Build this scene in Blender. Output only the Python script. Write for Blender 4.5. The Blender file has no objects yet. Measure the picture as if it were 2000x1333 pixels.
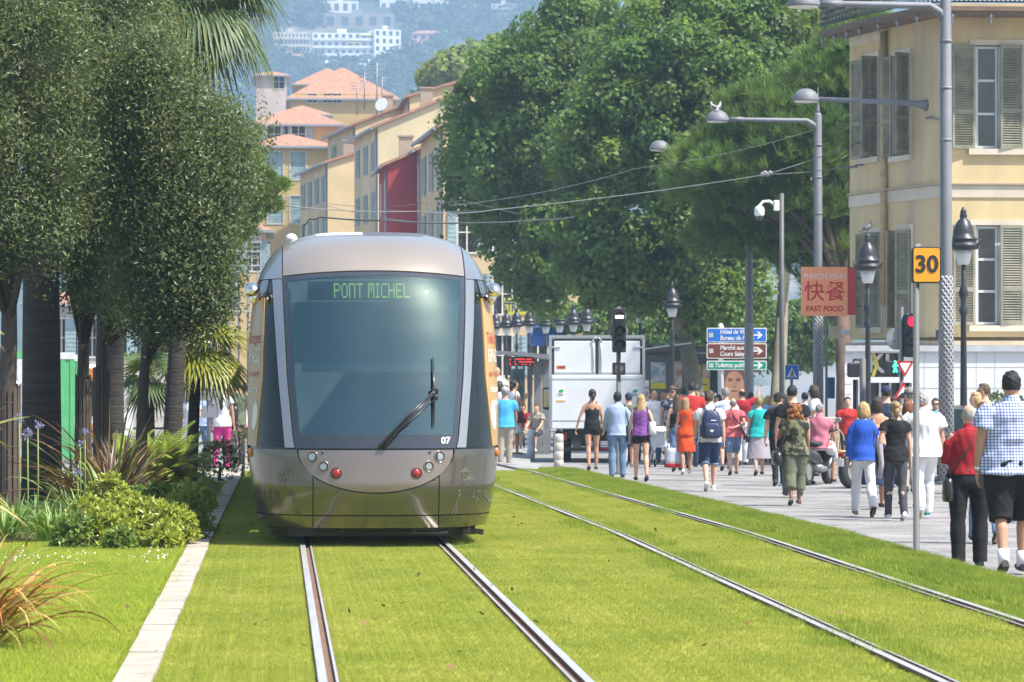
import bpy, math, random
import numpy as np
from mathutils import Vector, Matrix
R = math.radians
rnd = random.Random(7)
rng = np.random.default_rng(11)
sc = bpy.context.scene
COL = sc.collection

# ------------------------------------------------------------------ camera
FPX, CAMZ, VPX, VPY = 7000.0, 1.74, 543.0, 741.0
PH = math.atan((VPY - 666.5) / FPX)
TH = math.atan((1000 - VPX) * math.cos(PH) / FPX)
cam = bpy.data.objects.new('camera', bpy.data.cameras.new('camera'))
COL.objects.link(cam)
cam.location = (0, 0, CAMZ)
cam.rotation_euler = (R(90) + PH, 0, -TH)
cam.data.sensor_width = 36.0
cam.data.lens = FPX / 2000 * 36.0
cam.data.clip_start = 0.5
cam.data.clip_end = 8000
cam.data.dof.use_dof = True
cam.data.dof.focus_distance = 50.0
cam.data.dof.aperture_fstop = 8.0
sc.camera = cam

# ------------------------------------------------------------------ light
SUN = Vector((0.46, -0.30, 0.84)).normalized()       # direction to the sun: high, from the right
w = bpy.data.worlds.new('World'); sc.world = w; w.use_nodes = True
nt = w.node_tree
bg = nt.nodes['Background']
sky = nt.nodes.new('ShaderNodeTexSky'); sky.sky_type = 'NISHITA'; sky.sun_disc = False
sky.sun_elevation = math.asin(SUN.z); sky.sun_rotation = math.atan2(SUN.x, SUN.y)
sky.dust_density = 2.0; sky.altitude = 20
nt.links.new(sky.outputs[0], bg.inputs[0]); bg.inputs[1].default_value = 0.11
sun = bpy.data.objects.new('sun', bpy.data.lights.new('sun', 'SUN')); COL.objects.link(sun)
sun.data.energy = 5.0; sun.data.angle = R(1.2); sun.data.color = (1.0, 0.95, 0.86)
sun.rotation_euler = SUN.to_track_quat('Z', 'Y').to_euler()
sc.view_settings.view_transform = 'Standard'; sc.view_settings.look = 'None'
sc.view_settings.exposure = 0.97; sc.view_settings.gamma = 1.0
sc.cycles.max_bounces = 7; sc.cycles.diffuse_bounces = 3; sc.cycles.glossy_bounces = 3
sc.cycles.transparent_max_bounces = 12; sc.cycles.volume_bounces = 1
sc.cycles.use_denoising = True
sc.cycles.sample_clamp_indirect = 6.0

# ------------------------------------------------------------------ projection helpers
cF = Vector((math.sin(TH) * math.cos(PH), math.cos(TH) * math.cos(PH), math.sin(PH)))
cR = Vector((math.cos(TH), -math.sin(TH), 0))
cU = cR.cross(cF)
def W(px, py, Y):
    """world point seen at photo pixel (px, py) on the plane Y metres ahead"""
    d = cF + cR * ((px - 1000) / FPX) + cU * ((666.5 - py) / FPX)
    return Vector((0, 0, CAMZ)) + d * (Y / d.y)
def S(Y): return FPX / Y
def _pw(t):
    xs, ys = zip(*t)
    return lambda v: float(np.interp(v, xs, ys))
gz = _pw([(0, 0), (40, 0), (60, -.12), (75, -.2), (93, -.38), (130, -.58), (400, -.6)])
gp = _pw([(0, -.15), (38, -.17), (50, -.22), (60, -.27), (75, -.28), (93, -.42), (130, -.6), (400, -.62)])
def G(px, py, g=None):
    g = g or gp
    Y = 60.0
    for _ in range(40):
        Y = .5 * Y + .5 * min(400, FPX * (CAMZ - g(Y)) / max(py - VPY, 6))
    p = W(px, py, Y); p.z = g(Y)
    return p

# ------------------------------------------------------------------ materials
MATS = {}
def nn(nt, t, **k):
    n = nt.nodes.new(t)
    for a, b in k.items(): setattr(n, a, b)
    return n
def mat(name, col=(.5, .5, .5), rough=.6, metal=0.0, var=.12, scale=5.0, bump=0.0, bscale=60.0, coat=0.0, spec=.5, stretch=None,
        col2=None, lo=.42, hi=.62, emit=None, estr=0, det=4):
    """Principled with noise-mottled colour; col2 adds patches of a second colour"""
    if name in MATS: return MATS[name]
    m = bpy.data.materials.new(name); m.use_nodes = True; MATS[name] = m
    nt = m.node_tree; p = nt.nodes['Principled BSDF']
    p.inputs['Roughness'].default_value = rough; p.inputs['Metallic'].default_value = metal
    p.inputs['Coat Weight'].default_value = coat; p.inputs['Coat Roughness'].default_value = .06
    p.inputs['Specular IOR Level'].default_value = spec
    if emit:
        p.inputs['Emission Color'].default_value = (*emit, 1); p.inputs['Emission Strength'].default_value = estr
    tc = nn(nt, 'ShaderNodeTexCoord'); src = tc.outputs['Object']
    if stretch:
        mp = nn(nt, 'ShaderNodeMapping'); mp.inputs['Scale'].default_value = stretch
        nt.links.new(src, mp.inputs[0]); src = mp.outputs[0]
    n = nn(nt, 'ShaderNodeTexNoise'); n.inputs['Scale'].default_value = scale; n.inputs['Detail'].default_value = det
    nt.links.new(src, n.inputs['Vector'])
    r = nn(nt, 'ShaderNodeValToRGB')
    c = col
    r.color_ramp.elements[0].position = .3; r.color_ramp.elements[1].position = .72
    r.color_ramp.elements[0].color = (*[x * (1 - var) for x in c], 1)
    r.color_ramp.elements[1].color = (*[min(1, x * (1 + var)) for x in c], 1)
    nt.links.new(n.outputs['Fac'], r.inputs[0])
    out = r.outputs[0]
    if col2:
        n2 = nn(nt, 'ShaderNodeTexNoise'); n2.inputs['Scale'].default_value = scale * .37; n2.inputs['Detail'].default_value = 6
        nt.links.new(src, n2.inputs['Vector'])
        r2 = nn(nt, 'ShaderNodeValToRGB'); r2.color_ramp.elements[0].position = lo; r2.color_ramp.elements[1].position = hi
        nt.links.new(n2.outputs['Fac'], r2.inputs[0])
        mx = nn(nt, 'ShaderNodeMix', data_type='RGBA')
        nt.links.new(r2.outputs[0], mx.inputs['Factor']); nt.links.new(out, mx.inputs['A']); mx.inputs['B'].default_value = (*col2, 1)
        out = mx.outputs['Result']
    nt.links.new(out, p.inputs['Base Color'])
    if bump:
        nb = nn(nt, 'ShaderNodeTexNoise'); nb.inputs['Scale'].default_value = bscale; nb.inputs['Detail'].default_value = 4
        nt.links.new(src, nb.inputs['Vector'])
        b = nn(nt, 'ShaderNodeBump'); b.inputs['Strength'].default_value = bump; b.inputs['Distance'].default_value = .02
        nt.links.new(nb.outputs['Fac'], b.inputs['Height']); nt.links.new(b.outputs[0], p.inputs['Normal'])
    return m
def leaf_mat(name, col, rough=.45, trans=.35, tcol=None, spec=.4):
    """leaf: albedo varied leaf by leaf from the 'tint' attribute, light passes through"""
    if name in MATS: return MATS[name]
    m = bpy.data.materials.new(name); m.use_nodes = True; MATS[name] = m
    nt = m.node_tree; p = nt.nodes['Principled BSDF']; o = nt.nodes['Material Output']
    p.inputs['Roughness'].default_value = rough; p.inputs['Specular IOR Level'].default_value = spec
    at = nn(nt, 'ShaderNodeAttribute', attribute_name='tint')
    mx = nn(nt, 'ShaderNodeMix', data_type='RGBA', blend_type='MULTIPLY'); mx.inputs['Factor'].default_value = 1
    mx.inputs['A'].default_value = (*col, 1); nt.links.new(at.outputs['Color'], mx.inputs['B'])
    nt.links.new(mx.outputs['Result'], p.inputs['Base Color'])
    t = nn(nt, 'ShaderNodeBsdfTranslucent')
    m2 = nn(nt, 'ShaderNodeMix', data_type='RGBA', blend_type='MULTIPLY'); m2.inputs['Factor'].default_value = 1
    m2.inputs['A'].default_value = (*(tcol or (col[0] * 1.6, col[1] * 1.5, col[2] * .6)), 1); nt.links.new(at.outputs['Color'], m2.inputs['B'])
    nt.links.new(m2.outputs['Result'], t.inputs[0])
    ms = nn(nt, 'ShaderNodeMixShader'); ms.inputs[0].default_value = trans
    nt.links.new(p.outputs[0], ms.inputs[1]); nt.links.new(t.outputs[0], ms.inputs[2]); nt.links.new(ms.outputs[0], o.inputs[0])
    return m
def glass_mat(name, tint=(.5, .6, .62), thru=.6, rough=.03, refl=(1, 1, 1)):
    """thin pane: tinted see-through plus a fresnel reflection"""
    if name in MATS: return MATS[name]
    m = bpy.data.materials.new(name); m.use_nodes = True; MATS[name] = m
    nt = m.node_tree; nt.nodes.remove(nt.nodes['Principled BSDF']); o = nt.nodes['Material Output']
    t = nn(nt, 'ShaderNodeBsdfTransparent'); t.inputs[0].default_value = (*[x * thru for x in tint], 1)
    g = nn(nt, 'ShaderNodeBsdfGlossy'); g.inputs['Roughness'].default_value = rough; g.inputs[0].default_value = (*refl, 1)
    f = nn(nt, 'ShaderNodeFresnel'); f.inputs[0].default_value = 1.6
    ms = nn(nt, 'ShaderNodeMixShader'); nt.links.new(f.outputs[0], ms.inputs[0])
    nt.links.new(t.outputs[0], ms.inputs[1]); nt.links.new(g.outputs[0], ms.inputs[2]); nt.links.new(ms.outputs[0], o.inputs[0])
    return m

# ------------------------------------------------------------------ mesh builder
def basis(d):
    d = Vector(d).normalized()
    a = Vector((0, 0, 1)) if abs(d.z) < .95 else Vector((0, 1, 0))
    x = a.cross(d).normalized(); return x, d.cross(x), d
class MB:
    def __init__(s): s.v = []; s.f = []; s.m = []; s.s = []
    def add(s, vs, fs, m=0, smooth=False):
        o = len(s.v); s.v += [tuple(v) for v in vs]
        for f in fs: s.f.append([i + o for i in f]); s.m.append(m); s.s.append(smooth)
        return s
    def box(s, x0, y0, z0, x1, y1, z1, m=0):
        return s.hexa([(x0, y0, z0), (x1, y0, z0), (x1, y1, z0), (x0, y1, z0), (x0, y0, z1), (x1, y0, z1), (x1, y1, z1), (x0, y1, z1)], m)
    def hexa(s, v, m=0):
        return s.add(v, [(0, 3, 2, 1), (4, 5, 6, 7), (0, 1, 5, 4), (1, 2, 6, 5), (2, 3, 7, 6), (3, 0, 4, 7)], m)
    def cbox(s, c, h, m=0, rot=None, ch=.01):
        """chamfered box, centre c, half sizes h"""
        vs = []; fs = []
        q = [(1, 1), (-1, 1), (-1, -1), (1, -1)]
        def ring(z, e):
            o = len(vs); x, y = h[0] - e, h[1] - e; k = min(ch, x * .9, y * .9)
            for a, b in ((x, y - k), (x - k, y), (-x + k, y), (-x, y - k), (-x, -y + k), (-x + k, -y), (x - k, -y), (x, -y + k)): vs.append((a, b, z))
            return o
        k = min(ch, h[2] * .9)
        rs = [ring(-h[2], k), ring(-h[2] + k, 0), ring(h[2] - k, 0), ring(h[2], k)]
        for a, b in zip(rs, rs[1:]):
            for i in range(8): j = (i + 1) % 8; fs.append((a + i, a + j, b + j, b + i))
        fs.append(tuple(range(rs[0] + 7, rs[0] - 1, -1))); fs.append(tuple(range(rs[3], rs[3] + 8)))
        M = rot or Matrix.Identity(3); c = Vector(c)
        return s.add([M @ Vector(v) + c for v in vs], fs, m)
    def tube(s, pts, rad, n=8, m=0, smooth=True, cap=True, up=None):
        pts = [Vector(p) for p in pts]; vs = []; fs = []; px = None
        for i, p in enumerate(pts):
            d = (pts[min(i + 1, len(pts) - 1)] - pts[max(i - 1, 0)])
            if d.length < 1e-9: d = Vector((0, 0, 1))
            d.normalize()
            if px is None: x = Vector(up) if up else basis(d)[0]
            else: x = px
            x = (x - d * x.dot(d))
            x = x.normalized() if x.length > 1e-6 else basis(d)[0]
            y = d.cross(x); px = x
            r = rad[i] if isinstance(rad, (list, tuple)) else rad
            rx, ry = r if isinstance(r, (list, tuple)) else (r, r)
            for k in range(n):
                a = 2 * math.pi * k / n; vs.append(p + x * (rx * math.cos(a)) + y * (ry * math.sin(a)))
        for i in range(len(pts) - 1):
            for k in range(n):
                j = (k + 1) % n; fs.append((i * n + k, i * n + j, (i + 1) * n + j, (i + 1) * n + k))
        s.add(vs, fs, m, smooth)
        if cap:
            o = len(s.v) - len(vs)
            for f in (list(range(n - 1, -1, -1)), list(range((len(pts) - 1) * n, len(pts) * n))):
                s.f.append([i + o for i in f]); s.m.append(m); s.s.append(False)
        return s
    def lathe(s, prof, n=16, o=(0, 0, 0), m=0, axis=None, smooth=True):
        """prof: (radius, height) pairs along axis"""
        x, y, d = basis(axis) if axis else (Vector((1, 0, 0)), Vector((0, 1, 0)), Vector((0, 0, 1)))
        o = Vector(o); vs = []; fs = []
        for r, z in prof:
            for k in range(n):
                a = 2 * math.pi * k / n; vs.append(o + d * z + x * (r * math.cos(a)) + y * (r * math.sin(a)))
        for i in range(len(prof) - 1):
            for k in range(n): j = (k + 1) % n; fs.append((i * n + k, i * n + j, (i + 1) * n + j, (i + 1) * n + k))
        s.add(vs, fs, m, smooth)
        b = len(s.v) - len(vs)
        for f in ([b + k for k in range(n - 1, -1, -1)], [b + (len(prof) - 1) * n + k for k in range(n)]):
            s.f.append(f); s.m.append(m); s.s.append(False)
        return s
    def ell(s, c, r, n=12, k=8, m=0, rot=None, fn=None):
        """ellipsoid; fn(unit vector) -> radius factor or None to drop"""
        vs = []; fs = []; keep = []
        M = rot or Matrix.Identity(3); c = Vector(c)
        for i in range(k + 1):
            t = math.pi * i / k
            for j in range(n):
                a = 2 * math.pi * j / n
                u = Vector((math.sin(t) * math.cos(a), math.sin(t) * math.sin(a), math.cos(t)))
                q = fn(u) if fn else 1.0
                keep.append(q is not None); q = q or 1.0
                vs.append(M @ Vector((u.x * r[0] * q, u.y * r[1] * q, u.z * r[2] * q)) + c)
        for i in range(k):
            for j in range(n):
                j2 = (j + 1) % n; f = (i * n + j, (i + 1) * n + j, (i + 1) * n + j2, i * n + j2)
                if sum(keep[q] for q in f) >= 3: fs.append(f)
        return s.add(vs, fs, m, True)
    def prism(s, poly, f0, f1, m=0):
        """poly 2d -> bottom f0(a,b), top f1(a,b)"""
        n = len(poly); vs = [f0(*p) for p in poly] + [f1(*p) for p in poly]
        fs = [tuple(range(n - 1, -1, -1)), tuple(range(n, 2 * n))] + [(i, (i + 1) % n, n + (i + 1) % n, n + i) for i in range(n)]
        return s.add(vs, fs, m)
    def grid(s, fn, nu, nv, m=0, smooth=True):
        vs = [fn(i / nu, j / nv) for j in range(nv + 1) for i in range(nu + 1)]
        fs = [(j * (nu + 1) + i, j * (nu + 1) + i + 1, (j + 1) * (nu + 1) + i + 1, (j + 1) * (nu + 1) + i) for j in range(nv) for i in range(nu)]
        return s.add(vs, fs, m, smooth)
    def build(s, name, mats, parent=None, loc=None, rz=0):
        me = bpy.data.meshes.new(name); me.from_pydata(s.v, [], s.f)
        mats = mats if isinstance(mats, (list, tuple)) else [mats]
        for x in mats: me.materials.append(x)
        me.polygons.foreach_set('material_index', s.m); me.polygons.foreach_set('use_smooth', s.s)
        me.update()
        return link(name, me, parent, loc, rz)
def link(name, me, parent=None, loc=None, rz=0):
    o = bpy.data.objects.new(name, me); COL.objects.link(o)
    if parent: o.parent = parent
    if loc is not None: o.location = loc
    o.rotation_euler.z = rz
    return o
def tag(o, label=None, cat=None, group=None, kind=None):
    for k, v in (('label', label), ('category', cat), ('group', group), ('kind', kind)):
        if v: o[k] = v
    return o
def empty(name, loc=(0, 0, 0), rz=0, label=None, cat=None, group=None, kind=None):
    o = bpy.data.objects.new(name, None); COL.objects.link(o); o.location = loc; o.rotation_euler.z = rz
    o.empty_display_size = .1
    return tag(o, label, cat, group, kind)
def kids(o): return [c for c in COL.objects if c.parent == o]
def copy_tree(o, loc=None, rz=None, label=None, group=None, parent=None):
    c = o.copy(); COL.objects.link(c)
    if parent: c.parent = parent
    if loc is not None: c.location = loc
    if rz is not None: c.rotation_euler.z = rz
    if label: c['label'] = label
    if group: c['group'] = group
    for ch in list(o.children): copy_tree(ch, parent=c)
    return c
def text_data(body, size=1.0, extrude=.004, align='CENTER', bold=0.0, shear=0.0, sx=1.0):
    c = bpy.data.curves.new('lettering', 'FONT'); c.body = body; c.size = size; c.extrude = extrude
    c.align_x = align; c.align_y = 'CENTER'; c.offset = bold; c.shear = shear; c.resolution_u = 3
    o = bpy.data.objects.new('lettering', c)
    m = bpy.data.meshes.new_from_object(o)
    bpy.data.objects.remove(o)
    if sx != 1:
        n = len(m.vertices); a = np.empty(n * 3); m.vertices.foreach_get('co', a); a[0::3] *= sx; m.vertices.foreach_set('co', a)
    return m
def text(body, size, material, parent, loc, rot=(R(90), 0, 0), **k):
    """lettering standing upright, read from -Y"""
    m = text_data(body, size, **k); m.materials.append(material)
    o = bpy.data.objects.new('lettering', m); COL.objects.link(o)
    o.parent = parent; o.location = loc; o.rotation_euler = rot
    return o
def np_mesh(name, V, F, mats, parent=None, tint=None, smooth=False, midx=None):
    """fast mesh from arrays; F is (n,k); tint is per-face rgb"""
    me = bpy.data.meshes.new(name); V = np.ascontiguousarray(V, np.float32); F = np.ascontiguousarray(F, np.int32)
    n, k = F.shape
    me.vertices.add(len(V)); me.vertices.foreach_set('co', V.ravel())
    me.loops.add(n * k); me.loops.foreach_set('vertex_index', F.ravel())
    me.polygons.add(n); me.polygons.foreach_set('loop_start', np.arange(0, n * k, k, dtype=np.int32))
    try: me.polygons.foreach_set('loop_total', np.full(n, k, np.int32))
    except Exception: pass
    me.polygons.foreach_set('use_smooth', np.full(n, smooth))
    mats = mats if isinstance(mats, (list, tuple)) else [mats]
    for x in mats: me.materials.append(x)
    if midx is not None: me.polygons.foreach_set('material_index', np.ascontiguousarray(midx, np.int32))
    if tint is not None:
        a = me.color_attributes.new('tint', 'FLOAT_COLOR', 'CORNER')
        c = np.ones((n, k, 4), np.float32); c[:, :, :3] = np.asarray(tint, np.float32)[:, None, :]
        a.data.foreach_set('color', c.ravel())
    me.update(calc_edges=True); me.validate()
    return link(name, me, parent)
def unit(a): return a / np.maximum(np.linalg.norm(a, axis=-1, keepdims=True), 1e-9)
# ================================================================== SETTING: ground, tracks
def strip(name, xa, xb, ys, zf, m, nx=1, kind='structure', thick=0.0):
    mb = MB(); n = len(ys) - 1
    for j in range(n):
        for i in range(nx):
            q = []
            for (yy, ii) in ((ys[j], i), (ys[j], i + 1), (ys[j + 1], i + 1), (ys[j + 1], i)):
                x = xa(yy) + (xb(yy) - xa(yy)) * ii / nx; q.append((x, yy, zf(x, yy)))
            mb.add(q, [(0, 1, 2, 3)], 0, True)
            if thick:
                for a, b in ((0, 3), (1, 2)):
                    mb.add([q[a], q[b], (q[b][0], q[b][1], q[b][2] - thick), (q[a][0], q[a][1], q[a][2] - thick)], [(0, 1, 2, 3)])
    o = mb.build(name, m); o['kind'] = kind; return o
K = lambda v: (lambda y: v)
yr = lambda a, b, s: list(np.arange(a, b, s)) + [b]
M_asph = mat('asphalt', (.20, .20, .205), .9, var=.2, scale=1.3, bump=.3, bscale=90, col2=(.26, .255, .25))
M_conc = mat('pale_concrete', (.30, .295, .285), .85, var=.1, scale=2, bump=.2, bscale=50, col2=(.24, .235, .23))
M_soil = mat('soil', (.09, .06, .04), .95, var=.3, scale=9, bump=.6, bscale=25)
def lawn_mat(name, a, b, c):
    m = bpy.data.materials.new(name); m.use_nodes = True; MATS[name] = m; nt = m.node_tree
    p = nt.nodes['Principled BSDF']; o = nt.nodes['Material Output']; p.inputs['Roughness'].default_value = .6; p.inputs['Specular IOR Level'].default_value = .25
    g = nn(nt, 'ShaderNodeNewGeometry')
    mp = nn(nt, 'ShaderNodeMapping'); mp.inputs['Scale'].default_value = (1, .5, 1); nt.links.new(g.outputs['Position'], mp.inputs[0])
    n = nn(nt, 'ShaderNodeTexNoise'); n.inputs['Scale'].default_value = 1.1; n.inputs['Detail'].default_value = 7; n.inputs['Roughness'].default_value = .65
    nt.links.new(mp.outputs[0], n.inputs['Vector'])
    r = nn(nt, 'ShaderNodeValToRGB'); e = r.color_ramp.elements; e[0].position = .3; e[1].position = .7
    e[0].color = (*a, 1); e[1].color = (*c, 1); q = e.new(.5); q.color = (*b, 1)
    nt.links.new(n.outputs['Fac'], r.inputs[0])
    at = nn(nt, 'ShaderNodeAttribute', attribute_name='tint')
    mx = nn(nt, 'ShaderNodeMix', data_type='RGBA', blend_type='MULTIPLY'); mx.inputs['Factor'].default_value = 1
    nt.links.new(r.outputs[0], mx.inputs['A']); nt.links.new(at.outputs['Color'], mx.inputs['B'])
    nt.links.new(mx.outputs['Result'], p.inputs['Base Color'])
    t = nn(nt, 'ShaderNodeBsdfTranslucent'); nt.links.new(mx.outputs['Result'], t.inputs[0])
    ms = nn(nt, 'ShaderNodeMixShader'); ms.inputs[0].default_value = .3
    nt.links.new(p.outputs[0], ms.inputs[1]); nt.links.new(t.outputs[0], ms.inputs[2]); nt.links.new(ms.outputs[0], o.inputs[0])
    return m
GRASS_A = ((.28, .345, .05), (.37, .405, .065), (.46, .46, .10))
GRASS_B = ((.17, .26, .03), (.26, .34, .04), (.33, .39, .05))
GRASS_C = ((.28, .37, .045), (.37, .44, .055), (.44, .47, .08))
M_ga = lawn_mat('track_grass', *GRASS_A); M_gb = lawn_mat('verge_grass', *GRASS_B); M_gc = lawn_mat('garden_grass', *GRASS_C)
def turf_mat(name, cols):
    return mat(name, tuple(x * .8 for x in cols[1]), .95, var=.25, scale=3, bump=.8, bscale=45, col2=tuple(x * .75 for x in cols[0]))
M_ta = turf_mat('track_turf', GRASS_A); M_tb = turf_mat('verge_turf', GRASS_B); M_tc = turf_mat('garden_turf', GRASS_C)

low = lambda x, y: min(gz(y), gp(y)) - .1
g = strip('ground', K(-260), K(260), yr(0, 140, 10) + [200, 300, 500, 900, 1400], low, M_asph); 
RAILS = (0.256, 1.756, 3.756, 5.256)
XK = 6.2                                    # right edge of the turf
strip('lawn', K(-.714), K(5.35), yr(8, 76, 2), lambda x, y: gz(y), M_ta, 4, thick=.3)
strip('lawn', K(5.35), K(XK), yr(8, 76, 2), lambda x, y: gz(y) + (.035 if 5.5 < x < XK - .05 else .0), M_tb, 3, thick=.35)
strip('lawn', K(-5.2), K(-.93), yr(8, 66, 2), lambda x, y: gz(y) + .005, M_tc, 3, thick=.35)
strip('gravel', K(-3.2), K(-.93), yr(66.0, 80, 2), lambda x, y: gz(y) + .004, mat('gravel', (.42, .38, .33), .95, var=.3, scale=14, bump=.6, bscale=120), 2)
strip('planting_bed', K(-4.8), K(-1.02), yr(38.2, 64.2, 2), lambda x, y: gz(y) + .03, M_soil, 3)
strip('crossing', K(-.9), K(XK + .1), yr(76.004, 150, 4), lambda x, y: gz(y) - .004, M_conc, 2, thick=.3)
# pavement of long stone slabs
def paving_mat():
    m = bpy.data.materials.new('stone_paving'); m.use_nodes = True; nt = m.node_tree; p = nt.nodes['Principled BSDF']
    tc = nn(nt, 'ShaderNodeTexCoord')
    b = nn(nt, 'ShaderNodeTexBrick'); b.inputs['Scale'].default_value = 1.0; b.inputs['Brick Width'].default_value = .62; b.inputs['Row Height'].default_value = .27
    b.inputs['Mortar Size'].default_value = .008; b.inputs['Color1'].default_value = (.25, .24, .235, 1); b.inputs['Color2'].default_value = (.33, .315, .305, 1)
    b.inputs['Mortar'].default_value = (.12, .115, .11, 1); b.offset = .37
    nt.links.new(tc.outputs['Object'], b.inputs['Vector'])
    n = nn(nt, 'ShaderNodeTexNoise'); n.inputs['Scale'].default_value = .9; n.inputs['Detail'].default_value = 8; nt.links.new(tc.outputs['Object'], n.inputs['Vector'])
    r = nn(nt, 'ShaderNodeValToRGB'); r.color_ramp.elements[0].position = .38; r.color_ramp.elements[0].color = (.66, .645, .63, 1); r.color_ramp.elements[1].position = .65
    nt.links.new(n.outputs['Fac'], r.inputs[0])
    mx = nn(nt, 'ShaderNodeMix', data_type='RGBA', blend_type='MULTIPLY'); mx.inputs['Factor'].default_value = 1
    nt.links.new(b.outputs['Color'], mx.inputs['A']); nt.links.new(r.outputs[0], mx.inputs['B']); nt.links.new(mx.outputs['Result'], p.inputs['Base Color'])
    p.inputs['Roughness'].default_value = .75
    bu = nn(nt, 'ShaderNodeBump'); bu.inputs['Strength'].default_value = .5; bu.inputs['Distance'].default_value = .01; bu.invert = True
    nt.links.new(b.outputs['Fac'], bu.inputs['Height']); nt.links.new(bu.outputs[0], p.inputs['Normal'])
    return m
M_pave = paving_mat()
strip('pavement', K(XK + .13), K(34), yr(8, 150, 3), lambda x, y: gp(y), M_pave, 3)
M_kerb = mat('pale_stone', (.39, .345, .285), .85, var=.2, scale=6, bump=.5, bscale=60, col2=(.30, .27, .23), lo=.45, hi=.65)
def kerb(xa, xb, y0, y1, zf, step, name='kerb'):
    mb = MB(); y = y0; r_ = random.Random(3)
    while y < y1:
        l = step * r_.uniform(.85, 1.2); e = min(y + l - .012, y1); t = r_.uniform(-.003, .003); d = r_.uniform(-.004, .004)
        za, zb = zf(y) + t, zf(e) + t
        mb.hexa([(xa + d, y, za - .25), (xb + d, y, za - .25), (xb + d, e, zb - .25), (xa + d, e, zb - .25), (xa + d, y, za), (xb + d, y, za), (xb + d, e, zb), (xa + d, e, zb)])
        y += l
    o = mb.build(name, M_kerb); o['kind'] = 'structure'; return o
kerb(-.93, -.715, 8, 76, lambda y: gz(y) + .035, .75)
kerb(XK, XK + .13, 8, 76, lambda y: gp(y) + .03, .9)
M_rail = mat('worn_rail_steel', (.60, .575, .55), .42, .6, var=.12, scale=3, stretch=(8, .4, 8))
M_rust = mat('rusty_rail_side', (.16, .09, .055), .85, var=.3, scale=14, bump=.3)
for x in RAILS:
    mb = MB(); ys = yr(8, 150, 4); sg = 1 if x in RAILS[0::2] else -1      # groove lies on the inside of the gauge
    for a, b in zip(ys, ys[1:]):
        za, zb = gz(a), gz(b)
        for (u0, u1, h, mi) in ((-.028, .024, .034, 0), (.024, .074, .006, 1), (.074, .09, .028, 0), (-.036, -.028, .012, 1), (.09, .098, .012, 1)):
            p, q = sorted((x + sg * u0, x + sg * u1))
            mb.add([(p, a, za + h), (q, a, za + h), (q, b, zb + h), (p, b, zb + h)], [(0, 1, 2, 3)], mi)
        for (u, h0, h1) in ((-.028, -.02, .034), (.024, .006, .034), (.074, .006, .028), (.09, -.02, .028)):
            X = x + sg * u
            mb.add([(X, a, za + h0), (X, b, zb + h0), (X, b, zb + h1), (X, a, za + h1)], [(0, 1, 2, 3)], 1)
    o = mb.build('rail', [M_rail, M_rust]); o['kind'] = 'structure'

# grass blades: one patch of blades, set out over the lawn by geometry nodes
def blade_patch(name, size, n, h, wd, m, lean=.5):
    p = rng.uniform(-size / 2 - .03, size / 2 + .03, (n, 2)); a = rng.uniform(0, 2 * np.pi, n); hh = h * rng.uniform(.5, 1.25, n) 
    d = np.stack([np.cos(a), np.sin(a)], 1); ln = rng.uniform(.1, lean, n) * hh; b = rng.uniform(0, 2 * np.pi, n)
    base = np.concatenate([p, np.zeros((n, 1)) - .004], 1); off = np.concatenate([d * wd * rng.uniform(.6, 1.3, (n, 1)) / 2, np.zeros((n, 1))], 1)
    tip = base + np.stack([np.cos(b) * ln, np.sin(b) * ln, hh], 1)
    V = np.stack([base - off, base + off, tip], 1).reshape(-1, 3); F = np.arange(3 * n).reshape(n, 3)
    t = rng.uniform(.72, 1.2, (n, 1)) * np.array([1, 1, 1]) ; dry = rng.random(n) < .06; t[dry] *= np.array([1.35, 1.1, 1.6])
    o = np_mesh(name, V, F, m, tint=t); COL.objects.unlink(o); return o
def scatter(name, pts, src, m, label=None):
    n = len(pts); me = bpy.data.meshes.new(name); me.from_pydata([tuple(p) for p in pts], [], [])
    me.attributes.new('turn', 'FLOAT', 'POINT').data.foreach_set('value', np.float32(rng.integers(0, 4, n) * math.pi / 2))
    me.attributes.new('size', 'FLOAT', 'POINT').data.foreach_set('value', np.float32(rng.uniform(.75, 1.25, n)))
    o = link(name, me); o['kind'] = 'stuff'
    ng = bpy.data.node_groups.new(name, 'GeometryNodeTree')
    ng.interface.new_socket('Geometry', in_out='INPUT', socket_type='NodeSocketGeometry'); ng.interface.new_socket('Geometry', in_out='OUTPUT', socket_type='NodeSocketGeometry')
    gi, go = ng.nodes.new('NodeGroupInput'), ng.nodes.new('NodeGroupOutput')
    ip = ng.nodes.new('GeometryNodeInstanceOnPoints'); oi = ng.nodes.new('GeometryNodeObjectInfo'); oi.inputs['Object'].default_value = src
    ta = ng.nodes.new('GeometryNodeInputNamedAttribute'); ta.data_type = 'FLOAT'; ta.inputs[0].default_value = 'turn'
    sa = ng.nodes.new('GeometryNodeInputNamedAttribute'); sa.data_type = 'FLOAT'; sa.inputs[0].default_value = 'size'
    cx, cs = ng.nodes.new('ShaderNodeCombineXYZ'), ng.nodes.new('ShaderNodeCombineXYZ'); cs.inputs[0].default_value = 1; cs.inputs[1].default_value = 1
    L = ng.links.new
    L(ta.outputs[0], cx.inputs[2]); L(cx.outputs[0], ip.inputs['Rotation']); L(sa.outputs[0], cs.inputs[2]); L(cs.outputs[0], ip.inputs['Scale'])
    L(gi.outputs[0], ip.inputs['Points']); L(oi.outputs['Geometry'], ip.inputs['Instance']); L(ip.outputs[0], go.inputs[0])
    o.modifiers.new('scatter', 'NODES').node_group = ng
    if label: tag(o, label, 'grass')
    return o
pr = blade_patch('blades', .25, 260, .075, .005, M_gb, .8); pa = blade_patch('blades', .25, 1100, .025, .0045, M_ga, .9); pb = blade_patch('blades', .25, 800, .06, .005, M_gb, .8); pc = blade_patch('blades', .5, 2600, .032, .0055, M_gc)
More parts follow.
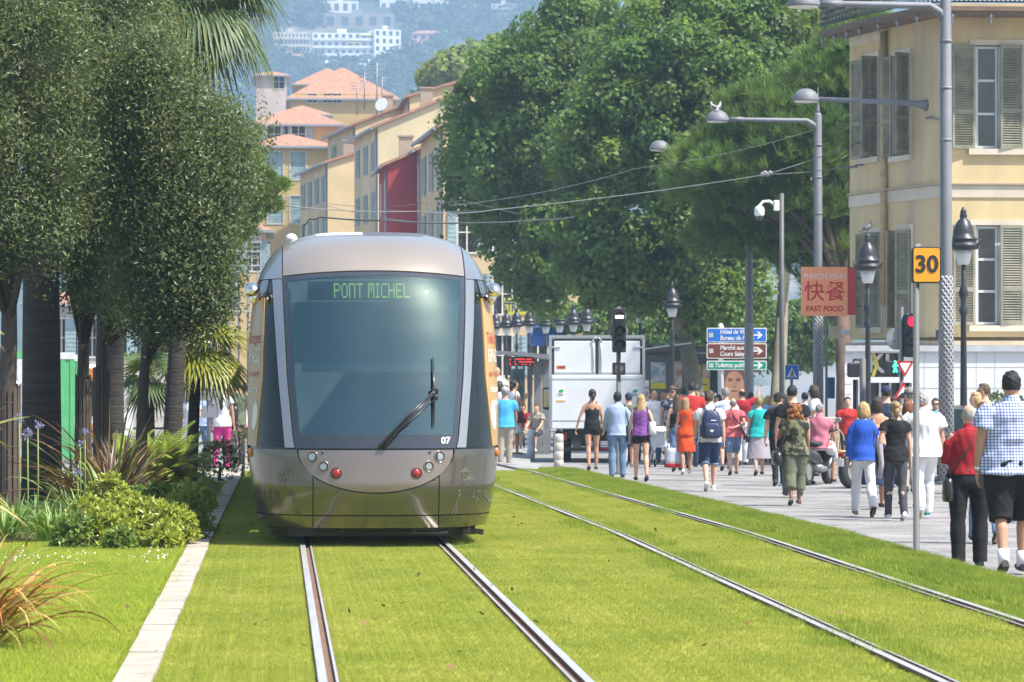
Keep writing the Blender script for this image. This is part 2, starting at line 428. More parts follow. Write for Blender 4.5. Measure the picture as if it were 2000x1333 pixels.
pts = []
for (xa, xb) in ((-.68, .2), (.37, 1.645), (1.805, 3.7), (3.87, 5.145)):
    nx = max(1, round((xb - xa) / .25)); sx = (xb - xa) / nx
    for y in np.arange(15, 76, .25):
        for i in range(nx): pts.append((xa + sx * (i + .5), y, gz(y)))
scatter('grass', pts, pa, M_ga, 'short sunlit yellow green grass between and beside the tram rails')
pts = []
for y in np.arange(15, 75.9, .25):
    for x in (5.44, 5.68, 5.9, 6.1, 6.19):
        pts.append((x + rnd.uniform(-.03, .03), y, gz(y) + (.03 if 5.5 < x < 6.15 else -.01)))
scatter('grass', pts, pb, M_gb, 'taller dark green grass of the verge along the paved pavement')
pts = []
for y in np.arange(15, 75.9, .25):
    for x, q in ((3.66, .5), (3.97, .75), (5.16, .6), (1.90, .25), (3.55, .25)):
        if rnd.random() < q * (.55 + .45 * math.sin(y * .7 + x)): pts.append((x + rnd.uniform(-.02, .04), y, gz(y) - .01))
scatter('grass', pts, pr, M_gb, 'longer dark tufts of grass fringing the right hand rails')
pts = [(x, y, gz(y) + .005) for x in np.arange(-5, -1.0, .5) for y in np.arange(12, 66, .5)] + [(-1.12, y, gz(y) + .005) for y in np.arange(12, 66, .5)]
pts = [p for p in pts if not (38.2 < p[1] < 62 and p[0] < -1.3)]
scatter('grass', pts, pc, M_gc, 'bright green garden lawn left of the stone edging')

# ================================================================== HILL
HS, HY = .305, 1350.0
def hz(x, y):
    return max(-1, (y - HY) * HS + 16 * math.sin(x * .007 + 1.3) * math.sin(y * .005) + 7 * math.sin(x * .021 + y * .01))
M_hill = mat('hill_scrub', (.05, .075, .03), .95, var=.35, scale=.03, col2=(.26, .22, .16), lo=.5, hi=.6)
mb = MB(); mb.grid(lambda u, v: (-1300 + 2600 * u, 1150 + 1950 * v ** 1.3, hz(-1300 + 2600 * u, 1150 + 1950 * v ** 1.3)), 60, 60)
o = mb.build('hill', M_hill); o['kind'] = 'structure'
def hillY(px, py):
    k = (VPY - py) / FPX; Y = 1900
    for _ in range(60):
        P = W(px, py, Y); Y += (P.z - hz(P.x, Y)) / (HS - k) * .6
    return Y
def blob_leaves(C, Rr, n, size, up=.35, shell=.75, jit=.5, asp=.6):
    """n leaf quads on each blob (centre C, radius Rr): positions, frames -> V,F"""
    k = len(C); u = unit(rng.normal(size=(k, n, 3)) + np.array([0, 0, .25])); 
    r = (shell + (1 - shell) * rng.random((k, n, 1))) * Rr[:, None, None]
    P = (C[:, None, :] + u * r * np.array([1, 1, .85])).reshape(-1, 3); N = unit(u.reshape(-1, 3) + rng.normal(size=(k * n, 3)) * jit + np.array([0, 0, up]))
    return P, N
def leaf_quads(P, N, size, asp=.6, D=None, fold=0.0, var=.35):
    """kite-shaped leaf at each P with normal N"""
    n = len(P); d = D if D is not None else rng.normal(size=(n, 3)); d = unit(d - N * (d * N).sum(1, keepdims=True)); s = np.cross(N, d)
    L = (size * rng.uniform(1 - var, 1 + var, (n, 1))); w_ = L * asp
    V = np.stack([P - d * L * .5, P + s * w_ * .5 + N * L * fold, P + d * L * .5, P - s * w_ * .5 + N * L * fold], 1).reshape(-1, 3)
    return V, np.arange(4 * n).reshape(n, 4)
# ================================================================== BUILDINGS
M_dark = mat('dark_interior', (.025, .027, .03), .6)
M_pane = mat('window_pane', (.05, .06, .07), .08, var=.3, scale=.7, spec=.8)
def wall_holes(mb, a, b, z0, z1, holes, depth=.2, m=0, mr=None, inward=None):
    """vertical wall from a to b (2d), holes (u0,u1,h0,h1) in metres along it; outside is on the right of a->b"""
    a, b = Vector(a), Vector(b); d = (b - a); L = d.length; d /= L; nrm = Vector((d.y, -d.x))
    us = sorted({0, L, *[h[0] for h in holes], *[h[1] for h in holes]}); zs = sorted({z0, z1, *[h[2] for h in holes], *[h[3] for h in holes]})
    pt = lambda u, z, k=0: (a.x + d.x * u - nrm.x * k, a.y + d.y * u - nrm.y * k, z)
    for u0, u1 in zip(us, us[1:]):
        for c0, c1 in zip(zs, zs[1:]):
            um, zm = (u0 + u1) / 2, (c0 + c1) / 2
            if any(h[0] < um < h[1] and h[2] < zm < h[3] for h in holes): continue
            mb.add([pt(u0, c0), pt(u1, c0), pt(u1, c1), pt(u0, c1)], [(0, 1, 2, 3)], m)
    for (u0, u1, c0, c1) in holes:
        for (p, q) in (((u0, c0), (u1, c0)), ((u1, c0), (u1, c1)), ((u1, c1), (u0, c1)), ((u0, c1), (u0, c0))):
            mb.add([pt(*p), pt(*q), pt(*q, depth), pt(*p, depth)], [(0, 1, 2, 3)], m if mr is None else mr)
        mb.add([pt(u0, c0, depth), pt(u1, c0, depth), pt(u1, c1, depth), pt(u0, c1, depth)], [(0, 1, 2, 3)], 1)
    return d, nrm
def frame3(a, d, nrm):
    """matrix taking local (along wall, outwards, up) to the world"""
    return lambda u, k, z: Vector((a[0] + d.x * u + nrm.x * k, a[1] + d.y * u + nrm.y * k, z))
def lbox(mb, T, u0, u1, k0, k1, z0, z1, m=0):
    mb.hexa([T(u0, k1, z0), T(u1, k1, z0), T(u1, k0, z0), T(u0, k0, z0), T(u0, k1, z1), T(u1, k1, z1), T(u1, k0, z1), T(u0, k0, z1)], m)
M_shut = {}
def shutter_mat(c):
    k = 'shutter_paint_%d' % len(M_shut)
    if c not in M_shut: M_shut[c] = mat(k, c, .65, var=.16, scale=3, col2=tuple(min(1, x * 1.25) for x in c))
    return M_shut[c]
def far_window(root, T, u0, u1, z0, z1, shc, style, trim):
    """window of a far facade: surround, glazing bars, two open shutters"""
    mb = MB(); w_ = u1 - u0; t = .1
    for (p, q, r_, s_) in ((u0 - t, u0, z0 - t, z1 + t), (u1, u1 + t, z0 - t, z1 + t), (u0, u1, z1, z1 + t), (u0, u1, z0 - t, z0)): lbox(mb, T, p, q, 0, .05, r_, s_)
    um = (u0 + u1) / 2; lbox(mb, T, um - .04, um + .04, -.15, -.1, z0, z1); lbox(mb, T, u0, um - .04, -.15, -.1, (z0 + z1) / 2 - .03, (z0 + z1) / 2 + .03); lbox(mb, T, um + .04, u1, -.15, -.1, (z0 + z1) / 2 - .03, (z0 + z1) / 2 + .03)
    wo = mb.build('window', trim, root)
    if style == 'none': return
    for sgn in (-1, 1):
        mb = MB(); sw = w_ / 2
        p, q = ((u0 - t - sw, u0 - t) if sgn < 0 else (u1 + t, u1 + t + sw)) if style == 'open' else ((u0, um - .005) if sgn < 0 else (um + .005, u1))
        k0 = .03 if style == 'open' else -.08
        lbox(mb, T, p, q, k0, k0 + .05, z0, z1); n = 9
        for i in range(n):
            zz = z0 + (z1 - z0) * (i + .5) / n; lbox(mb, T, p + .06, q - .06, k0 + .05, k0 + .065, zz - .03, zz + .05)
        mb.build('shutter', shutter_mat(shc), wo)
M_tile = mat('roman_tiles', (.44, .22, .135), .85, var=.3, scale=2.5, bump=.8, bscale=9, col2=(.38, .2, .14), stretch=(1, 1, 1))
M_zinc = mat('zinc_edge', (.34, .36, .38), .5, .3)
M_trim = mat('cream_trim', (.62, .58, .48), .75)
M_brick = mat('chimney_render', (.42, .33, .25), .85)
def street_house(label, xn, xf, Yn, ye, L, gw, col, shc, cols, rows, win=(1.0, 1.9), story=3.3, pitch=.32, group='old painted houses along the street', style='open', gwins=(), ztop=None, chim=1, eave=.45):
    root = empty('town_house', (0, 0, 0), 0, label, 'house', group)
    A = W(xn, 700, Yn); Bf = W(xf, 700, Yn + L); z1 = ztop or W(xn, ye, Yn).z; z0 = -.6
    a = Vector((A.x, A.y)); b = Vector((Bf.x, Bf.y)); d = (b - a).normalized(); L = (b - a).length
    e = Vector((d.y, -d.x))                       # to the right, along the gable
    c = a + e * gw; f = b + e * gw; zr = z1 + gw / 2 * pitch
    pc = mat('plaster_%s' % label.replace(' ', '_')[:40], col, .85, var=.08, scale=.8, col2=tuple(x * .86 for x in col), bump=.1, bscale=20)
    mb = MB(); hol = []
    if cols:
        step = L / cols
        for r_ in range(rows):
            zt = z1 - .9 - story * r_
            for k in range(cols): u = step * (k + .5); hol.append((u - win[0] / 2, u + win[0] / 2, zt - win[1], zt))
    # facade runs far -> near so that its outside faces the street (-X)
    hf = [(L - h[1], L - h[0], h[2], h[3]) for h in hol]
    d2, n2 = wall_holes(mb, b, a, z0, z1, hf, .22)
    gh = [(u - win[0] / 2, u + win[0] / 2, z1 - dz - win[1], z1 - dz) for (u, dz) in gwins]
    dg, ng = wall_holes(mb, a, c, z0, z1, gh, .22)
    mb.add([(a.x, a.y, z1), (c.x, c.y, z1), ((a.x + c.x) / 2, (a.y + c.y) / 2, zr)], [(0, 1, 2)])
    for (p, q) in ((c, f), (f, b)): mb.add([(p.x, p.y, z0), (q.x, q.y, z0), (q.x, q.y, z1), (p.x, p.y, z1)], [(0, 1, 2, 3)])
    mb.add([(f.x, f.y, z1), (b.x, b.y, z1), ((f.x + b.x) / 2, (f.y + b.y) / 2, zr)], [(0, 1, 2)])
    mb.build('wall', [pc, M_dark], root)
    T = frame3(b, d2, n2)
    for h in hf: far_window(root, T, *h, shc, style, M_trim)
    T = frame3(a, dg, ng)
    for h in gh: far_window(root, T, *h, shc, style, M_trim)
    mb = MB(); ov = .45
    for (p, q, sg) in ((a, b, -1), (c, f, 1)):
        m0, m1 = (a + c) / 2 - d * .25, (b + f) / 2 + d * .25
        o0, o1 = p + e * sg * ov - d * .25, q + e * sg * ov + d * .25; zo = z1 - ov * pitch
        lo = [(o0.x, o0.y, zo), (o1.x, o1.y, zo), (m1.x, m1.y, zr), (m0.x, m0.y, zr)]
        mb.hexa([(x, y, z + .02) for x, y, z in lo] + [(x, y, z + .2) for x, y, z in lo], 0)
        mb.tube([(o0.x, o0.y, zo + .06), (o1.x, o1.y, zo + .06)], .1, 6, 1)          # gutter
    ro = mb.build('roof', [M_tile, M_zinc], root)
    for k in range(chim):
        q = (a + c) / 2 + d * (L * (k + .6) / (chim + .4)) - e * 1.0; mb = MB(); mb.box(q.x - .4, q.y - .35, zr - 1.0, q.x + .4, q.y + .35, zr + .9); mb.box(q.x - .48, q.y - .43, zr + .9, q.x + .48, q.y + .43, zr + 1.0); mb.build('chimney', M_brick, ro)
    mb = MB(); q = a - e * .09 + d * .3; mb.tube([(q.x, q.y, z1 - .2), (q.x, q.y, 0)], .06, 6); mb.build('drainpipe', M_zinc, root)
    return root, a, d, e, z1
SH = (.20, .33, .31); SH2 = (.27, .36, .37); SHG = (.17, .36, .22)
street_house('ochre terrace house with a row of teal shutters under its eave, low roof', 640, 586, 262, 318, 16, 7, (.68,.51,.27), SH, 4, 3, story=3.0, win=(.9, 1.9))
street_house('tall ochre house with green shutters whose blank gable rises behind the teal shuttered terrace', 694, 640, 272, 244, 15, 9, (.68,.54,.30), SHG, 2, 2, gwins=(), pitch=.4)
street_house('pale yellow house with blank ochre gable beside the dark red house', 738, 692, 236, 248, 13, 10, (.70,.57,.34), SH2, 3, 4, pitch=.42, win=(.9, 1.9), story=3.3)
street_house('highest ochre gable wall behind the street houses, right of the aerials', 800, 786, 262, 190, 12, 11, (.68,.5,.26), SH2, 0, 0, pitch=.3, chim=2)
street_house('dark red house with narrow cream windows and low sloping roof', 757, 740, 208, 322, 9, 4.6, (.42, .045, .05), (.55, .42, .25), 2, 3, win=(.8, 1.7), pitch=.42, style='closed')
street_house('orange salmon house with balcony right of the dark red house', 822, 786, 206, 292, 12, 8, (.72, .36, .17), SH2, 3, 3, gwins=[(1.2, 1.2), (3.2, 1.2), (1.2, 4.4), (3.2, 4.4)])
street_house('tan house with cornice and tall grey shutters nearest to the plane trees', 866, 822, 180, 248, 13, 9, (.66,.48,.27), SH2, 3, 4, story=3.1, win=(.9, 2.0), gwins=[(u, d) for u in (1.2, 3.0, 4.8) for d in (1.2, 4.3, 7.4, 10.5)])
# frontal yellow block and its roofs on the left
def front_house(label, xl, xr, Y, ye, dep, col, wins, shc, roofh, ywin, win=(1.0, 2.0), group='old painted houses along the street', hip=True, style='open'):
    root = empty('town_house', (0, 0, 0), 0, label, 'house', group)
    A = W(xl, ye, Y); B = W(xr, ye, Y); a, b = Vector((A.x, Y)), Vector((B.x, Y)); z1 = A.z
    pc = mat('plaster_%s' % label.replace(' ', '_')[:40], col, .85, var=.08, scale=.8, col2=tuple(x * .88 for x in col), bump=.1, bscale=20)
    mb = MB(); hol = []
    for px in wins:
        for yy in ywin:
            P = W(px, yy, Y); u = P.x - a.x; hol.append((u - win[0] / 2, u + win[0] / 2, P.z - win[1] / 2, P.z + win[1] / 2))
    d, n = wall_holes(mb, a, b, -.6, z1, hol, .22)
    for p, q in (((b.x, Y), (b.x, Y + dep)), ((b.x, Y + dep), (a.x, Y + dep)), ((a.x, Y + dep), (a.x, Y))):
        mb.add([(*p, -.6), (*q, -.6), (*q, z1), (*p, z1)], [(0, 1, 2, 3)])
    mb.build('wall', [pc, M_dark], root); T = frame3(a, d, n)
    for h in hol: far_window(root, T, *h, shc, style, M_trim)
    mb = MB(); o_ = .5; x0, x1, y0, y1 = a.x - o_, b.x + o_, Y - o_, Y + dep + o_; k = min((x1 - x0) / 2, dep / 2) * .95
    mb.box(x0, y0, z1, x1, y1, z1 + .18, 1)
    v = [(x0, y0, z1 + .18), (x1, y0, z1 + .18), (x1, y1, z1 + .18), (x0, y1, z1 + .18), (x0 + k, y0 + k, z1 + .18 + roofh), (x1 - k, y0 + k, z1 + .18 + roofh), (x1 - k, y1 - k, z1 + .18 + roofh), (x0 + k, y1 - k, z1 + .18 + roofh)]
    mb.add(v, [(0, 1, 5, 4), (1, 2, 6, 5), (2, 3, 7, 6), (3, 0, 4, 7), (4, 5, 6, 7)], 0)
    ro = mb.build('roof', [M_tile, M_zinc], root)
    return root, ro, z1 + roofh
front_house('broad ochre block facing the tracks with white framed windows and tiled roof edge', 478, 652, 290, 290, 12, (.62,.43,.18), (538, 582), SH2, 1.2, (324, 410), (1.2, 2.2), style='closed')
front_house('ochre upper storey set back on the broad block with two grey windows', 500, 662, 300, 247, 14, (.58,.36,.13), (535, 583), SH2, 1.7, (262,), (1.1, 1.5))
front_house('big hip roofed ochre villa in the distance above the other roofs', 568, 772, 370, 196, 20, (.56,.38,.15), (610, 640, 658), SH2, 3.6, (192,), (.9, .9), style='none')
front_house('topmost small ochre pavilion with flat tiled hip roof above the far roofs', 580, 700, 392, 168, 16, (.6, .42, .2), (), SH2, 2.0, (), hip=True)
front_house('pale pink block half hidden behind the palm fronds', 500, 560, 420, 150, 14, (.62, .50, .44), (545,), SH2, .6, (160,), (1.2, 1.6), style='none')
front_house('low grey roofed house stepping up behind the ochre block', 540, 640, 330, 228, 14, (.5, .42, .3), (), SH2, 1.0, (), style='none')
front_house('peach house front seen between the tram and the plane trees', 880, 1010, 212, 430, 10, (.68, .46, .26), (915, 950, 985), SH2, 1, (480, 560), (1.1, 2.0))
front_house('ochre house front seen left of the tram behind the scaffold', 420, 520, 240, 455, 10, (.64, .46, .22), (450, 492), SH2, 1, (500,), (1.1, 2.0))
front_house('long pale street block far behind the bus shelter', 960, 1300, 236, 560, 10, (.52, .44, .34), (990, 1040, 1090, 1140), SH2, 1, (610, 660), (1.2, 1.9))
front_house('pale building on the far left side of the street', 60, 330, 175, 600, 10, (.55, .5, .44), (120, 180, 240, 300), SH2, 1, (660,), (1.2, 1.8))
# roof aerials
M_metal = mat('dull_metal', (.28, .29, .30), .5, .6)
for (px, y0, y1, Y, lab) in ((736, 205, 122, 262, 'tall thin roof mast with spread arms above the ochre gable'), (712, 195, 142, 270, 'short roof aerial with one cross bar left of the tall mast'), (746, 200, 150, 262, 'forked roof aerial right of the tall mast'), (697, 205, 160, 270, 'lowest roof aerial beside the chimney left of the masts')):
    P, Q = W(px, y0, Y), W(px, y1, Y); r0 = empty('roof_aerial', P, 0, lab, 'aerial', 'roof aerials'); h = Q.z - P.z
    MB().tube([(0, 0, -.8), (0, 0, h)], .045, 6).build('mast', M_metal, r0)
    mb = MB()
    for k in range(3): mb.tube([(-.55 + .12 * k, 0, h * (.95 - .13 * k)), (.55 - .12 * k, .02, h * (.95 - .13 * k))], .022, 5)
    mb.build('antenna_rods', M_metal, r0)
P = W(747, 214, 255); r0 = empty('satellite_dish', P, 0, 'white satellite dish on the ochre gable roof', 'satellite dish')
MB().lathe([(.02, 0), (.3, .05), (.5, .18)], 16, (0, 0, .3), axis=(-.5, -.8, .3)).build('dish', mat('white_paint', (.8, .8, .8), .4), r0)
MB().tube([(0, .1, -.6), (0, 0.02, .3)], .04, 6).build('mount', M_metal, r0)
# hillside apartment blocks and villas
M_hwhite = mat('hill_block_white', (.88, .87, .84), .8, scale=.1); M_hpink = mat('hill_villa_pink', (.70, .40, .36), .8, scale=.1)
M_hcream = mat('hill_block_cream', (.66, .58, .46), .8, scale=.1); M_awn = mat('yellow_awning', (.7, .48, .12), .8)
HILLR = []
def hill_block(label, x0, x1, yt, yb, floors, bays, m, balc=True, roof=None, cat='apartment block', name='apartment_block', awn=(), skew=0.0):
    HILLR.append((x0, x1, yt, yb)); Y = hillY((x0 + x1) / 2, yb); A, B = W(x0, yb, Y), W(x1, yb, Y); z0, z1 = A.z - 6, W(x0, yt, Y).z; zb = A.z
    root = empty(name, ((A.x + B.x) / 2, Y, zb), skew, label, cat, 'buildings on the hazy hillside')
    wd = (B.x - A.x) / 2; D = 12; H = z1 - zb; fh = H / floors; hol = []
    for f_ in range(floors):
        for k in range(bays):
            u = 2 * wd * (k + .5) / bays; hw_ = wd / bays * .5; hol.append((u - hw_, u + hw_, f_ * fh + fh * .2, f_ * fh + fh * .78))
    mb = MB(); wall_holes(mb, (-wd, 0), (wd, 0), -8, H, [], .4)
    mb.v, mb.f, mb.m, mb.s = [], [], [], []
    wall_holes(mb, (-wd, 0), (wd, 0), -8, H, hol, .5)
    for p, q in (((wd, 0), (wd, D)), ((wd, D), (-wd, D)), ((-wd, D), (-wd, 0))): mb.add([(*p, -8), (*q, -8), (*q, H), (*p, H)], [(0, 1, 2, 3)])
    mb.add([(-wd, 0, H), (wd, 0, H), (wd, D, H), (-wd, D, H)], [(0, 1, 2, 3)])
    mb.build('wall', [m, M_pane], root)
    if balc:
        for f_ in range(floors):
            mb = MB(); z = f_ * fh; mb.box(-wd + .3, -1.5, z - .15, wd - .3, -.01, z); mb.box(-wd + .3, -1.5, z, wd - .3, -1.4, z + fh * .3); mb.build('balcony', m, root)
    if roof == 'tile':
        mb = MB(); v = [(-wd - .6, -.6, H), (wd + .6, -.6, H), (wd + .6, D + .6, H), (-wd - .6, D + .6, H), (-wd * .4, D * .4, H + 2.2), (wd * .4, D * .4, H + 2.2), (wd * .4, D * .6, H + 2.2), (-wd * .4, D * .6, H + 2.2)]
        mb.add(v, [(0, 1, 5, 4), (1, 2, 6, 5), (2, 3, 7, 6), (3, 0, 4, 7), (4, 5, 6, 7), (3, 2, 1, 0)]); mb.build('roof', M_tile, root)
    else:
        mb = MB(); mb.box(-wd * .2, 3, H + .01, wd * .1, 7, H + 2.4); mb.build('roof_hut', m, root)
    for (f_, k, n_) in awn:
        mb = MB(); u = -wd + 2 * wd * k / bays; z = f_ * fh + fh * .85; u1 = u + 2 * wd * n_ / bays
        mb.hexa([(u, -1.6, z - .9), (u1, -1.6, z - .9), (u1, -.02, z), (u, -.02, z), (u, -1.6, z - .8), (u1, -1.6, z - .8), (u1, -.02, z + .1), (u, -.02, z + .1)]); mb.build('awning', M_awn, root)
    return root
hill_block('long white apartment block with curved balconies and yellow awnings on the hill', 610, 732, 64, 124, 4, 9, M_hwhite, awn=((2, 5, 2), (3, 7, 2)))
hill_block('white apartment wing with small windows right of the balcony block', 730, 784, 58, 118, 4, 4, M_hwhite, balc=False, skew=.25)
hill_block('cream apartment block with thin columns between palm and white block', 533, 606, 63, 105, 3, 10, M_hcream)
hill_block('white mansion with tall windows cut by the top of the photo', 742, 880, -14, 20, 2, 9, M_hwhite, balc=False)
hill_block('small white villa with flat roof left of the white mansion', 632, 700, 2, 26, 1, 4, M_hwhite, balc=False, name='villa', cat='villa')
hill_block('pink villa with orange tiled roof on the hill', 803, 866, 66, 92, 2, 4, M_hpink, roof='tile', balc=False, name='villa', cat='villa')
hill_block('pink house terrace below the orange roofed villa', 798, 838, 82, 112, 2, 3, M_hpink, balc=False, name='villa', cat='villa')
hill_block('tiny salmon house among trees right of the pink villa', 922, 934, 60, 72, 1, 2, M_hpink, roof='tile', balc=False, name='villa', cat='villa')
hill_block('white low house peeping out above the palm', 478, 522, 40, 62, 1, 3, M_hwhite, roof='tile', balc=False, name='villa', cat='villa')
hill_block('pale blue white house below the long white block', 615, 665, 126, 150, 2, 4, M_hwhite, balc=False, name='villa', cat='villa')
hill_block('cream hillside house right of the pink terrace', 880, 925, 96, 122, 2, 4, M_hcream, balc=False, name='villa', cat='villa')
hill_block('white hillside house with orange roof high above the far green tree', 900, 940, 14, 34, 2, 4, M_hwhite, roof='tile', balc=False, name='villa', cat='villa')
hill_block('pale hillside block cut by the plane tree outline', 960, 1010, 8, 40, 3, 5, M_hcream, name='villa', cat='villa')
hill_block('small white house just under the white apartment wing', 700, 748, 124, 146, 2, 4, M_hwhite, balc=False, name='villa', cat='villa')
hill_block('cream house beside the palm fronds low on the hill', 556, 604, 112, 136, 2, 4, M_hcream, roof='tile', balc=False, name='villa', cat='villa')
hill_block('pink house low on the hill above the ochre pavilion', 676, 706, 146, 166, 2, 3, M_hpink, balc=False, name='villa', cat='villa')
hill_block('grey stone terrace building above the white blocks', 632, 770, 26, 56, 1, 5, mat('hill_stone', (.34, .29, .25), .9, scale=.1), balc=False, name='villa', cat='villa')
M_hleaf = leaf_mat('hill_wood_leaf', (.03, .055, .02), .7, .2)
cs = []; 
while len(cs) < 1700:
    px, py = rnd.uniform(440, 1100), rnd.uniform(-60, 250)
    if any(x0 - 4 < px < x1 + 4 and yt - 4 < py < yb + 9 for x0, x1, yt, yb in HILLR): continue
    Y = hillY(px, py) * rnd.uniform(.99, 1.02); P = W(px, py, Y)
    cs.append((P.x, Y, hz(P.x, Y) + 3.5))
cs = np.array(cs); rr = rng.uniform(3, 8.5, len(cs)); P, N = blob_leaves(cs, rr, 70, 1)
V, F = leaf_quads(P, N, 2.4, .8)
tt = np.repeat(rng.uniform(.3, 2.0, (len(cs), 1)) ** 1.3, 70, 0) * rng.uniform(.8, 1.2, (len(P), 1)) * np.array([1, 1, 1])
o = np_mesh('hillside_wood', V, F, M_hleaf, tint=tt); tag(o, 'dark green trees covering the hazy hillside', 'wood', kind='stuff')

# ================================================================== YELLOW CORNER BUILDING
M_yel = mat('weathered_yellow_plaster', (.62, .485, .265), .9, var=.08, scale=2.2, col2=(.48, .385, .25), lo=.52, hi=.66, bump=.15, bscale=18, stretch=(1, 1, .22), det=7)
M_crm = mat('cream_band', (.66, .59, .46), .85, var=.06, scale=2, col2=(.56, .49, .38))
M_frm = mat('window_frame_white', (.62, .66, .68), .5, var=.06)
M_rev = mat('window_surround', (.47, .38, .27), .85, var=.1, scale=3)
M_shg = mat('weathered_green_shutter', (.23, .23, .165), .8, var=.2, scale=4, col2=(.31, .29, .22), lo=.48, hi=.6)
M_gp = mat('old_glass', (.03, .04, .045), .06, spec=.9, var=.4, scale=1)
bl = empty('corner_building', (0, 0, 0), 0, 'weathered yellow corner building with grey green louvred shutters above a white ground floor', 'building')
q0, q1, q2, q3, q4 = (14.5, 90.3), (15.05, 87.8), (15.74, 85.25), (16.0, 85.0), (26.0, 85.0)
ZB, ZT = 2.75, 10.75
def zat(py, Y): return W(1850, py, Y).z
def uC(px): return W(px, 300, 85).x - 16.0
holesC = [(uC(1905), uC(1996), zat(291, 85), zat(88, 85)), (uC(1905), uC(1996), zat(636, 85), zat(440, 85))] + [(uC(1905) + k * 3.3, uC(1996) + k * 3.3, zat(a, 85), zat(b, 85)) for k in (1, 2) for a, b in ((291, 88), (636, 440))]
mb = MB(); dC, nC = wall_holes(mb, q3, q4, ZB, ZT, holesC, .22, mr=2)
holB = [(.35, 1.25, zat(300, 86), zat(100, 86))]; holA = [(.95, 1.9, zat(307, 88.5), zat(112, 88.5))]
holB1 = (.3, 1.25, zat(640, 86.3), zat(452, 86.3))
dA, nA = wall_holes(mb, q0, q1, ZB, ZT, holA + [(1.2, 2.1, zat(640, 88.5), zat(455, 88.5))], .22, mr=2)
dB, nB = wall_holes(mb, q1, q2, ZB, ZT, holB, .22, mr=2)
wall_holes(mb, q2, q3, ZB, ZT, [])
wall_holes(mb, (21, 98), q0, ZB, ZT, []); wall_holes(mb, q4, (26, 98), ZB, ZT, []); wall_holes(mb, (26, 98), (21, 98), ZB, ZT, [])
mb.add([(*q0, ZT), (*q1, ZT), (*q2, ZT), (*q3, ZT), (*q4, ZT), (26, 98, ZT), (21, 98, ZT)], [tuple(range(7))])
mb.build('wall', [M_yel, M_dark, M_rev], bl)
TA, TB, TC = frame3(q0, dA, nA), frame3(q1, dB, nB), frame3(q3, dC, nC)
d23 = (Vector(q3) - Vector(q2)).normalized(); T23 = frame3(q2, d23, Vector((d23.y, -d23.x)))
LA, LB = (Vector(q1) - Vector(q0)).length, (Vector(q2) - Vector(q1)).length
def band(z0, z1, k, m, name):
    mb = MB()
    for T, L in ((TA, LA), (TB, LB), (T23, .36), (TC, 10)): lbox(mb, T, -.004, L + .004, .003, k, z0, z1)
    return mb.build(name, m, bl)
band(zat(386, 85), zat(362, 85), .03, M_crm, 'string_course'); band(zat(361, 85), zat(357.5, 85), .075, M_rev, 'string_course')
band(zat(675, 85), zat(666, 85), .14, M_rev, 'cornice')
mb = MB(); lbox(mb, TA, .02, LA - .05, .003, .02, zat(76, 88), zat(50, 88)); mb.build('string_course', M_crm, bl)
def bld_window(T, u0, u1, z0, z1, leaves, casement=True):
    """surround, sill, glazed casement and louvred shutters; leaves: list of (hinge 'l'/'r', angle: 0 closed .. 180 flat on the wall)"""
    mb = MB(); t = .13
    lbox(mb, T, u0 - t, u0, .003, .03, z0, z1 + t); lbox(mb, T, u1, u1 + t, .003, .03, z0, z1 + t); lbox(mb, T, u0, u1, .003, .03, z1, z1 + t)
    lbox(mb, T, u0 - t - .04, u1 + t + .04, .003, .09, z0 - .14, z0)
    wo = mb.build('window', M_crm, bl)
    if casement:
        mb = MB(); um = (u0 + u1) / 2
        for a, b in ((u0 + .03, um - .005), (um + .005, u1 - .03)):
            f = .06; n = 3
            lbox(mb, T, a, a + f, -.19, -.12, z0 + .02, z1 - .02); lbox(mb, T, b - f, b, -.19, -.12, z0 + .02, z1 - .02)
            hs = [z0 + .02 + (z1 - z0 - .1) * k / n for k in range(n + 1)]
            for zz in hs: lbox(mb, T, a + f, b - f, -.185, -.125, zz, zz + f)
        mb.build('casement', M_frm, wo)
        mb = MB(); lbox(mb, T, u0 + .04, u1 - .04, -.17, -.16, z0 + .04, z1 - .05); mb.build('pane', M_gp, wo)
    sw = (u1 - u0) / 2
    for hinge, ang in leaves:
        a = R(ang); sg = 1 if hinge == 'l' else -1; uh = u0 - .02 if hinge == 'l' else u1 + .02
        cu, cn = math.cos(a) * sg, math.sin(a)
        TT = lambda s_, k, z, uh=uh, cu=cu, cn=cn, sg=sg: T(uh + cu * s_ - sg * cn * k, .05 + cn * s_ + math.cos(a) * k, z)
        mb = MB(); f = .06; zm = z0 + (z1 - z0) * .36
        for (p, q, r_, s_) in ((0, f, z0, z1), (sw - f, sw, z0, z1), (f, sw - f, z0, z0 + .09), (f, sw - f, zm - .05, zm + .05), (f, sw - f, z1 - .08, z1)): lbox(mb, TT, p, q, -.02, .02, r_, s_)
        for (b0, b1) in ((z0 + .09, zm - .05), (zm + .05, z1 - .08)):
            n = int((b1 - b0) / .058); 
            for i in range(n):
                z = b0 + (b1 - b0) * (i + .5) / n
                mb.hexa([TT(f, .018, z - .03), TT(sw - f, .018, z - .03), TT(sw - f, -.016, z + .012), TT(f, -.016, z + .012), TT(f, .018, z - .018), TT(sw - f, .018, z - .018), TT(sw - f, -.016, z + .024), TT(f, -.016, z + .024)])
        mb.build('shutter', M_shg, wo)
for h in holesC[:1]: bld_window(TC, *h, [('l', 172), ('r', 6)])
for h in holesC[1:2]: bld_window(TC, *h, [('l', 168), ('r', 4)])
for h in holesC[2:]: bld_window(TC, *h, [('l', 172), ('r', 172)])
bld_window(TB, *holB[0], [('l', 165), ('r', 112)], False)
bld_window(TA, *holA[0], [('l', 168), ('r', 108)])
bld_window(TA, 1.2, 2.1, zat(640, 88.5), zat(455, 88.5), [('l', 170), ('r', 70)])
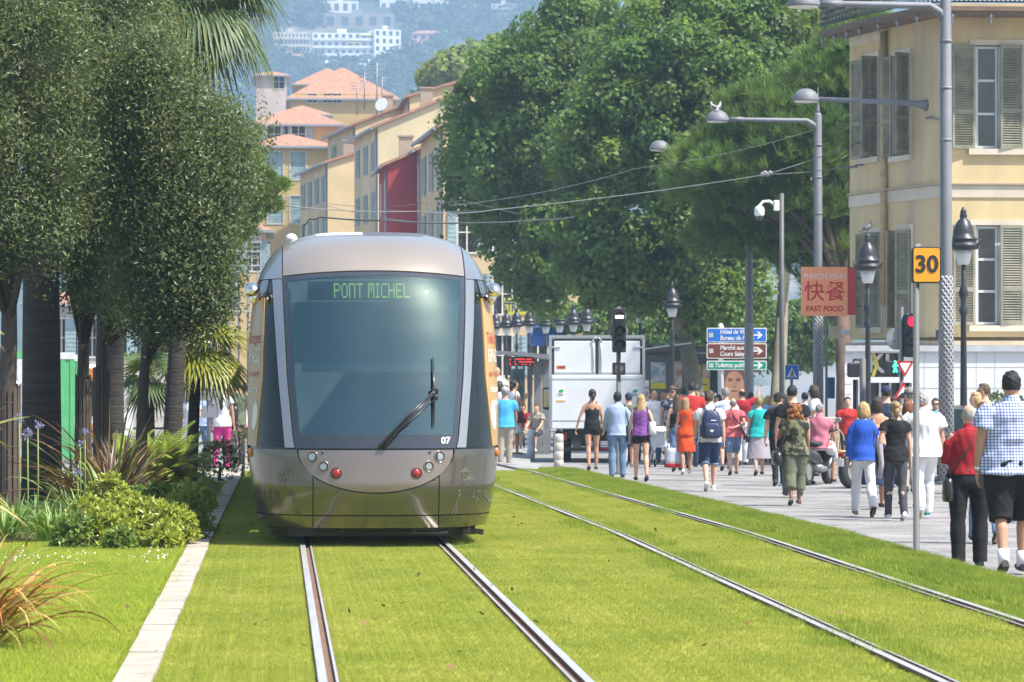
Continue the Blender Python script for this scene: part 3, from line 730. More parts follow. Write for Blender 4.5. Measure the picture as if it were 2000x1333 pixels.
lbw = (.55, 1.35, zat(640, 86.3), zat(448, 86.3)); bld_window(TB, *lbw, [('l', 58), ('r', 40)], False)
# balcony and its iron railing at the top of the frame
mb = MB(); out = 1.0
poly = [(q0[0] - .75, q0[1]), (q1[0] - .8, q1[1] - .3), (q2[0] - .6, q2[1] - .75), (q3[0] - .1, q3[1] - out), (q4[0], q4[1] - out), (q4[0], q4[1] - .004), (q3[0] - .004, q3[1] - .004), (q2[0] - .01, q2[1]), (q1[0] - .01, q1[1]), (q0[0] - .01, q0[1])]
zb = zat(21, 84)
mb.prism(poly, lambda a, b: (a, b, zb), lambda a, b: (a, b, zb + .11)); mb.prism([(p[0] * .997 + .05, p[1] + .03) for p in poly], lambda a, b: (a, b, zb - .06), lambda a, b: (a, b, zb - .002))
bal = mb.build('balcony', mat('dark_timber_eave', (.17, .12, .085), .85, var=.2, scale=5), bl)
mb = MB(); edge = poly[:5]
for a, b in zip(edge, edge[1:]):
    a, b = Vector(a), Vector(b); L = (b - a).length; n = max(2, int(L / .11)); i0 = .05
    for z in (zb + .22, zb + 1.05): mb.tube([(a.x, a.y + i0, z), (b.x, b.y + i0, z)], .02, 5)
    for k in range(n):
        p, q = a.lerp(b, k / n), a.lerp(b, (k + 1) / n)
        for z0 in (.22, .5, .78):
            mb.tube([(p.x, p.y + i0, zb + z0), (q.x, q.y + i0, zb + z0 + .28)], .011, 4, cap=False); mb.tube([(q.x, q.y + i0, zb + z0), (p.x, p.y + i0, zb + z0 + .28)], .011, 4, cap=False)
mb.build('railing', mat('black_iron', (.03, .032, .036), .5, .4), bal)
mb = MB()
for a, b in zip(edge, edge[1:]):
    a, b = Vector(a), Vector(b); n = max(1, round((b - a).length / .9))
    for k in range(n):
        p = a.lerp(b, k / n); mb.lathe([(.0, -.26), (.03, -.2), (.015, -.13), (.05, -.08), (.05, -.0)], 8, (p.x + .06, p.y + .08, zb - .06))
mb.build('pendant', M_metal, bal)
mb = MB(); p = TB(-.05, .1, 0); mb.tube([(p.x, p.y, ZB + .8), (p.x, p.y, zb - .12)], .085, 10)
for z in (4.6, 6.3, 8.0): mb.tube([(p.x, p.y, z), (p.x, p.y, z + .07)], .1, 10)
mb.build('drainpipe', mat('pipe_paint', (.47, .36, .2), .7), bl)
mb = MB(); z = zat(228, 85)
pp = [TB(LB - .35, .05, z + .0), TB(LB - .05, .05, z), TC(-.12, .06, z - .1), TC(-.1, .06, 5.8), TC(-.06, .07, 3.1)]; mb.tube(pp, .03, 6); mb.tube([p + Vector((.07, -.03, 0)) for p in pp[2:]], .018, 5); mb.build('cable_conduit', M_metal, bl)
mb = MB(); p = TC(-.2 + .2, .1, zat(655, 85)); mb.cbox((p.x - .2, p.y, p.z), (.09, .07, .12)); mb.build('meter_box', mat('black_plastic', (.025, .025, .028), .5), bl)
# white ground floor with its shop window
M_wt = mat('white_shop_tiles', (.66, .68, .70), .45, var=.05, scale=3)
xs = W(1650, 700, 84.4).x; ys = 84.4; ztp = zat(677, 84.4)
hw = [(W(1699, 0, ys).x - xs, W(1757, 0, ys).x - xs, zat(737, ys), zat(690, ys)), (W(1700, 0, ys).x - xs, W(1780, 0, ys).x - xs, -.2, zat(748, ys)), (W(1665, 0, ys).x - xs, W(1676, 0, ys).x - xs, -.1, zat(742, ys))]
mb = MB(); dS, nS = wall_holes(mb, (xs, ys), (26.2, ys), -.6, ztp, hw, .35)
wall_holes(mb, (xs + 1.3, 91), (xs, ys), -.6, ztp, [])
mb.add([(xs, ys, ztp), (26.2, ys, ztp), (26.2, 90, ztp), (xs + 1.3, 91, ztp)], [(0, 1, 2, 3)])
sf = mb.build('ground_floor', [M_wt, M_gp], bl); TS = frame3((xs, ys), dS, nS)
mb = MB()
lbox(mb, TS, 0, 12.6, .003, .1, ztp - .12, ztp + .02)
for k in range(1, 5): lbox(mb, TS, 1.75, 12, .002, .006, ztp - .5 * k, ztp - .5 * k + .015)
for k in range(14): lbox(mb, TS, 1.9 + k * .85 + (.4 if k % 2 else 0), 1.912 + k * .85 + (.4 if k % 2 else 0), .002, .0055, ztp - 2.6, ztp - .14)
for k in range(12): lbox(mb, TS, .0, .17, .002, .006, -.3 + k * .24, -.29 + k * .24)
mb.build('tile_joints', mat('joint_grey', (.42, .44, .46), .8), sf)
mb = MB(); u0, u1, z0, z1 = hw[1]
for u in np.linspace(u0, u1, 5): lbox(mb, TS, u - .025, u + .025, -.2, -.14, z0, z1)
mb.build('shop_window_frame', M_frm, sf)
def stext(s, px, py, Y, size, m, parent, k=.02, **kw):
    p = W(px, py, Y); return text(s, size, m, parent, (p.x, p.y - k, p.z), **kw)
M_blk = mat('black_paint', (.02, .02, .022), .45); M_wht = MATS['white_paint']
stext('KU', 1729, 712, 84.6, .62, mat('chrome_letters', (.5, .5, .52), .3, .7), bl, k=0.0, bold=.012)
p = W(1705, 712, 84.62); mb = MB(); mb.prism([(-.05, -.3), (.03, -.3), (.13, 0), (.03, .3), (-.05, .3), (.05, 0)], lambda a, b: (p.x + a, p.y, p.z + b), lambda a, b: (p.x + a, p.y - .05, p.z + b)); mb.build('yellow_chevron', mat('chevron_yellow', (.7, .55, .05), .5), bl)
# little notice on the yellow wall
p = TA(.55, .02, zat(585, 89)); nb = MB(); lbox(nb, TA, .38, .78, .004, .02, zat(600, 89.6), zat(568, 89.6)); no = nb.build('wall_notice', mat('notice_cream', (.6, .5, .33), .8), bl)
M_redp = mat('sign_red', (.50, .03, .035), .45)
for k, s_ in enumerate(('RUE', 'DU', 'CENTRE')[:0]): pass

# ================================================================== STREET FURNITURE
M_post = mat('post_grey', (.10, .105, .105), .6, .1, var=.15, scale=3)
M_iron = mat('black_cast_iron', (.035, .037, .043), .42, .3, var=.25, scale=8, spec=.6)
M_opal = mat('opal_glass', (.72, .72, .69), .3)
M_galv = mat('galvanised_grey', (.20, .21, .235), .6, .1, var=.1, scale=2.5, col2=(.165, .17, .19))
def ground_at(px, Y): x = W(px, 700, Y).x; return Vector((x, Y, gp(Y)))
def solveY(top, h):
    Y = 80
    for _ in range(60): Y = .5 * Y + .5 * FPX * (gp(Y) + h - CAMZ) / (VPY - top)
    return Y
# lantern posts
LH = 5.55
lan = empty('lantern_post', (0, 0, 0), 0, 'x', 'street lamp', 'black lantern posts')
mb = MB(); mb.lathe([(.17, 0), (.17, .1), (.13, .14), (.12, .6), (.145, .64), (.145, .72), (.09, .8), (.075, 1.4), (.058, 3.3), (.075, 3.34), (.095, 3.42), (.06, 3.5), (.055, 3.62), (.10, 3.76), (.10, 3.8), (.05, 3.95), (.04, 4.7)], 14); mb.build('post', M_iron, lan)
mb = MB(); mb.lathe([(.2, 4.66), (.33, 4.69), (.355, 4.75), (.335, 4.79), (.275, 4.82), (.265, 4.86), (.305, 4.88), (.305, 4.90), (.225, 4.94), (.215, 5.03), (.19, 5.14), (.14, 5.24), (.085, 5.30), (.065, 5.33), (.085, 5.37), (.06, 5.41), (.07, 5.45), (.045, 5.5), (.02, 5.55)], 20)
for k in range(4):
    a = R(45 + 90 * k); c, s = math.cos(a), math.sin(a); mb.tube([(c * .30, s * .30, 4.72), (c * .40, s * .40, 4.80), (c * .415, s * .415, 4.9)], [.022, .02, .008], 6)
mb.build('hood', M_iron, lan)
mb = MB(); mb.lathe([(.10, 4.36), (.12, 4.38), (.19, 4.655)], 12); mb.build('lantern_glass', M_opal, lan)
lamps = [(1882, 405, None, 'large black lantern post in front of the lower shuttered window at right'),
         (1695, 455, 82.0, 'black lantern post with the pigeon on its top'),
         (1313, 550, None, 'black lantern post standing alone left of the pole with the direction signs'),
         (1250, 567, None, 'black lantern post rising just right of the white truck roof edge'),
         (1203, 581, None, 'black lantern post half hidden behind the black tram signal'),
         (1146, 592, None, 'black lantern post above the truck, next to the tram signal on its left'),
         (1120, 594, None, 'black lantern post above the truck, second to the left of the tram signal'),
         (1093, 596, None, 'black lantern post above the left truck edge, third from the right in the row'),
         (1066, 599, None, 'black lantern post just left of the white truck'),
         (1034, 598, None, 'black lantern post against the right end of the yellow shop sign'),
         (1009, 600, None, 'black lantern post in front of the middle of the yellow shop sign'),
         (989, 603, None, 'black lantern post in front of the left end of the yellow shop sign'),
         (968, 604, None, 'black lantern post half hidden beside the right tram mirror')]
PIG = None
for i, (px, top, Yf, lab) in enumerate(lamps):
    Y = Yf or solveY(top, LH); p = ground_at(px, Y); o = lan if i == 0 else copy_tree(lan, label=lab); o['label'] = lab; o.location = p
    s_ = (W(px, top, Y).z - p.z) / LH; o.scale = (s_, s_, s_)
    if i == 1: PIG = W(px, top + .5, Y)
def pigeon(name, p, rz, m1, m2, label, s=1.0, group=None):
    b = empty(name, p, rz, label, 'pigeon', group); b.scale = (s, s, s)
    mb = MB(); mb.ell((0, 0, .13), (.055, .11, .062), 12, 8, 0, Matrix.Rotation(R(28), 3, 'X')); mb.tube([(0, .06, .16), (0, .085, .22), (0, .09, .25)], [.042, .03, .026], 10); mb.ell((0, .1, .265), (.026, .032, .027), 10, 8)
    mb.tube([(0, .125, .265), (0, .15, .258)], [.008, .002], 6, 1); mb.tube([(0, -.07, .09), (0, -.15, .045), (0, -.21, .02)], [(.045, .03), (.03, .012), (.035, .006)], 8)
    for x in (-.02, .02): mb.tube([(x, 0, .08), (x, .005, .0)], .006, 5, 1); mb.tube([(x, -.01, .004), (x, .03, .004)], .005, 5, 1)
    mb.build('body', [m1, mat('pigeon_leg', (.4, .15, .12), .6)], b)
    for x in (-1, 1):
        mb = MB(); mb.ell((x * .05, -.025, .125), (.016, .105, .042), 10, 6, 0, Matrix.Rotation(R(25), 3, 'X')); mb.build('wing', m2, b)
    return b
M_pg, M_pg2 = mat('pigeon_slate', (.08, .085, .10), .6), mat('pigeon_wing', (.11, .115, .13), .6)
pigeon('pigeon', PIG, R(-75), M_pg, M_pg2, 'dark grey pigeon perched on top of the lantern post', 1.05)
# tall grey lamps with a dome head on a long arm
M_sheath = mat('expanded_metal', (.47, .48, .50), .6, .3)
def diamond_bump(m, sc_):
    nt = m.node_tree; p = nt.nodes['Principled BSDF']; tc = nn(nt, 'ShaderNodeTexCoord')
    sx = nn(nt, 'ShaderNodeSeparateXYZ'); nt.links.new(tc.outputs['Object'], sx.inputs[0])
    at = nn(nt, 'ShaderNodeMath', operation='ARCTAN2'); nt.links.new(sx.outputs[1], at.inputs[0]); nt.links.new(sx.outputs[0], at.inputs[1])
    outs = []
    for sg in (1, -1):
        a = nn(nt, 'ShaderNodeMath', operation='MULTIPLY'); a.inputs[1].default_value = 9 * sg; nt.links.new(at.outputs[0], a.inputs[0])
        z = nn(nt, 'ShaderNodeMath', operation='MULTIPLY_ADD'); z.inputs[1].default_value = sc_; nt.links.new(sx.outputs[2], z.inputs[0]); nt.links.new(a.outputs[0], z.inputs[2])
        s_ = nn(nt, 'ShaderNodeMath', operation='SINE'); nt.links.new(z.outputs[0], s_.inputs[0]); outs.append(s_)
    mx = nn(nt, 'ShaderNodeMath', operation='MAXIMUM'); nt.links.new(outs[0].outputs[0], mx.inputs[0]); nt.links.new(outs[1].outputs[0], mx.inputs[1])
    r = nn(nt, 'ShaderNodeValToRGB'); r.color_ramp.elements[0].position = .55; r.color_ramp.elements[0].color = (.24, .245, .25, 1); r.color_ramp.elements[1].position = .9; r.color_ramp.elements[1].color = (.44, .45, .46, 1)
    nt.links.new(mx.outputs[0], r.inputs[0]); nt.links.new(r.outputs[0], p.inputs['Base Color'])
    b = nn(nt, 'ShaderNodeBump'); b.inputs['Distance'].default_value = .02; nt.links.new(mx.outputs[0], b.inputs['Height']); nt.links.new(b.outputs[0], p.inputs['Normal'])
diamond_bump(M_sheath, 50)
def dome_head(root, x, z, y=0):
    mb = MB(); mb.lathe([(.0, .30), (.12, .285), (.23, .22), (.30, .12), (.325, .02), (.325, 0), (.3, 0)], 20, (x, y, z - .05)); h = mb.build('lamp_head', M_galv, root)
    mb = MB(); mb.lathe([(.295, .0), (.28, -.03), (.1, -.05)], 18, (x, y, z - .052)); mb.build('lamp_glass', M_opal, h)
def tall_lamp(label, px, Y, arm=True, zarm=8.9, spike=True, length=2.8, r=.115):
    p = ground_at(px, Y); t = empty('street_lamp', p, 0, label, 'street lamp', 'tall grey street lamps'); H = zarm - p.z
    mb = MB(); mb.lathe([(.22, 0), (.22, .05), (r * 1.1, .06), (r, 4.1), (r, H - 1.6), (r * .96, H - 1.59), (r * .92, H + .15), (r * .6, H + .22)], 16)
    for z in (H - .7, H - 1.6, H - 2.6): mb.lathe([(r * 1.06, z), (r * 1.06, z + .05)], 16)
    mb.build('pole', M_galv, t)
    mb = MB(); mb.lathe([(r * 1.35, .02), (r * 1.22, 3.95), (r * 1.05, 4.0)], 20); mb.build('pole_sheath', M_sheath, t)
    mb = MB(); mb.tube([(0, 0, H - .32), (-.1, 0, H - .13), (-.3, 0, H), (-length + .42, 0, H + .03), (-length + .3, 0, H + .03)], [r * .75, r * .85, r * .62, .055, .045], 10); mb.tube([(-length + .75, 0, H + .03), (-length + .35, 0, H + .03)], .065, 8); mb.build('arm', M_galv, t)
    dome_head(t, -length, H + .03)
    if spike: MB().lathe([(.07, H + .2), (.05, H + .3), (.02, H + .5), (.004, H + .95)], 8).build('finial', M_galv, t)
    return t
tall_lamp('tall mesh wrapped grey lamp before the yellow building, arm at the top edge', 1848, 68, length=2.75)
tall_lamp('tall grey lamp with a spike behind the fast food sign, pigeons on its dome', 1598, 98.5)
tall_lamp('tall grey lamp whose pole crosses the direction signs, half hidden by the pine', 1463, 111, length=2.8)
for px, a, lab in ((1395, 60, 'white chested pigeon standing on the lamp dome, left of the pair'), (1404, -30, 'pale pigeon standing on the lamp dome, right of the pair')):
    p = W(px, 219, 98.5); pigeon('pigeon', p, R(a), mat('pigeon_pale', (.5, .5, .5), .6), M_pg2, lab, 1.0)
t = empty('wall_lamp', (0, 0, 0), 0, 'grey dome lamp on a long arm fixed to the yellow building corner', 'street lamp', 'tall grey street lamps')
pw = W(1812, 206, 85.7); L = pw.x - W(1574, 200, 85.7).x
mb = MB(); mb.tube([pw, pw + Vector((-.12, 0, .02)), pw + Vector((-.3, 0, .04)), pw + Vector((-L + .3, 0, .14))], [.17, .11, .075, .05], 10); mb.cbox(pw + Vector((.04, 0, 0)), (.03, .12, .28)); mb.build('arm', M_galv, t)
dome_head(t, pw.x - L, pw.z + .14, pw.y)
# camera pole
Y = 80; p = ground_at(1527, Y); t = empty('camera_pole', p, 0, 'thin grey pole carrying the white dome camera in front of the pine', 'pole'); H = W(1527, 378, Y).z - p.z
MB().lathe([(.06, 0), (.06, H * .5), (.052, H)], 12).build('pole', M_post, t)
z = W(1527, 402, Y).z; t2 = empty('surveillance_camera', (p.x, Y, z), 0, 'white dome surveillance camera on a curved arm fixed to the thin grey pole', 'camera')
mb = MB(); mb.cbox((-.12, 0, 0), (.06, .06, .12), ch=.015); mb.tube([(-.17, 0, .03), (-.28, 0, .10), (-.42, 0, .09), (-.5, 0, .0), (-.505, 0, -.03)], .032, 10); mb.build('bracket', M_wht, t2)
mb = MB(); mb.lathe([(.04, .0), (.1, -.04), (.115, -.1), (.115, -.2), (.095, -.24)], 16, (-.505, 0, 0)); mb.build('housing', M_wht, t2)
mb = MB(); mb.ell((-.505, 0, -.235), (.085, .085, .1), 14, 8); mb.build('dome_glass', M_gp, t2)
# fast food sign
M_salm = mat('sign_salmon', (.85, .32, .15), .5, var=.06, scale=2)
Y = 88.4; P0, P1 = W(1565, 618, Y), W(1655, 522, Y); c = (P0 + P1) / 2; sg = empty('shop_sign', c, 0, 'square salmon hanging sign with red lettering on the corner of the yellow building', 'sign')
hx, hz_ = (P1.x - P0.x) / 2, (P1.z - P0.z) / 2
MB().cbox((0, 0, 0), (hx, .06, hz_), ch=.01).build('panel', M_salm, sg)
x1 = W(1671, 0, Y).x - c.x
mb = MB(); mb.cbox(((hx + .004 + x1) / 2, .12, .02), ((x1 - hx) / 2, .1, hz_ * .97), ch=.01); mb.build('side_panel', M_redp, sg)
mb = MB()
for z in (.35, -.35): mb.tube([(x1 - .05, .12, z), (x1 + .45, .2, z)], .025, 6)
mb.build('bracket', M_galv, sg)
M_sr, M_sw = mat('sign_letter_red', (.50, .02, .015), .5), mat('sign_letter_cream', (.75, .65, .58), .5)
text('PHNOM PENH', .205, M_sw, sg, (0, -.064, .37), sx=.82); text('快餐', .52, M_sr, sg, (0, -.064, -.03), bold=.004); text('FAST FOOD', .185, M_sr, sg, (0, -.064, -.43), bold=.006, sx=.95)
# speed sign 30
M_or = mat('sign_orange', (.72, .31, .012), .5, var=.05)
def G3(px, py): return G(px, py)
p = G(1790, 1086); t = empty('speed_sign', p, 0, 'orange square speed sign reading 30 on a grey post at the pavement edge', 'sign'); s = S(p.y); H = (1086 - 478) / s
MB().lathe([(.085, 0), (.085, .015), (.036, .02), (.036, H)], 14).build('post', M_post, t)
zc = p.z; z0, z1 = W(1800, 553, p.y).z - zc, W(1800, 483, p.y).z - zc; x0, x1 = W(1780, 0, p.y).x - p.x, W(1835, 0, p.y).x - p.x; zm, xm = (z0 + z1) / 2, (x0 + x1) / 2
def rounded(w, h, r, n=5):
    o = []
    for cx, cy, a0 in ((w - r, h - r, 0), (-w + r, h - r, 90), (-w + r, -h + r, 180), (w - r, -h + r, 270)):
        for k in range(n + 1): a = R(a0 + 90 * k / n); o.append((cx + r * math.cos(a), cy + r * math.sin(a)))
    return o
def plate(mb, w, h, r, y0, y1, c=(0, 0), m=0): mb.prism(rounded(w, h, r), lambda a, b: (c[0] + a, y0, c[1] + b), lambda a, b: (c[0] + a, y1, c[1] + b), m)
mb = MB(); hw_, hh_ = (x1 - x0) / 2, (z1 - z0) / 2; plate(mb, hw_, hh_, .03, -.03, -.055, (xm, zm)); sp = mb.build('sign_panel', M_blk, t)
mb = MB(); plate(mb, hw_ - .012, hh_ - .012, .022, -.056, -.06, (xm, zm)); mb.build('sign_face', M_or, sp)
mb = MB(); plate(mb, hw_ + .006, hh_ + .006, .03, -.0, -.029, (xm - .006, zm)); mb.tube([(-.03, 0, z1 + .012), (.05, 0, z1 + .012)], .02, 8); mb.build('sign_back', M_galv, sp)
text('30', .26, M_blk, sp, (xm, -.063, zm), bold=.006)
# signal heads
M_sig = mat('signal_black', (.022, .023, .025), .45, var=.2)
def lamp_disc(mb, x, z, r, m): mb.ell((x, -.01, z), (r, r * .35, r), 14, 8, m)
def visor(mb, x, z, r, y, L=.16):
    pts = []; n = 12; vs = []; fs = []
    for k in range(n + 1):
        a = R(-20 + 220 * k / n); c, s_ = math.cos(a), math.sin(a)
        vs += [(x + c * r, y, z + s_ * r), (x + c * r, y - L, z + s_ * r * .96), (x + c * (r + .008), y - L, z + s_ * (r + .008)), (x + c * (r + .008), y, z + s_ * (r + .008))]
    for k in range(n):
        for q in range(4): fs.append((4 * k + q, 4 * k + (q + 1) % 4, 4 * k + 4 + (q + 1) % 4, 4 * k + 4 + q))
    mb.add(vs, fs, 0, False)
def emit_mat(name, c, s):
    if name in MATS: return MATS[name]
    return mat(name, tuple(x * .5 for x in c), .4, emit=c, estr=s)
Y = 76.5; p = ground_at(1208, Y); t = empty('tram_signal', p, 0, 'black three lamp tram signal with a lit white bar in front of the white truck', 'signal'); zc = p.z
zz = lambda py: W(1550, py, Y).z - zc
H = zz(690); MB().lathe([(.11, 0), (.11, .03), (.05, .04), (.05, zz(600))], 12).build('post', M_post, t)
mb = MB(); za, zb_ = zz(689), zz(603); mb.cbox((0, -.12, (za + zb_) / 2), (.145, .09, (zb_ - za) / 2), ch=.02); hd = mb.build('signal_head', M_sig, t)
mb = MB(); mb.lathe([(.19, 0), (.2, .012)], 20, (0, -.03, zz(648)), axis=(0, 1, 0)); mb.build('backing_disc', M_galv, hd)
for k, py in enumerate((620, 648, 674)):
    z = zz(py); mb = MB(); visor(mb, 0, z, .125, -.21); mb.build('visor', M_sig, hd)
    mb = MB()
    if k == 0: mb.cbox((0, -.225, z), (.085, .012, .028), ch=.01); mb.build('lit_bar', emit_mat('white_signal', (1, 1, .95), 6), hd)
    else: mb.ell((0, -.212, z), (.105, .03, .105), 16, 8); mb.build('lens', mat('dark_lens', (.02, .02, .02), .15), hd)
mb = MB(); plate(mb, .14, .135, .03, -.06, -.10, (0, zz(721))); sq = mb.build('signal_plate', M_sig, t)
mb = MB(); mb.prism([(-.0, .08), (.045, 0), (0, -.08), (-.045, 0)], lambda a, b: (.055 + a, -.101, zz(721) + b), lambda a, b: (.055 + a, -.106, zz(721) + b)); mb.prism([(-.02, .08), (.02, .08), (.012, -.02), (-.012, -.02)], lambda a, b: (-.06 + a, -.101, zz(721) + b), lambda a, b: (-.06 + a, -.106, zz(721) + b)); mb.prism(rounded(.018, .018, .015), lambda a, b: (-.06 + a, -.101, zz(726) + b), lambda a, b: (-.06 + a, -.106, zz(726) + b)); mb.build('plate_marks', mat('dim_grey', (.13, .13, .14), .5), sq)
Y = 74; p = ground_at(1761, Y); zc = p.z; t = empty('traffic_light', p, 0, 'traffic light showing red on a grey pole beside the speed sign', 'traffic light'); dx = lambda px: W(px, 700, Y).x - p.x
MB().lathe([(.1, 0), (.1, .03), (.045, .04), (.045, zz(600))], 12).build('pole', M_post, t)
mb = MB(); za, zb_ = zz(698), zz(612); xc = dx(1779); mb.cbox((xc, -.02, (za + zb_) / 2), (.15, .1, (zb_ - za) / 2), ch=.03); hd = mb.build('signal_head', M_sig, t)
for k, py in enumerate((628, 654, 682)):
    z = zz(py); mb = MB(); visor(mb, xc + .01, z, .12, -.12); mb.build('visor', M_sig, hd)
    mb = MB(); mb.ell((xc + .01, -.122, z), (.105, .03, .105), 16, 8); mb.build('lens', emit_mat('red_signal', (1, .008, .03), 2.2) if k == 0 else mat('dark_lens2', (.05, .05, .055), .2), hd)
mb = MB(); mb.lathe([(.22, 0), (.23, .01), (.23, .02)], 22, (dx(1752), .04, zz(662)), axis=(0, 1, 0)); mb.cbox((dx(1757), 0.03, zz(662)), (.12, .02, .02)); mb.build('round_sign_back', mat('sign_back_grey', (.24, .25, .27), .6, .2), t)
mb = MB(); mb.cbox((dx(1741), -.02, zz(719)), (.14, .08, .155), ch=.03); pd = mb.build('pedestrian_signal', M_sig, t)
mb = MB(); x0, z0 = dx(1747), zz(719); y0 = -.104
for a, b, r_ in (((0, .02), (0, .09), .026), ((0, .02), (.035, -.09), .016), ((0, .02), (-.035, -.09), .016), ((0, .08), (.05, .03), .012), ((0, .08), (-.05, .02), .012)): mb.tube([(x0 + a[0], y0, z0 + a[1]), (x0 + b[0], y0, z0 + b[1])], [(r_, .006), (r_, .006)], 8, up=(1, 0, 0))
mb.ell((x0, y0, z0 + .125), (.022, .006, .024), 10, 6); mb.build('green_man', emit_mat('green_signal', (.02, 1, .35), 5), pd)
M_tr = mat('sign_white', (.78, .78, .78), .5)
def tri_sign(px, py, r, down, label, car=False):
    root = empty('warning_sign', (W(px, py, Y - .15).x, Y - .15, W(px, py, Y).z), 0, label, 'sign'); sgn = -1 if down else 1
    pol = lambda r_: [(r_ * math.sin(R(a)), sgn * r_ * math.cos(R(a))) for a in ((0, 120, 240) if not down else (0, 240, 120))]
    mb = MB(); mb.prism(pol(r), lambda a, b: (a, .0, b), lambda a, b: (a, -.02, b)); mb.build('border', M_redp, root)
    mb = MB(); mb.prism(pol(r * .62), lambda a, b: (a, -.021, b), lambda a, b: (a, -.026, b)); f = mb.build('face', M_tr, root)
    if car:
        mb = MB(); y = -.03; mb.prism([(-.1, -.09), (.1, -.09), (.1, -.045), (.06, -.04), (.04, 0), (-.05, 0), (-.07, -.04), (-.1, -.045)], lambda a, b: (a, -.027, b), lambda a, b: (a, -.031, b)); mb.build('car_symbol', M_blk, f)
    MB().tube([(-.08 if down else 0, .03, 0), (-.08 if down else 0, .1, 0)], .03, 8).build('clamp', M_galv, root)
tri_sign(1767, 716, .225, True, 'yield triangle sign pointing down, red border with white centre')
tri_sign(1764, 768, .235, False, 'red bordered triangle warning sign with a small car, partly hidden by heads', True)
# pedestrian signal seen from behind on its own post
p = ground_at(1685, 75); zc = p.z; t = empty('pedestrian_signal', p, 0, 'black pedestrian signal box seen from behind on a grey post left of the lantern', 'signal'); Y = 75
MB().lathe([(.07, 0), (.07, zz(700))], 12).build('post', M_post, t)
mb = MB(); mb.cbox((dx(1667), 0, zz(723)), (.13, .09, .155), ch=.03); mb.tube([(dx(1667), 0, zz(708)), (dx(1667), 0, zz(703)), (0, 0, zz(703))], .025, 8); mb.build('signal_box', M_sig, t)
# direction signs
Y = 114; p = ground_at(1408, Y); zc = p.z; t = empty('direction_sign', p, 0, 'white post with three stacked direction signs, blue brown and green, pointing right', 'sign')
MB().lathe([(.09, 0), (.09, zz(640)), (.07, zz(634)), (.02, zz(632))], 12).build('post', M_wht, t)
M_bl, M_br, M_gn = mat('sign_blue', (.02, .16, .60), .45), mat('sign_brown', (.17, .045, .03), .45), mat('sign_green', (.0, .30, .21), .45)
cx = dx(1438); hw_ = (dx(1496) - dx(1379)) / 2
for (y0, y1, m, lines) in ((641, 669, M_bl, (('Hôtel de Ville', 649), ('Bureau de Poste', 661))), (671, 701, M_br, (('Marché aux Fleurs', 680), ('Cours Saleya', 692))), (705, 723, M_gn, (('Toilettes publiques', 714),))):
    a, b = zz(y1), zz(y0); mb = MB(); plate(mb, hw_, (b - a) / 2, .04, -.1, -.13, (cx, (a + b) / 2)); pn = mb.build('sign_board', M_wht, t)
    mb = MB(); plate(mb, hw_ - .03, (b - a) / 2 - .03, .03, -.131, -.135, (cx, (a + b) / 2)); mb.build('sign_face', m, pn)
    for s_, py in lines: text(s_, .2, M_wht, pn, (cx - hw_ + (.42 if len(lines) > 1 else .25), -.138, zz(py)), align='LEFT', sx=.82, shear=.15, bold=.004)
    mb = MB(); xa, za = dx(1479), (a + b) / 2; q = .14
    mb.prism([(-.17, -.025), (.04, -.025), (-.03, -.11), (.03, -.11), (.16, 0), (.03, .11), (-.03, .11), (.04, .025), (-.17, .025)], lambda a_, b_: (xa + a_, -.1355, za + b_), lambda a_, b_: (xa + a_, -.14, za + b_)); mb.build('arrow', M_wht, pn)
    mb = MB(); plate(mb, .07, .07, .01, -.1355, -.139, (cx - hw_ + .14, (a + b) / 2)); mb.build('pictogram', mat('pictogram_grey', (.5, .52, .5), .6), pn)
# crosswalk sign
Y = 96; p = ground_at(1546, Y); zc = p.z; t = empty('crossing_sign', p, 0, 'blue square pedestrian crossing sign with a white triangle beside the grey poles', 'sign')
MB().lathe([(.04, 0), (.04, zz(716))], 10).build('post', M_galv, t)
a, b = zz(742), zz(713); h = (b - a) / 2; mb = MB(); plate(mb, .19, h, .02, -.05, -.07, (0, (a + b) / 2)); pn = mb.build('sign_board', M_wht, t)
mb = MB(); plate(mb, .175, h - .015, .015, -.071, -.075, (0, (a + b) / 2)); mb.build('sign_face', M_bl, pn)
mb = MB(); zc2 = (a + b) / 2 - .02; mb.prism([(-.14, -.12), (.14, -.12), (0, .15)], lambda q, r_: (q, -.076, zc2 + r_), lambda q, r_: (q, -.079, zc2 + r_)); mb.build('triangle', M_wht, pn)
mb = MB()
for A, B, r_ in (((0, 0), (.01, .06), .02), ((0, 0), (.045, -.1), .014), ((0, 0), (-.04, -.1), .014), ((0, .05), (.05, .0), .01)): mb.tube([(A[0], -.081, zc2 + A[1]), (B[0], -.081, zc2 + B[1])], [(r_, .003)] * 2, 6, up=(1, 0, 0))
mb.ell((.012, -.081, zc2 + .085), (.017, .003, .017), 8, 6); mb.build('walking_figure', M_blk, pn)
# small plates and boxes on the pole by the tree trunks
Y = 94; p = ground_at(1614, Y); zc = p.z; t = empty('street_name_sign', p, 0, 'cream street name plate and white plate on a thin pole beside the tree trunk', 'sign')
MB().lathe([(.035, 0), (.035, zz(612))], 8).build('pole', M_galv, t)
mb = MB(); plate(mb, .19, .16, .02, -.05, -.07, (dx(1631), zz(649))); mb.build('plate', mat('notice_cream2', (.62, .55, .38), .7), t); text('RUE', .09, M_rev, t, (dx(1632), -.073, zz(644)))
mb = MB(); mb.cbox((dx(1655), -.08, zz(650)), (.17, .05, .07), ch=.01); mb.build('plate', M_wht, t)
mb = MB(); mb.cbox((dx(1622), -.1, zz(758)), (.09, .08, .28), ch=.01); mb.build('blue_box', mat('box_blue', (.05, .13, .22), .5), t)
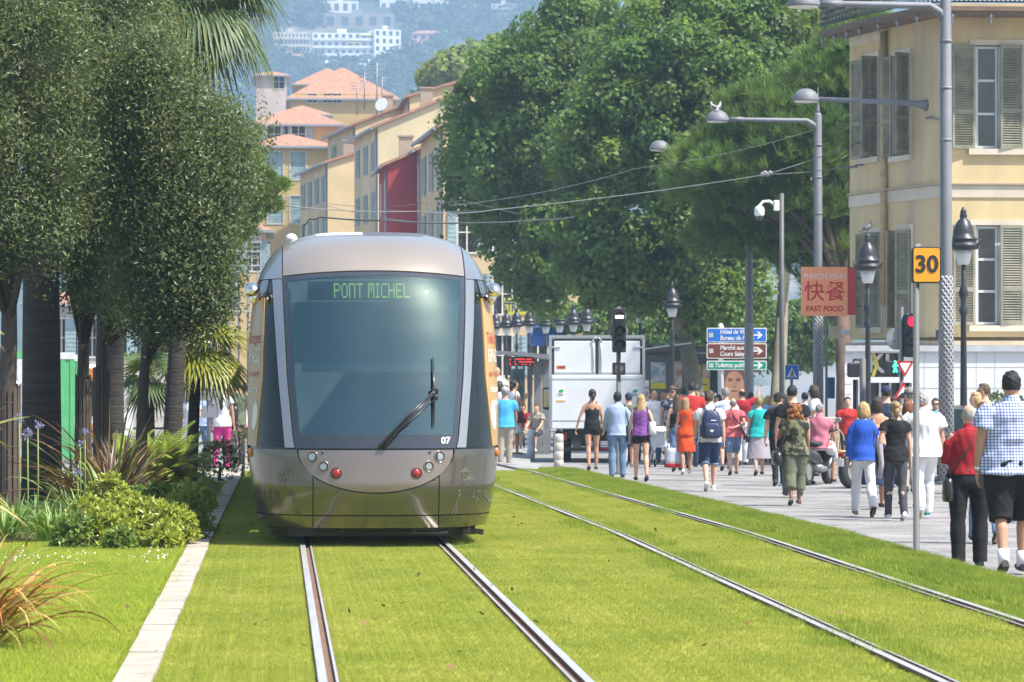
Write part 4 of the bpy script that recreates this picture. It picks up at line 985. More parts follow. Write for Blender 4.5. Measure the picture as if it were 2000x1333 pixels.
# overhead wires
M_wire = mat('wire_grey', (.20, .205, .22), .5, .4); M_wired = mat('wire_dark', (.05, .055, .06), .6)
def wire(name, pts, r, m, label, sag=.0, extra=None):
    P = [W(*q) if not isinstance(q, Vector) else q for q in pts]; path = []
    for a, b in zip(P, P[1:]):
        n = 8
        for k in range(n): t_ = k / n; path.append(a.lerp(b, t_) - Vector((0, 0, sag * 4 * t_ * (1 - t_))))
    path.append(P[-1]); mb = MB(); mb.tube(path, r, 6)
    if extra: extra(mb)
    o = mb.build(name, m); tag(o, label, 'wire'); return o
br1, br2 = W(1687, 278, 89.5), W(1687, 322, 89.5)
def tensioner(p, d):
    def f(mb):
        for k in range(5): q = p + d * (k * .1); mb.ell(q, (.05, .035, .035), 8, 6)
    return f
J = W(1497, 341, 84)
sp1 = wire('span_wire', [br2 + Vector((-.1, -.1, 0)), J, (960, 411, 70), (820, 413, 68), (560, 402, 66)], .010, M_wire, 'long grey span wire slung from the lower wall bracket across the street', .05, tensioner(W(1640, 328, 88.6), Vector((1, 0, .05))))
sp2 = wire('span_wire', [br1 + Vector((-.1, -.1, 0)), J], .010, M_wire, 'short grey span wire from the upper wall bracket to the wire joint', .03, lambda mb: [mb.ell(J + Vector((.06 * k - .1, 0, .03 * (k % 2))), (.07, .05, .06), 8, 6) for k in range(4)])
wire('span_wire', [W(1590, 254, 98.4), (1240, 330, 90), (880, 402, 82)], .005, M_wire, 'thin faint wire from the tall lamp pole across the plane trees', .12)
wire('cable', [(592, 470, 62), (594, 440, 62), (604, 428, 62), (625, 424, 62), (760, 431, 62), (900, 436, 64), (1060, 429, 70), (1120, 424, 76)], .014, M_wired, 'thick dark cable above the tram roof', .02)
wire('contact_wire', [(760, 404, 150), (905, 392, 80), (1010, 418, 74)], .006, M_wire, 'fine forked contact wire above the tram near the plane tree', .0)
wire('contact_wire', [(480, 372, 180), (700, 404, 150), (930, 412, 100)], .012, M_wire, 'fine wire crossing in front of the ochre houses', .1)
wire('contact_wire', [(470, 420, 180), (640, 402, 170), (830, 436, 120)], .012, M_wire, 'fine slanted wire above the left of the tram', .1)
for q, lab in ((br1, 'grey wall bracket holding the upper span wire'), (br2, 'grey wall bracket holding the lower span wire')):
    mb = MB(); mb.cbox((q.x + .06, q.y - .12, q.z), (.055, .05, .26), ch=.01); mb.tube([q + Vector((.0, -.12, 0)), q + Vector((-.22, -.12, -.03))], .03, 6)
    for z in (-.18, .18):
        for x in (-.02, .05): mb.ell((q.x + .06 + x, q.y - .175, q.z + z), (.02, .012, .02), 6, 4)
    o = mb.build('wire_bracket', M_galv); tag(o, lab, 'bracket', 'wall brackets of the span wires')
# ================================================================== TRAM
TX, TY = 1.006, 36.7
tram = empty('tram', (TX, TY, 0), 0, 'champagne silver tram showing PONT MICHEL coming along the grassed track', 'tram')
M_ch = mat('champagne_metallic', (.37, .31, .26), .28, .5, var=.03, scale=1.2, coat=.6)
M_sl = mat('silver_metallic', (.36, .36, .36), .32, .75, var=.03, scale=1.2, coat=.5)
M_gr = mat('grey_bronze_metallic', (.155, .145, .125), .21, .78, var=.05, scale=1.5, coat=.6)
M_sm = mat('smile_panel', (.25, .205, .19), .22, .6, var=.04, scale=1.5, coat=.5)
M_bk = mat('tram_black', (.018, .017, .018), .3, coat=.3)
M_bd = mat('tram_glass_border', (.03, .034, .045), .12, coat=.8)
M_wg = glass_mat('windscreen_glass', (.68, .92, .90), .9, .0, (.66, .92, .86)); M_wg.node_tree.nodes['Fresnel'].inputs[0].default_value = 2.7
M_sg = mat('dark_side_glass', (.010, .014, .013), .03, spec=.45)
M_ad = mat('ochre_advert', (.42, .25, .075), .35, var=.05, coat=.3)
zs_ = [.18, .3, .6, 1.0, 1.6, 2.2, 2.5, 2.7, 2.87, 3.02, 3.14, 3.23, 3.29, 3.33]
hws = [1.19, 1.235, 1.285, 1.325, 1.33, 1.315, 1.285, 1.25, 1.20, 1.125, 1.04, .94, .82, .66]
y0s = [.16, .09, .0, .03, .19, .40, .53, .64, .77, .93, 1.12, 1.36, 1.65, 2.0]
def smooth_interp(xs, ys):
    X = np.linspace(xs[0], xs[-1], 400); Yv = np.interp(X, xs, ys)
    k = np.ones(21) / 21; pad = np.concatenate([2 * Yv[0] - Yv[10:0:-1], Yv, 2 * Yv[-1] - Yv[-2:-12:-1]]); Ys = np.convolve(pad, k, 'valid')
    return lambda v: float(np.interp(v, X, Ys))
HW, Y0 = smooth_interp(zs_, hws), smooth_interp(zs_, y0s)
HWt = _pw(list(zip(zs_, hws)))
ND, DD = 2.5, 1.35
def SP(t, z):
    """point of the nose shell: t in [-pi/2, pi/2] runs round the front, z is the height"""
    s_, c = math.sin(t), max(0, math.cos(t)); h = HW(z)
    return Vector((h * math.copysign(abs(s_) ** (2 / ND), s_), Y0(z) + DD * (1 - c ** (2 / ND)), z))
def TT_(x, z):
    a = max(-1, min(1, x / HW(z))); return math.copysign(math.asin(abs(a) ** (ND / 2)), a)
def SN(t, z):
    e = 1e-3; t = max(-1.5, min(1.5, t)); 
    a = SP(t + e, z) - SP(t - e, z); b = SP(t, min(z + e, 3.33)) - SP(t, z - e); n = a.cross(b)
    return n.normalized() if n.length > 0 else Vector((0, -1, 0))
def onshell(t, z, off):
    return SP(t, z) + SN(t, z) * off
def shell(fn, nu, nv, off, m, name, parent=tram, lip=.03, smooth=True):
    """panel: fn(u,v)->(t,z); raised by off over the black base, with a turned-in lip"""
    mb = MB(); P = [[fn(i / nu, j / nv) for i in range(nu + 1)] for j in range(nv + 1)]
    vs = [onshell(*P[j][i], off) for j in range(nv + 1) for i in range(nu + 1)]
    fs = [(j * (nu + 1) + i, j * (nu + 1) + i + 1, (j + 1) * (nu + 1) + i + 1, (j + 1) * (nu + 1) + i) for j in range(nv) for i in range(nu)]
    mb.add(vs, fs, 0, smooth)
    if lip:
        rim = [(0, i) for i in range(nu)] + [(j, nu) for j in range(nv)] + [(nv, i) for i in range(nu, 0, -1)] + [(j, 0) for j in range(nv, 0, -1)]
        o_ = [onshell(*P[j][i], off) for j, i in rim]; i_ = [onshell(*P[j][i], off - lip) for j, i in rim]; n = len(rim)
        mb.add(o_ + i_, [(k, k + n, (k + 1) % n + n, (k + 1) % n) for k in range(n)], 0, False)
    return mb.build(name, m, parent)
lerp = lambda a, b, u: a + (b - a) * u
XW = _pw([(1.0, .815), (1.12, .845), (1.75, .905), (2.5, .945), (2.9, .96)])     # windscreen half width
XP = _pw([(1.0, .93), (1.75, 1.0), (2.4, 1.045), (2.8, 1.065), (2.9, 1.07)])        # outer edge of silver pillar
XS = _pw([(1.0, 1.225), (1.75, 1.155), (2.6, 1.135), (2.8, 1.09)])                  # outer edge of side window
ztop = lambda x: 2.865 - .05 * (x / .95) ** 2
HPI = math.pi / 2
# base shell (black, seen in the gaps), open where the windscreen is
mb = MB()
def base(u, v):
    return onshell(lerp(-HPI, HPI, u), lerp(.2, 3.322, v), -.028)
nu, nv = 72, 60
vs = [base(i / nu, j / nv) for j in range(nv + 1) for i in range(nu + 1)]; fs = []
for j in range(nv):
    for i in range(nu):
        c = vs[j * (nu + 1) + i] + vs[(j + 1) * (nu + 1) + i + 1]; c *= .5
        if 1.2 < c.z < 2.78 and abs(c.x) < XW(c.z) - .06 and c.y < 1.6: continue
        fs.append((j * (nu + 1) + i, j * (nu + 1) + i + 1, (j + 1) * (nu + 1) + i + 1, (j + 1) * (nu + 1) + i))
mb.add(vs, fs, 0, True); mb.build('body_shell', M_bk, tram)
# windscreen: border strips and the glass
fx = lambda xa, xb, za, zb: (lambda u, v: (lambda z: (TT_(lerp(xa(z), xb(z), u), z), z))(lerp(za, zb, v)))
def fxz(xf, za, zb):
    def f(u, v):
        x = xf(u); z = lerp(za(x), zb(x), v); k = XW(z) / .96; return (TT_(x * k, z), z)
    return f
b_in = .055
ws = shell(lambda u, v: (lambda z: (TT_(lerp(-(XW(z) - b_in), XW(z) - b_in, u), z), z))(lerp(1.17, ztop(lerp(-.9, .9, u)) - .045, v)), 36, 30, -.002, M_wg, 'windscreen', lip=0)
mbname = 'glass_border'
shell(lambda u, v: (lambda z: (TT_(lerp(-XW(z), -(XW(z) - b_in), u), z), z))(lerp(1.03, ztop(.93), v)), 4, 30, 0, M_bd, mbname)
shell(lambda u, v: (lambda z: (TT_(lerp(XW(z) - b_in, XW(z), u), z), z))(lerp(1.03, ztop(.93), v)), 4, 30, 0, M_bd, mbname)
shell(lambda u, v: (lambda z: (TT_(lerp(-(XW(z) - b_in), XW(z) - b_in, u), z), z))(lerp(1.03, 1.17, v)), 36, 4, 0, M_bd, mbname)
shell(lambda u, v: (lambda z: (TT_(lerp(-.9, .9, u), z), z))(lerp(ztop(lerp(-.9, .9, u)) - .045, ztop(lerp(-.9, .9, u)), v)), 36, 3, 0, M_bd, mbname)
# roof
def roof_c(u, v):
    x = lerp(-.955, .955, u); z = lerp(ztop(x) + .014, 3.322, v); h = HW(z) * .998
    return (TT_(max(-h, min(h, x)), z), z)
shell(roof_c, 40, 26, 0, M_ch, 'roof_panel')
for sg in (-1, 1):
    S_ = lambda f, sg=sg: (lambda u, v: (lambda q: (q[0] * sg, q[1]))(f(u if sg > 0 else 1 - u, v)))
    shell(S_(lambda u, v: (lambda z: (lerp(TT_(.968, z), HPI, u), z))(lerp(2.80, 3.215, v))), 14, 16, .002, M_sl, 'roof_corner')
    shell(S_(lambda u, v: (lambda z: (lerp(TT_(XW(z) + .010, z), TT_(XP(z), z), u), z))(lerp(1.035, 2.79, v))), 5, 30, .004, M_sl, 'front_pillar')
    shell(S_(lambda u, v: (lambda z: (lerp(TT_(XP(z) + .012, z), TT_(XS(z), z), u), z))(lerp(1.045, 2.785, v))), 10, 26, -.004, M_sg, 'side_window')
    shell(S_(lambda u, v: (lambda z: (lerp(TT_(XS(z) + .012, z), HPI, u), z))(lerp(1.045, 2.60, v))), 12, 26, .001, M_ad, 'advert_panel')
    shell(S_(lambda u, v: (lambda z: (lerp(TT_(XS(z) + .012, z), HPI, u), z))(lerp(2.612, 2.79, v))), 12, 6, .001, M_gr, 'upper_side_panel')
    def low_side(u, v):
        z = lerp(.345, 1.015, v); xe = .652 if z < .755 else .8 * math.sqrt(max(0, 1 - ((1.015 - z) / .43) ** 2)) + .012
        return (lerp(TT_(max(xe, .652), z), HPI, u), z)
    shell(S_(low_side), 22, 26, 0, M_gr, 'lower_side_panel')
    shell(S_(lambda u, v: (lambda z: (lerp(TT_(.652, z), HPI, u), z))(lerp(.21, .333, v))), 22, 5, 0, M_gr, 'skirt')
zsm = lambda x: 1.0 - .42 * math.sqrt(max(0, 1 - (x / .80) ** 2))
shell(lambda u, v: (lambda x: (lambda z: (TT_(x, z), z))(lerp(zsm(x), 1.012, v)))(lerp(-.795, .795, u)), 40, 14, -.004, M_sm, 'smile_panel')
shell(lambda u, v: (lambda x: (lambda z: (TT_(x, z), z))(lerp(.345, zsm(x) - .014, v)))(lerp(-.641, .641, u)), 40, 16, 0, M_gr, 'lower_front_panel')
shell(lambda u, v: (lambda z: (TT_(lerp(-.641, .641, u), z), z))(lerp(.21, .333, v)), 30, 5, 0, M_gr, 'skirt')
# body behind the nose: three modules
def module(ya, yb, first=False):
    mb = MB(); n = 26; zz_ = [lerp(.22, 3.33, (k / n)) for k in range(n + 1)]
    prof = [(HW(z), z) for z in zz_]; L = [(-h, z) for h, z in prof] + [(h, z) for h, z in prof[::-1]]
    k = len(L); ys = [[(Y0(z) + DD - .01) if first else ya for _, z in L], [yb] * k]
    vs = [(x, ys[0][i], z) for i, (x, z) in enumerate(L)] + [(x, ys[1][i], z) for i, (x, z) in enumerate(L)]
    mb.add(vs, [(i, i + 1, k + i + 1, k + i) for i in range(k - 1)], 0, True)
    mb.add([(x, yb, z) for x, z in L], [tuple(range(k))], 1); 
    if not first: mb.add([(x, ya, z) for x, z in L], [tuple(range(k - 1, -1, -1))], 1)
    b = mb.build('body_module', [M_gr, M_bk], tram)
    for sg in (-1, 1):
        mb = MB(); y = (2.0 if first else ya + .5)
        while y + 1.5 < yb:
            mb.add([(sg * (HW(z) + .006), yy, z) for z in (1.15, 2.55) for yy in (y, y + 1.45)], [(0, 1, 3, 2)]); y += 1.6
        mb.build('side_windows', M_sg, b)
module(0, 11, True); module(11.7, 20.5); module(21.2, 32)
for y in (11.02, 20.52):
    mb = MB()
    for k in range(6): mb.box(-1.1 + .02 * (k % 2), y + k * .11, .5, 1.1 - .02 * (k % 2), y + k * .11 + .09, 3.0)
    mb.build('bellows', M_bk, tram)
mb = MB(); mb.box(-.9, 1.0, .09, .9, 10.8, .24); mb.box(-1.1, 1.6, .08, 1.1, 31, .23)
for x in (-.72, .72): mb.lathe([(.3, -.06), (.3, .06)], 18, (x, 3.2, .3), axis=(1, 0, 0)); mb.lathe([(.3, -.06), (.3, .06)], 18, (x, 5.0, .3), axis=(1, 0, 0))
mb.build('underframe', M_bk, tram)
mb = MB(); mb.tube([(-.6, .32, .155), (.75, .32, .155)], .014, 6)
for x in (-.35, .4): mb.cbox((x, .33, .18), (.018, .02, .05), ch=.004)
mb.cbox((.95, .6, .16), (.05, .05, .035), ch=.01); mb.hexa([(1.02, .75, .13), (1.14, .75, .11), (1.14, .8, .11), (1.02, .8, .13), (1.02, .75, .18), (1.14, .75, .17), (1.14, .8, .17), (1.02, .8, .18)]); mb.cbox((-1.08, .8, .15), (.02, .02, .04), ch=.005)
mb.build('lifeguard_bar', M_bk, tram)
# roof slats, antenna
mb = MB()
for k, z in enumerate((3.278, 3.295, 3.310)):
    for (a, b, m) in ((-.6, -.1, 0), (-.1, .56, 1)):
        mb.grid(lambda u, v: onshell(TT_(lerp(a, b, u), z + v * .007), z + v * .007, .006), 10, 1, m)
mb.build('roof_slats', [M_wht, mat('slat_dark', (.1, .06, .055), .5)], tram)
mb = MB(); q = onshell(TT_(.79, 3.28), 3.28, 0); mb.ell(q + Vector((0, 0, .03)), (.022, .022, .035), 10, 8); mb.build('antenna_stub', M_bk, tram)
q = onshell(TT_(-.86, 3.25), 3.25, 0); mb = MB(); mb.ell(q + Vector((0, .5, .04)), (.07, .07, .06), 12, 8); mb.build('roof_beacon', mat('beacon_glass', (.6, .6, .6), .1), tram)
# headlights and side markers
M_bowl = mat('chrome_bowl', (.8, .8, .8), .08, 1.0); M_lens = glass_mat('lamp_lens', (1, 1, 1), .85, .03)
M_rl = mat('red_tail_lens', (.30, .008, .01), .15, coat=.8); M_am = mat('amber_marker', (.55, .15, .02), .2, coat=.6)
for sg in (-1, 1):
    for (x, z, r, kind) in ((.655, .945, .053, 0), (.54, .845, .05, 0), (.412, .775, .05, 1)):
        t_ = TT_(sg * x, z); c, n = onshell(t_, z, -.003), SN(t_, z)
        h = MB().lathe([(r + .008, -.02), (r + .008, .006), (r, .008), (r * .96, -.004)], 22, c, axis=n).build('headlight' if not kind else 'tail_light', M_bk if kind else M_sm, tram)
        if kind: MB().lathe([(r * .95, -.005), (r * .9, .008), (r * .6, .02), (.001, .026)], 20, c, axis=n).build('lens', M_rl, h)
        else:
            MB().lathe([(r * .95, .004), (r * .8, -.012), (r * .45, -.03), (.001, -.034)], 20, c, axis=n).build('reflector', M_bowl, h); MB().lathe([(.012, -.034), (.014, -.012), (.001, -.006)], 10, c, axis=n).build('bulb', M_opal, h)
            MB().lathe([(r * .95, .005), (r * .6, .014), (.001, .018)], 20, c, axis=n).build('lens', M_lens, h)
    for (x, z) in ((.55, 1.0 - .012), (.60, .715)):
        t_ = TT_(sg * x, z); MB().lathe([(.014, 0), (.013, .004), (.001, .005)], 10, onshell(t_, z, 0), axis=SN(t_, z)).build('sensor_cap', M_bk, tram)
    t_ = 1.30 * sg; c, n = onshell(t_, .975, .0), SN(t_, .975); mb = MB(); mb.ell(c, (.03, .03, .05), 12, 8); mb.build('side_marker', M_am, tram)
    # chrome mirror
    zc = 2.665; c = SP(TT_(sg * 1.17, zc), zc); m_c = Vector((sg * 1.275, c.y - .06, zc + .005)); mb = MB()
    mb.ell(m_c, (.085, .13, .095), 18, 12, 0, None, lambda u: 1 - .35 * max(0, -u.z) ** 2); mb.lathe([(.08, 0), (.03, -.1), (.012, -.125)], 14, m_c + Vector((-sg * .02, 0, -.02))); mo = mb.build('mirror', mat('mirror_chrome', (.78, .74, .68), .07, 1.0, var=.02), tram)
    mb = MB(); mb.tube([m_c + Vector((-sg * .05, .03, -.06)), Vector((sg * 1.15, c.y + .1, zc - .09))], .025, 8); mb.build('mirror_arm', M_bk, mo)
# wiper
wp = lambda x, z, o=.05: onshell(TT_(x, z), z, o)
mb = MB()
pv = (.02, 1.035)
for dx_ in (0, .045): mb.tube([wp(.03 + dx_, 1.04, .02), wp(.06 + dx_, 1.07, .05), wp(.30 + dx_ * .8, 1.33, .06), wp(.585 + dx_ * .5, 1.60, .06)], [.016, .016, .012, .01], 8)
mb.tube([wp(.11, 1.1, .05), wp(.33, 1.28, .055), wp(.6, 1.53, .05)], .007, 6)
wa = mb.build('wiper', M_bk, tram)
mb = MB(); mb.tube([wp(.588, 1.96, .028), wp(.59, 1.6, .035), wp(.585, 1.24, .028)], [(.005, .012), (.014, .016), (.005, .012)], 6); mb.cbox(wp(.594, 1.6, .05), (.035, .02, .03), ch=.006); mb.cbox(wp(.605, 1.53, .05), (.02, .015, .02), ch=.005); mb.build('wiper_blade', M_bk, wa)
# cab behind the glass
M_cab = mat('cab_grey', (.06, .085, .10), .7); M_blind = mat('roller_blind', (.21, .275, .27), .8, var=.05, scale=.8); M_shelf = mat('cab_shelf', (.42, .50, .48), .6)
mb = MB(); mb.box(-1.05, .5, .55, 1.05, 2.9, .6); mb.box(-1.05, 2.9, .55, 1.05, 2.95, 2.95)
def dash(u, v): 
    x = lerp(-.85, .85, u); return (x, Y0(1.15) + DD * (1 - (1 - min(1, abs(x / 1.33)) ** ND) ** (1 / ND)) + .06 + v * .55, 1.12 - .02 * v)
mb.grid(dash, 16, 3); mb.box(-.5, .75, .6, .5, 1.0, 1.1); cab = mb.build('cab_interior', M_cab, tram)
def blind(u, v):
    z = lerp(1.905, 2.545, v); x = lerp(-.868, .868, u); p = SP(TT_(x, z), z); return (x, p.y + .05 + .012 * math.sin(u * 17 + v * 3) * (1 - v), z)
mb = MB(); mb.grid(blind, 30, 12); mb.build('roller_blind', M_blind, cab)
mb = MB(); mb.grid(lambda u, v: (lambda x, z: (x, SP(TT_(x, z), z).y + .045, z))(lerp(-.76, .76, u), lerp(1.81, 1.905, v)), 20, 2); mb.build('blind_bar', M_shelf, cab)
mb = MB(); mb.cbox((0, .95, 1.145), (.12, .03, .012), ch=.005); mb.build('red_strip', M_redp, cab)
mb = MB(); mb.grid(lambda u, v: (lambda x, z: (x, SP(TT_(x, z), z).y + .06, z))(lerp(-.70, .66, u), lerp(2.56, 2.765, v)), 16, 2); db = mb.build('destination_display', mat('display_black', (.10, .135, .135), .4), tram)
FONT = {'P': '11110 10001 10001 11110 10000 10000 10000', 'O': '01110 10001 10001 10001 10001 10001 01110', 'N': '11111 10001 10001 10001 10001 10001 10001', 'T': '11111 00100 00100 00100 00100 00100 00100', 'M': '11111 10101 10101 10101 10001 10001 10001', 'I': '111 010 010 010 010 010 111', 'C': '01111 10000 10000 10000 10000 10000 01111', 'H': '10001 10001 10001 11111 10001 10001 10001', 'E': '11111 10000 10000 11110 10000 10000 11111', 'L': '10000 10000 10000 10000 10000 10000 11111', ' ': '00 00 00 00 00 00 00'}
cells = []; x = 0
for ch in 'PONT MICHEL':
    rows = FONT[ch].split(); 
    for r_, row in enumerate(rows):
        for c_, b in enumerate(row):
            if b == '1': cells.append((x + c_, r_))
    x += len(rows[0]) + 1
mb = MB(); px_ = .792 / (x - 1); pz = .158 / 7; x0 = -.425
for (cx_, cy_) in cells:
    a, b = x0 + cx_ * px_, x0 + (cx_ + .86) * px_; z1 = 2.742 - cy_ * pz; z0 = z1 - pz * .86
    mb.add([(q, SP(TT_(q, zq), zq).y + .052, zq) for q, zq in ((a, z0), (b, z0), (b, z1), (a, z1))], [(0, 1, 2, 3)])
mb.build('lettering', emit_mat('led_green_yellow', (.40, .66, .14), .42), db)
# lettering on the shell: text laid along the arc
arcs = {}
def arc_t(s_, z, t0):
    key = (round(z, 2), round(t0, 3))
    if key not in arcs:
        ts = np.linspace(t0, HPI, 200); P = [SP(t_, z) for t_ in ts]; d = [0]
        for a, b in zip(P, P[1:]): d.append(d[-1] + (b - a).length)
        arcs[key] = (ts, d)
    ts, d = arcs[key]
    return float(np.interp(s_, d, ts)), max(0, s_ - d[-1])
def shell_text(body, size, m, sg, z, start, name='lettering', parent=tram, sx=1.0, mesh=None, zr=None, off=.006):
    me = mesh or text_data(body, size, extrude=0, align='LEFT', sx=sx); n = len(me.vertices); a = np.empty(n * 3); me.vertices.foreach_get('co', a); a = a.reshape(-1, 3)
    w_ = a[:, 0].max(); out = np.empty_like(a)
    for i, (u, v, _) in enumerate(a):
        s_ = (start + (w_ - u)) if sg < 0 else (start + u)
        zz2 = z + v; t0 = TT_(XS(max(zz2, 1.0)) + .02, zz2) if z > 1 else TT_(.66, zz2); t_, ex = arc_t(s_, zz2, t0); p = onshell(t_ * sg, zz2, off); p.y += ex; out[i] = p
    me.vertices.foreach_set('co', out.ravel()); me.materials.clear(); me.materials.append(m); me.update()
    o = bpy.data.objects.new(name, me); COL.objects.link(o); o.parent = parent; return o
M_ar, M_aw = mat('advert_red', (.42, .05, .03), .5), mat('advert_white', (.72, .70, .66), .5)
for sg in (-1, 1):
    shell_text('Téléchargez', .17, M_ar, sg, 2.17, .04, sx=.8); shell_text('BPASS', .2, M_aw, sg, 1.98, .05, sx=.8)
    shell_text('sur votre', .11, M_ar, sg, 1.80, .06); shell_text('téléphone', .11, M_aw, sg, 1.64, .06); shell_text('mobile', .11, M_aw, sg, 1.50, .06)
    mb = MB(); p = []
    for k in range(18): a = 2 * math.pi * k / 18; p.append((.1 + .09 * math.cos(a), 1.36 + .15 * math.sin(a)))
    mb.add([(lambda q: onshell(q[0] * sg, z, .005) + Vector((0, q[1], 0)))(arc_t(s_, z, TT_(XS(z) + .02, z))) for s_, z in p], [tuple(range(18))]); mb.build('advert_oval', M_aw, tram)
    # palm emblem and lettering on the lower corner
    mb = MB(); 
    def seg(a, b, w_):
        (s0, z0), (s1, z1) = a, b; d = Vector((s1 - s0, z1 - z0)).normalized(); n = Vector((-d.y, d.x)) * w_
        q = [(s0 + n.x, z0 + n.y), (s1 + n.x * .3, z1 + n.y * .3), (s1 - n.x * .3, z1 - n.y * .3), (s0 - n.x, z0 - n.y)]
        mb.add([(lambda w2: onshell(w2[0] * sg, z, .004) + Vector((0, w2[1], 0)))(arc_t(max(0, s_), z, TT_(.66, z))) for s_, z in q], [(0, 1, 2, 3)])
    tops = []
    for (b0, top, q) in (((.14, .35), (.36, .72), 1), ((.19, .35), (.30, .80), .8)):
        mid = (lerp(b0[0], top[0], .5) - .02, lerp(b0[1], top[1], .5)); seg(b0, mid, .012); seg(mid, top, .009)
        for a in (-150, -110, -60, -20, 20, 60, 100, 150, 200):
            d = (math.cos(R(a)) * .10 * q, math.sin(R(a)) * .07 * q); seg(top, (top[0] + d[0], top[1] + d[1]), .009)
    mb.build('palm_emblem', mat('emblem_dark', (.12, .115, .085), .5), tram)
    shell_text('AZUR' if sg < 0 else 'AZUR', .15, mat('emblem_dark', (.12, .115, .085), .5), sg, .53, .40, sx=.9)
m7 = text_data('07', .095, extrude=0, bold=.002); a = np.empty(len(m7.vertices) * 3); m7.vertices.foreach_get('co', a); a = a.reshape(-1, 3)
for i, (u, v, _) in enumerate(a): a[i] = onshell(TT_(.715 + u, 1.105 + v), 1.105 + v, .006)
m7.vertices.foreach_set('co', a.ravel()); m7.materials.append(M_wht); o = bpy.data.objects.new('lettering', m7); COL.objects.link(o); o.parent = tram
# ================================================================== VEGETATION
M_bark = mat('grey_bark', (.075, .062, .052), .95, var=.35, scale=4, bump=1.0, bscale=14, stretch=(1, 1, .25))
M_plbark = mat('plane_bark', (.19, .17, .13), .9, var=.25, scale=3, col2=(.16, .14, .10), bump=.4, bscale=12)
M_pinebark = mat('pine_bark', (.15, .10, .075), .95, var=.3, scale=3, bump=1.0, bscale=10, stretch=(1, 1, .4))
def in_poly(P, poly):
    x, y = P[:, 0], P[:, 1]; r = np.zeros(len(P), bool); n = len(poly)
    for i in range(n):
        (x0, y0), (x1, y1) = poly[i], poly[(i + 1) % n]
        if y0 == y1: continue
        c = ((y0 > y) != (y1 > y)) & (x < (x1 - x0) * (y - y0) / (y1 - y0) + x0); r ^= c
    return r
def edge_dist(P, poly):
    d = np.full(len(P), 1e9); n = len(poly)
    for i in range(n):
        a, b = np.array(poly[i], float), np.array(poly[(i + 1) % n], float); ab = b - a
        t = np.clip(((P - a) @ ab) / max(1e-9, ab @ ab), 0, 1)[:, None]; d = np.minimum(d, np.linalg.norm(P - a - t * ab, axis=1))
    return d
def crown_blobs(poly_px, Y, n, rad, depth, front=.65):
    """blob centres filling a rounded volume: outline in metres on the plane Y, thickness from the distance to the outline"""
    poly = [(lambda p: (p.x, p.z))(W(px, py, Y)) for px, py in poly_px]; A = np.array(poly); lo, hi = A.min(0), A.max(0); C = []
    while len(C) < n:
        P = rng.uniform(lo, hi, (n * 4, 2)); P = P[in_poly(P, poly)]; e = edge_dist(P, poly); ok = e > rad * .62; P, e = P[ok], e[ok]
        for (x, z), q in zip(P, e):
            th = depth * math.sqrt(min(1, q / (depth * .8))); s_ = -1 if rng.random() < front else 1
            yy = Y + s_ * th * (rng.uniform(.6, 1) if rng.random() < .7 else rng.uniform(0, 1))
            if any((x - c[0]) ** 2 + (yy - c[1]) ** 2 + (z - c[2]) ** 2 < (rad * .55) ** 2 for c in C): continue
            C.append((x, yy, z))
            if len(C) >= n: break
        rad_ok = rad
        if len(C) < n: rad *= .97
    return np.array(C)
def tints(k, per, var_b=.25, var_l=.2, hue=.08):
    b = rng.uniform(1 - var_b, 1 + var_b, (k, 1)); h = rng.normal(0, hue, (k, 1)); c = np.concatenate([b * (1 + h), b, b * (1 - h)], 1)
    t = np.repeat(c, per, 0); t *= rng.uniform(1 - var_l, 1 + var_l, (k * per, 1)); return np.clip(t, .05, 3)
def limb_tubes(mb, base, C, k, r0, top):
    """trunk then k limbs reaching into the crown"""
    mb.tube([base, base.lerp(top, .35) + Vector((rnd.uniform(-.05, .05), 0, 0)), base.lerp(top, .7), top], [r0 * 1.25, r0, r0 * .88, r0 * .75], 14)
    idx = rng.choice(len(C), min(k, len(C)), False)
    for i in idx:
        c = Vector(C[i]); st = base.lerp(top, rnd.uniform(.75, 1)); m1 = st.lerp(c, .4) + Vector((rnd.uniform(-.2, .2), rnd.uniform(-.2, .2), (c - st).length * .08)); 
        mb.tube([st, m1, st.lerp(c, .72) + Vector((0, 0, rnd.uniform(-.1, .25))), c], [r0 * .5, r0 * .32, r0 * .2, r0 * .06], 7)
def broadleaf(label, name, poly, Y, n, rad, depth, per, size, asp, lm, bark, base, r0, top, limbs=14, fold=.06, up=.35, jit=.55, shell=.55, vb=.25, vl=.22, group=None, hue=.06, front=.65, fuzz=.10):
    C = crown_blobs(poly, Y, n, rad, depth, front)
    root = empty(name, base, 0, label, 'tree', group); off = np.array(base)
    rr = rad * rng.uniform(*((.35, 1.5) if fuzz > .2 else (.5, 1.4)), len(C)); P, N = blob_leaves(C - off, rr, per, size, up, shell, jit)
    P += rng.normal(0, rad * fuzz, P.shape)
    D = rng.normal(size=P.shape) + np.array([0, 0, -.5]); V, F = leaf_quads(P, N, size, asp, D, fold)
    np_mesh('crown', V, F, lm, root, tints(len(C), per, vb, vl, hue))
    mb = MB(); limb_tubes(mb, Vector((0, 0, 0)), C - off, limbs, r0, Vector(top) - Vector(base)); mb.build('trunk', bark, root)
    return root, C
LM_pl = leaf_mat('plane_leaf', (.095, .165, .032), .48, .40, (.28, .41, .055))
LM_pl2 = leaf_mat('plane_leaf_far', (.22, .28, .04), .5, .36, (.36, .42, .05))
LM_oak = leaf_mat('holm_oak_leaf', (.10, .13, .05), .42, .25, (.22, .29, .055), spec=.34)
LM_pine = leaf_mat('pine_needle', (.105, .18, .033), .5, .3, (.24, .34, .05))
def wp_(px, py, Y): return W(px, py, Y)
gY = lambda px, Y: (W(px, 700, Y).x, Y, gp(Y))
plane_g = 'plane trees along the square'
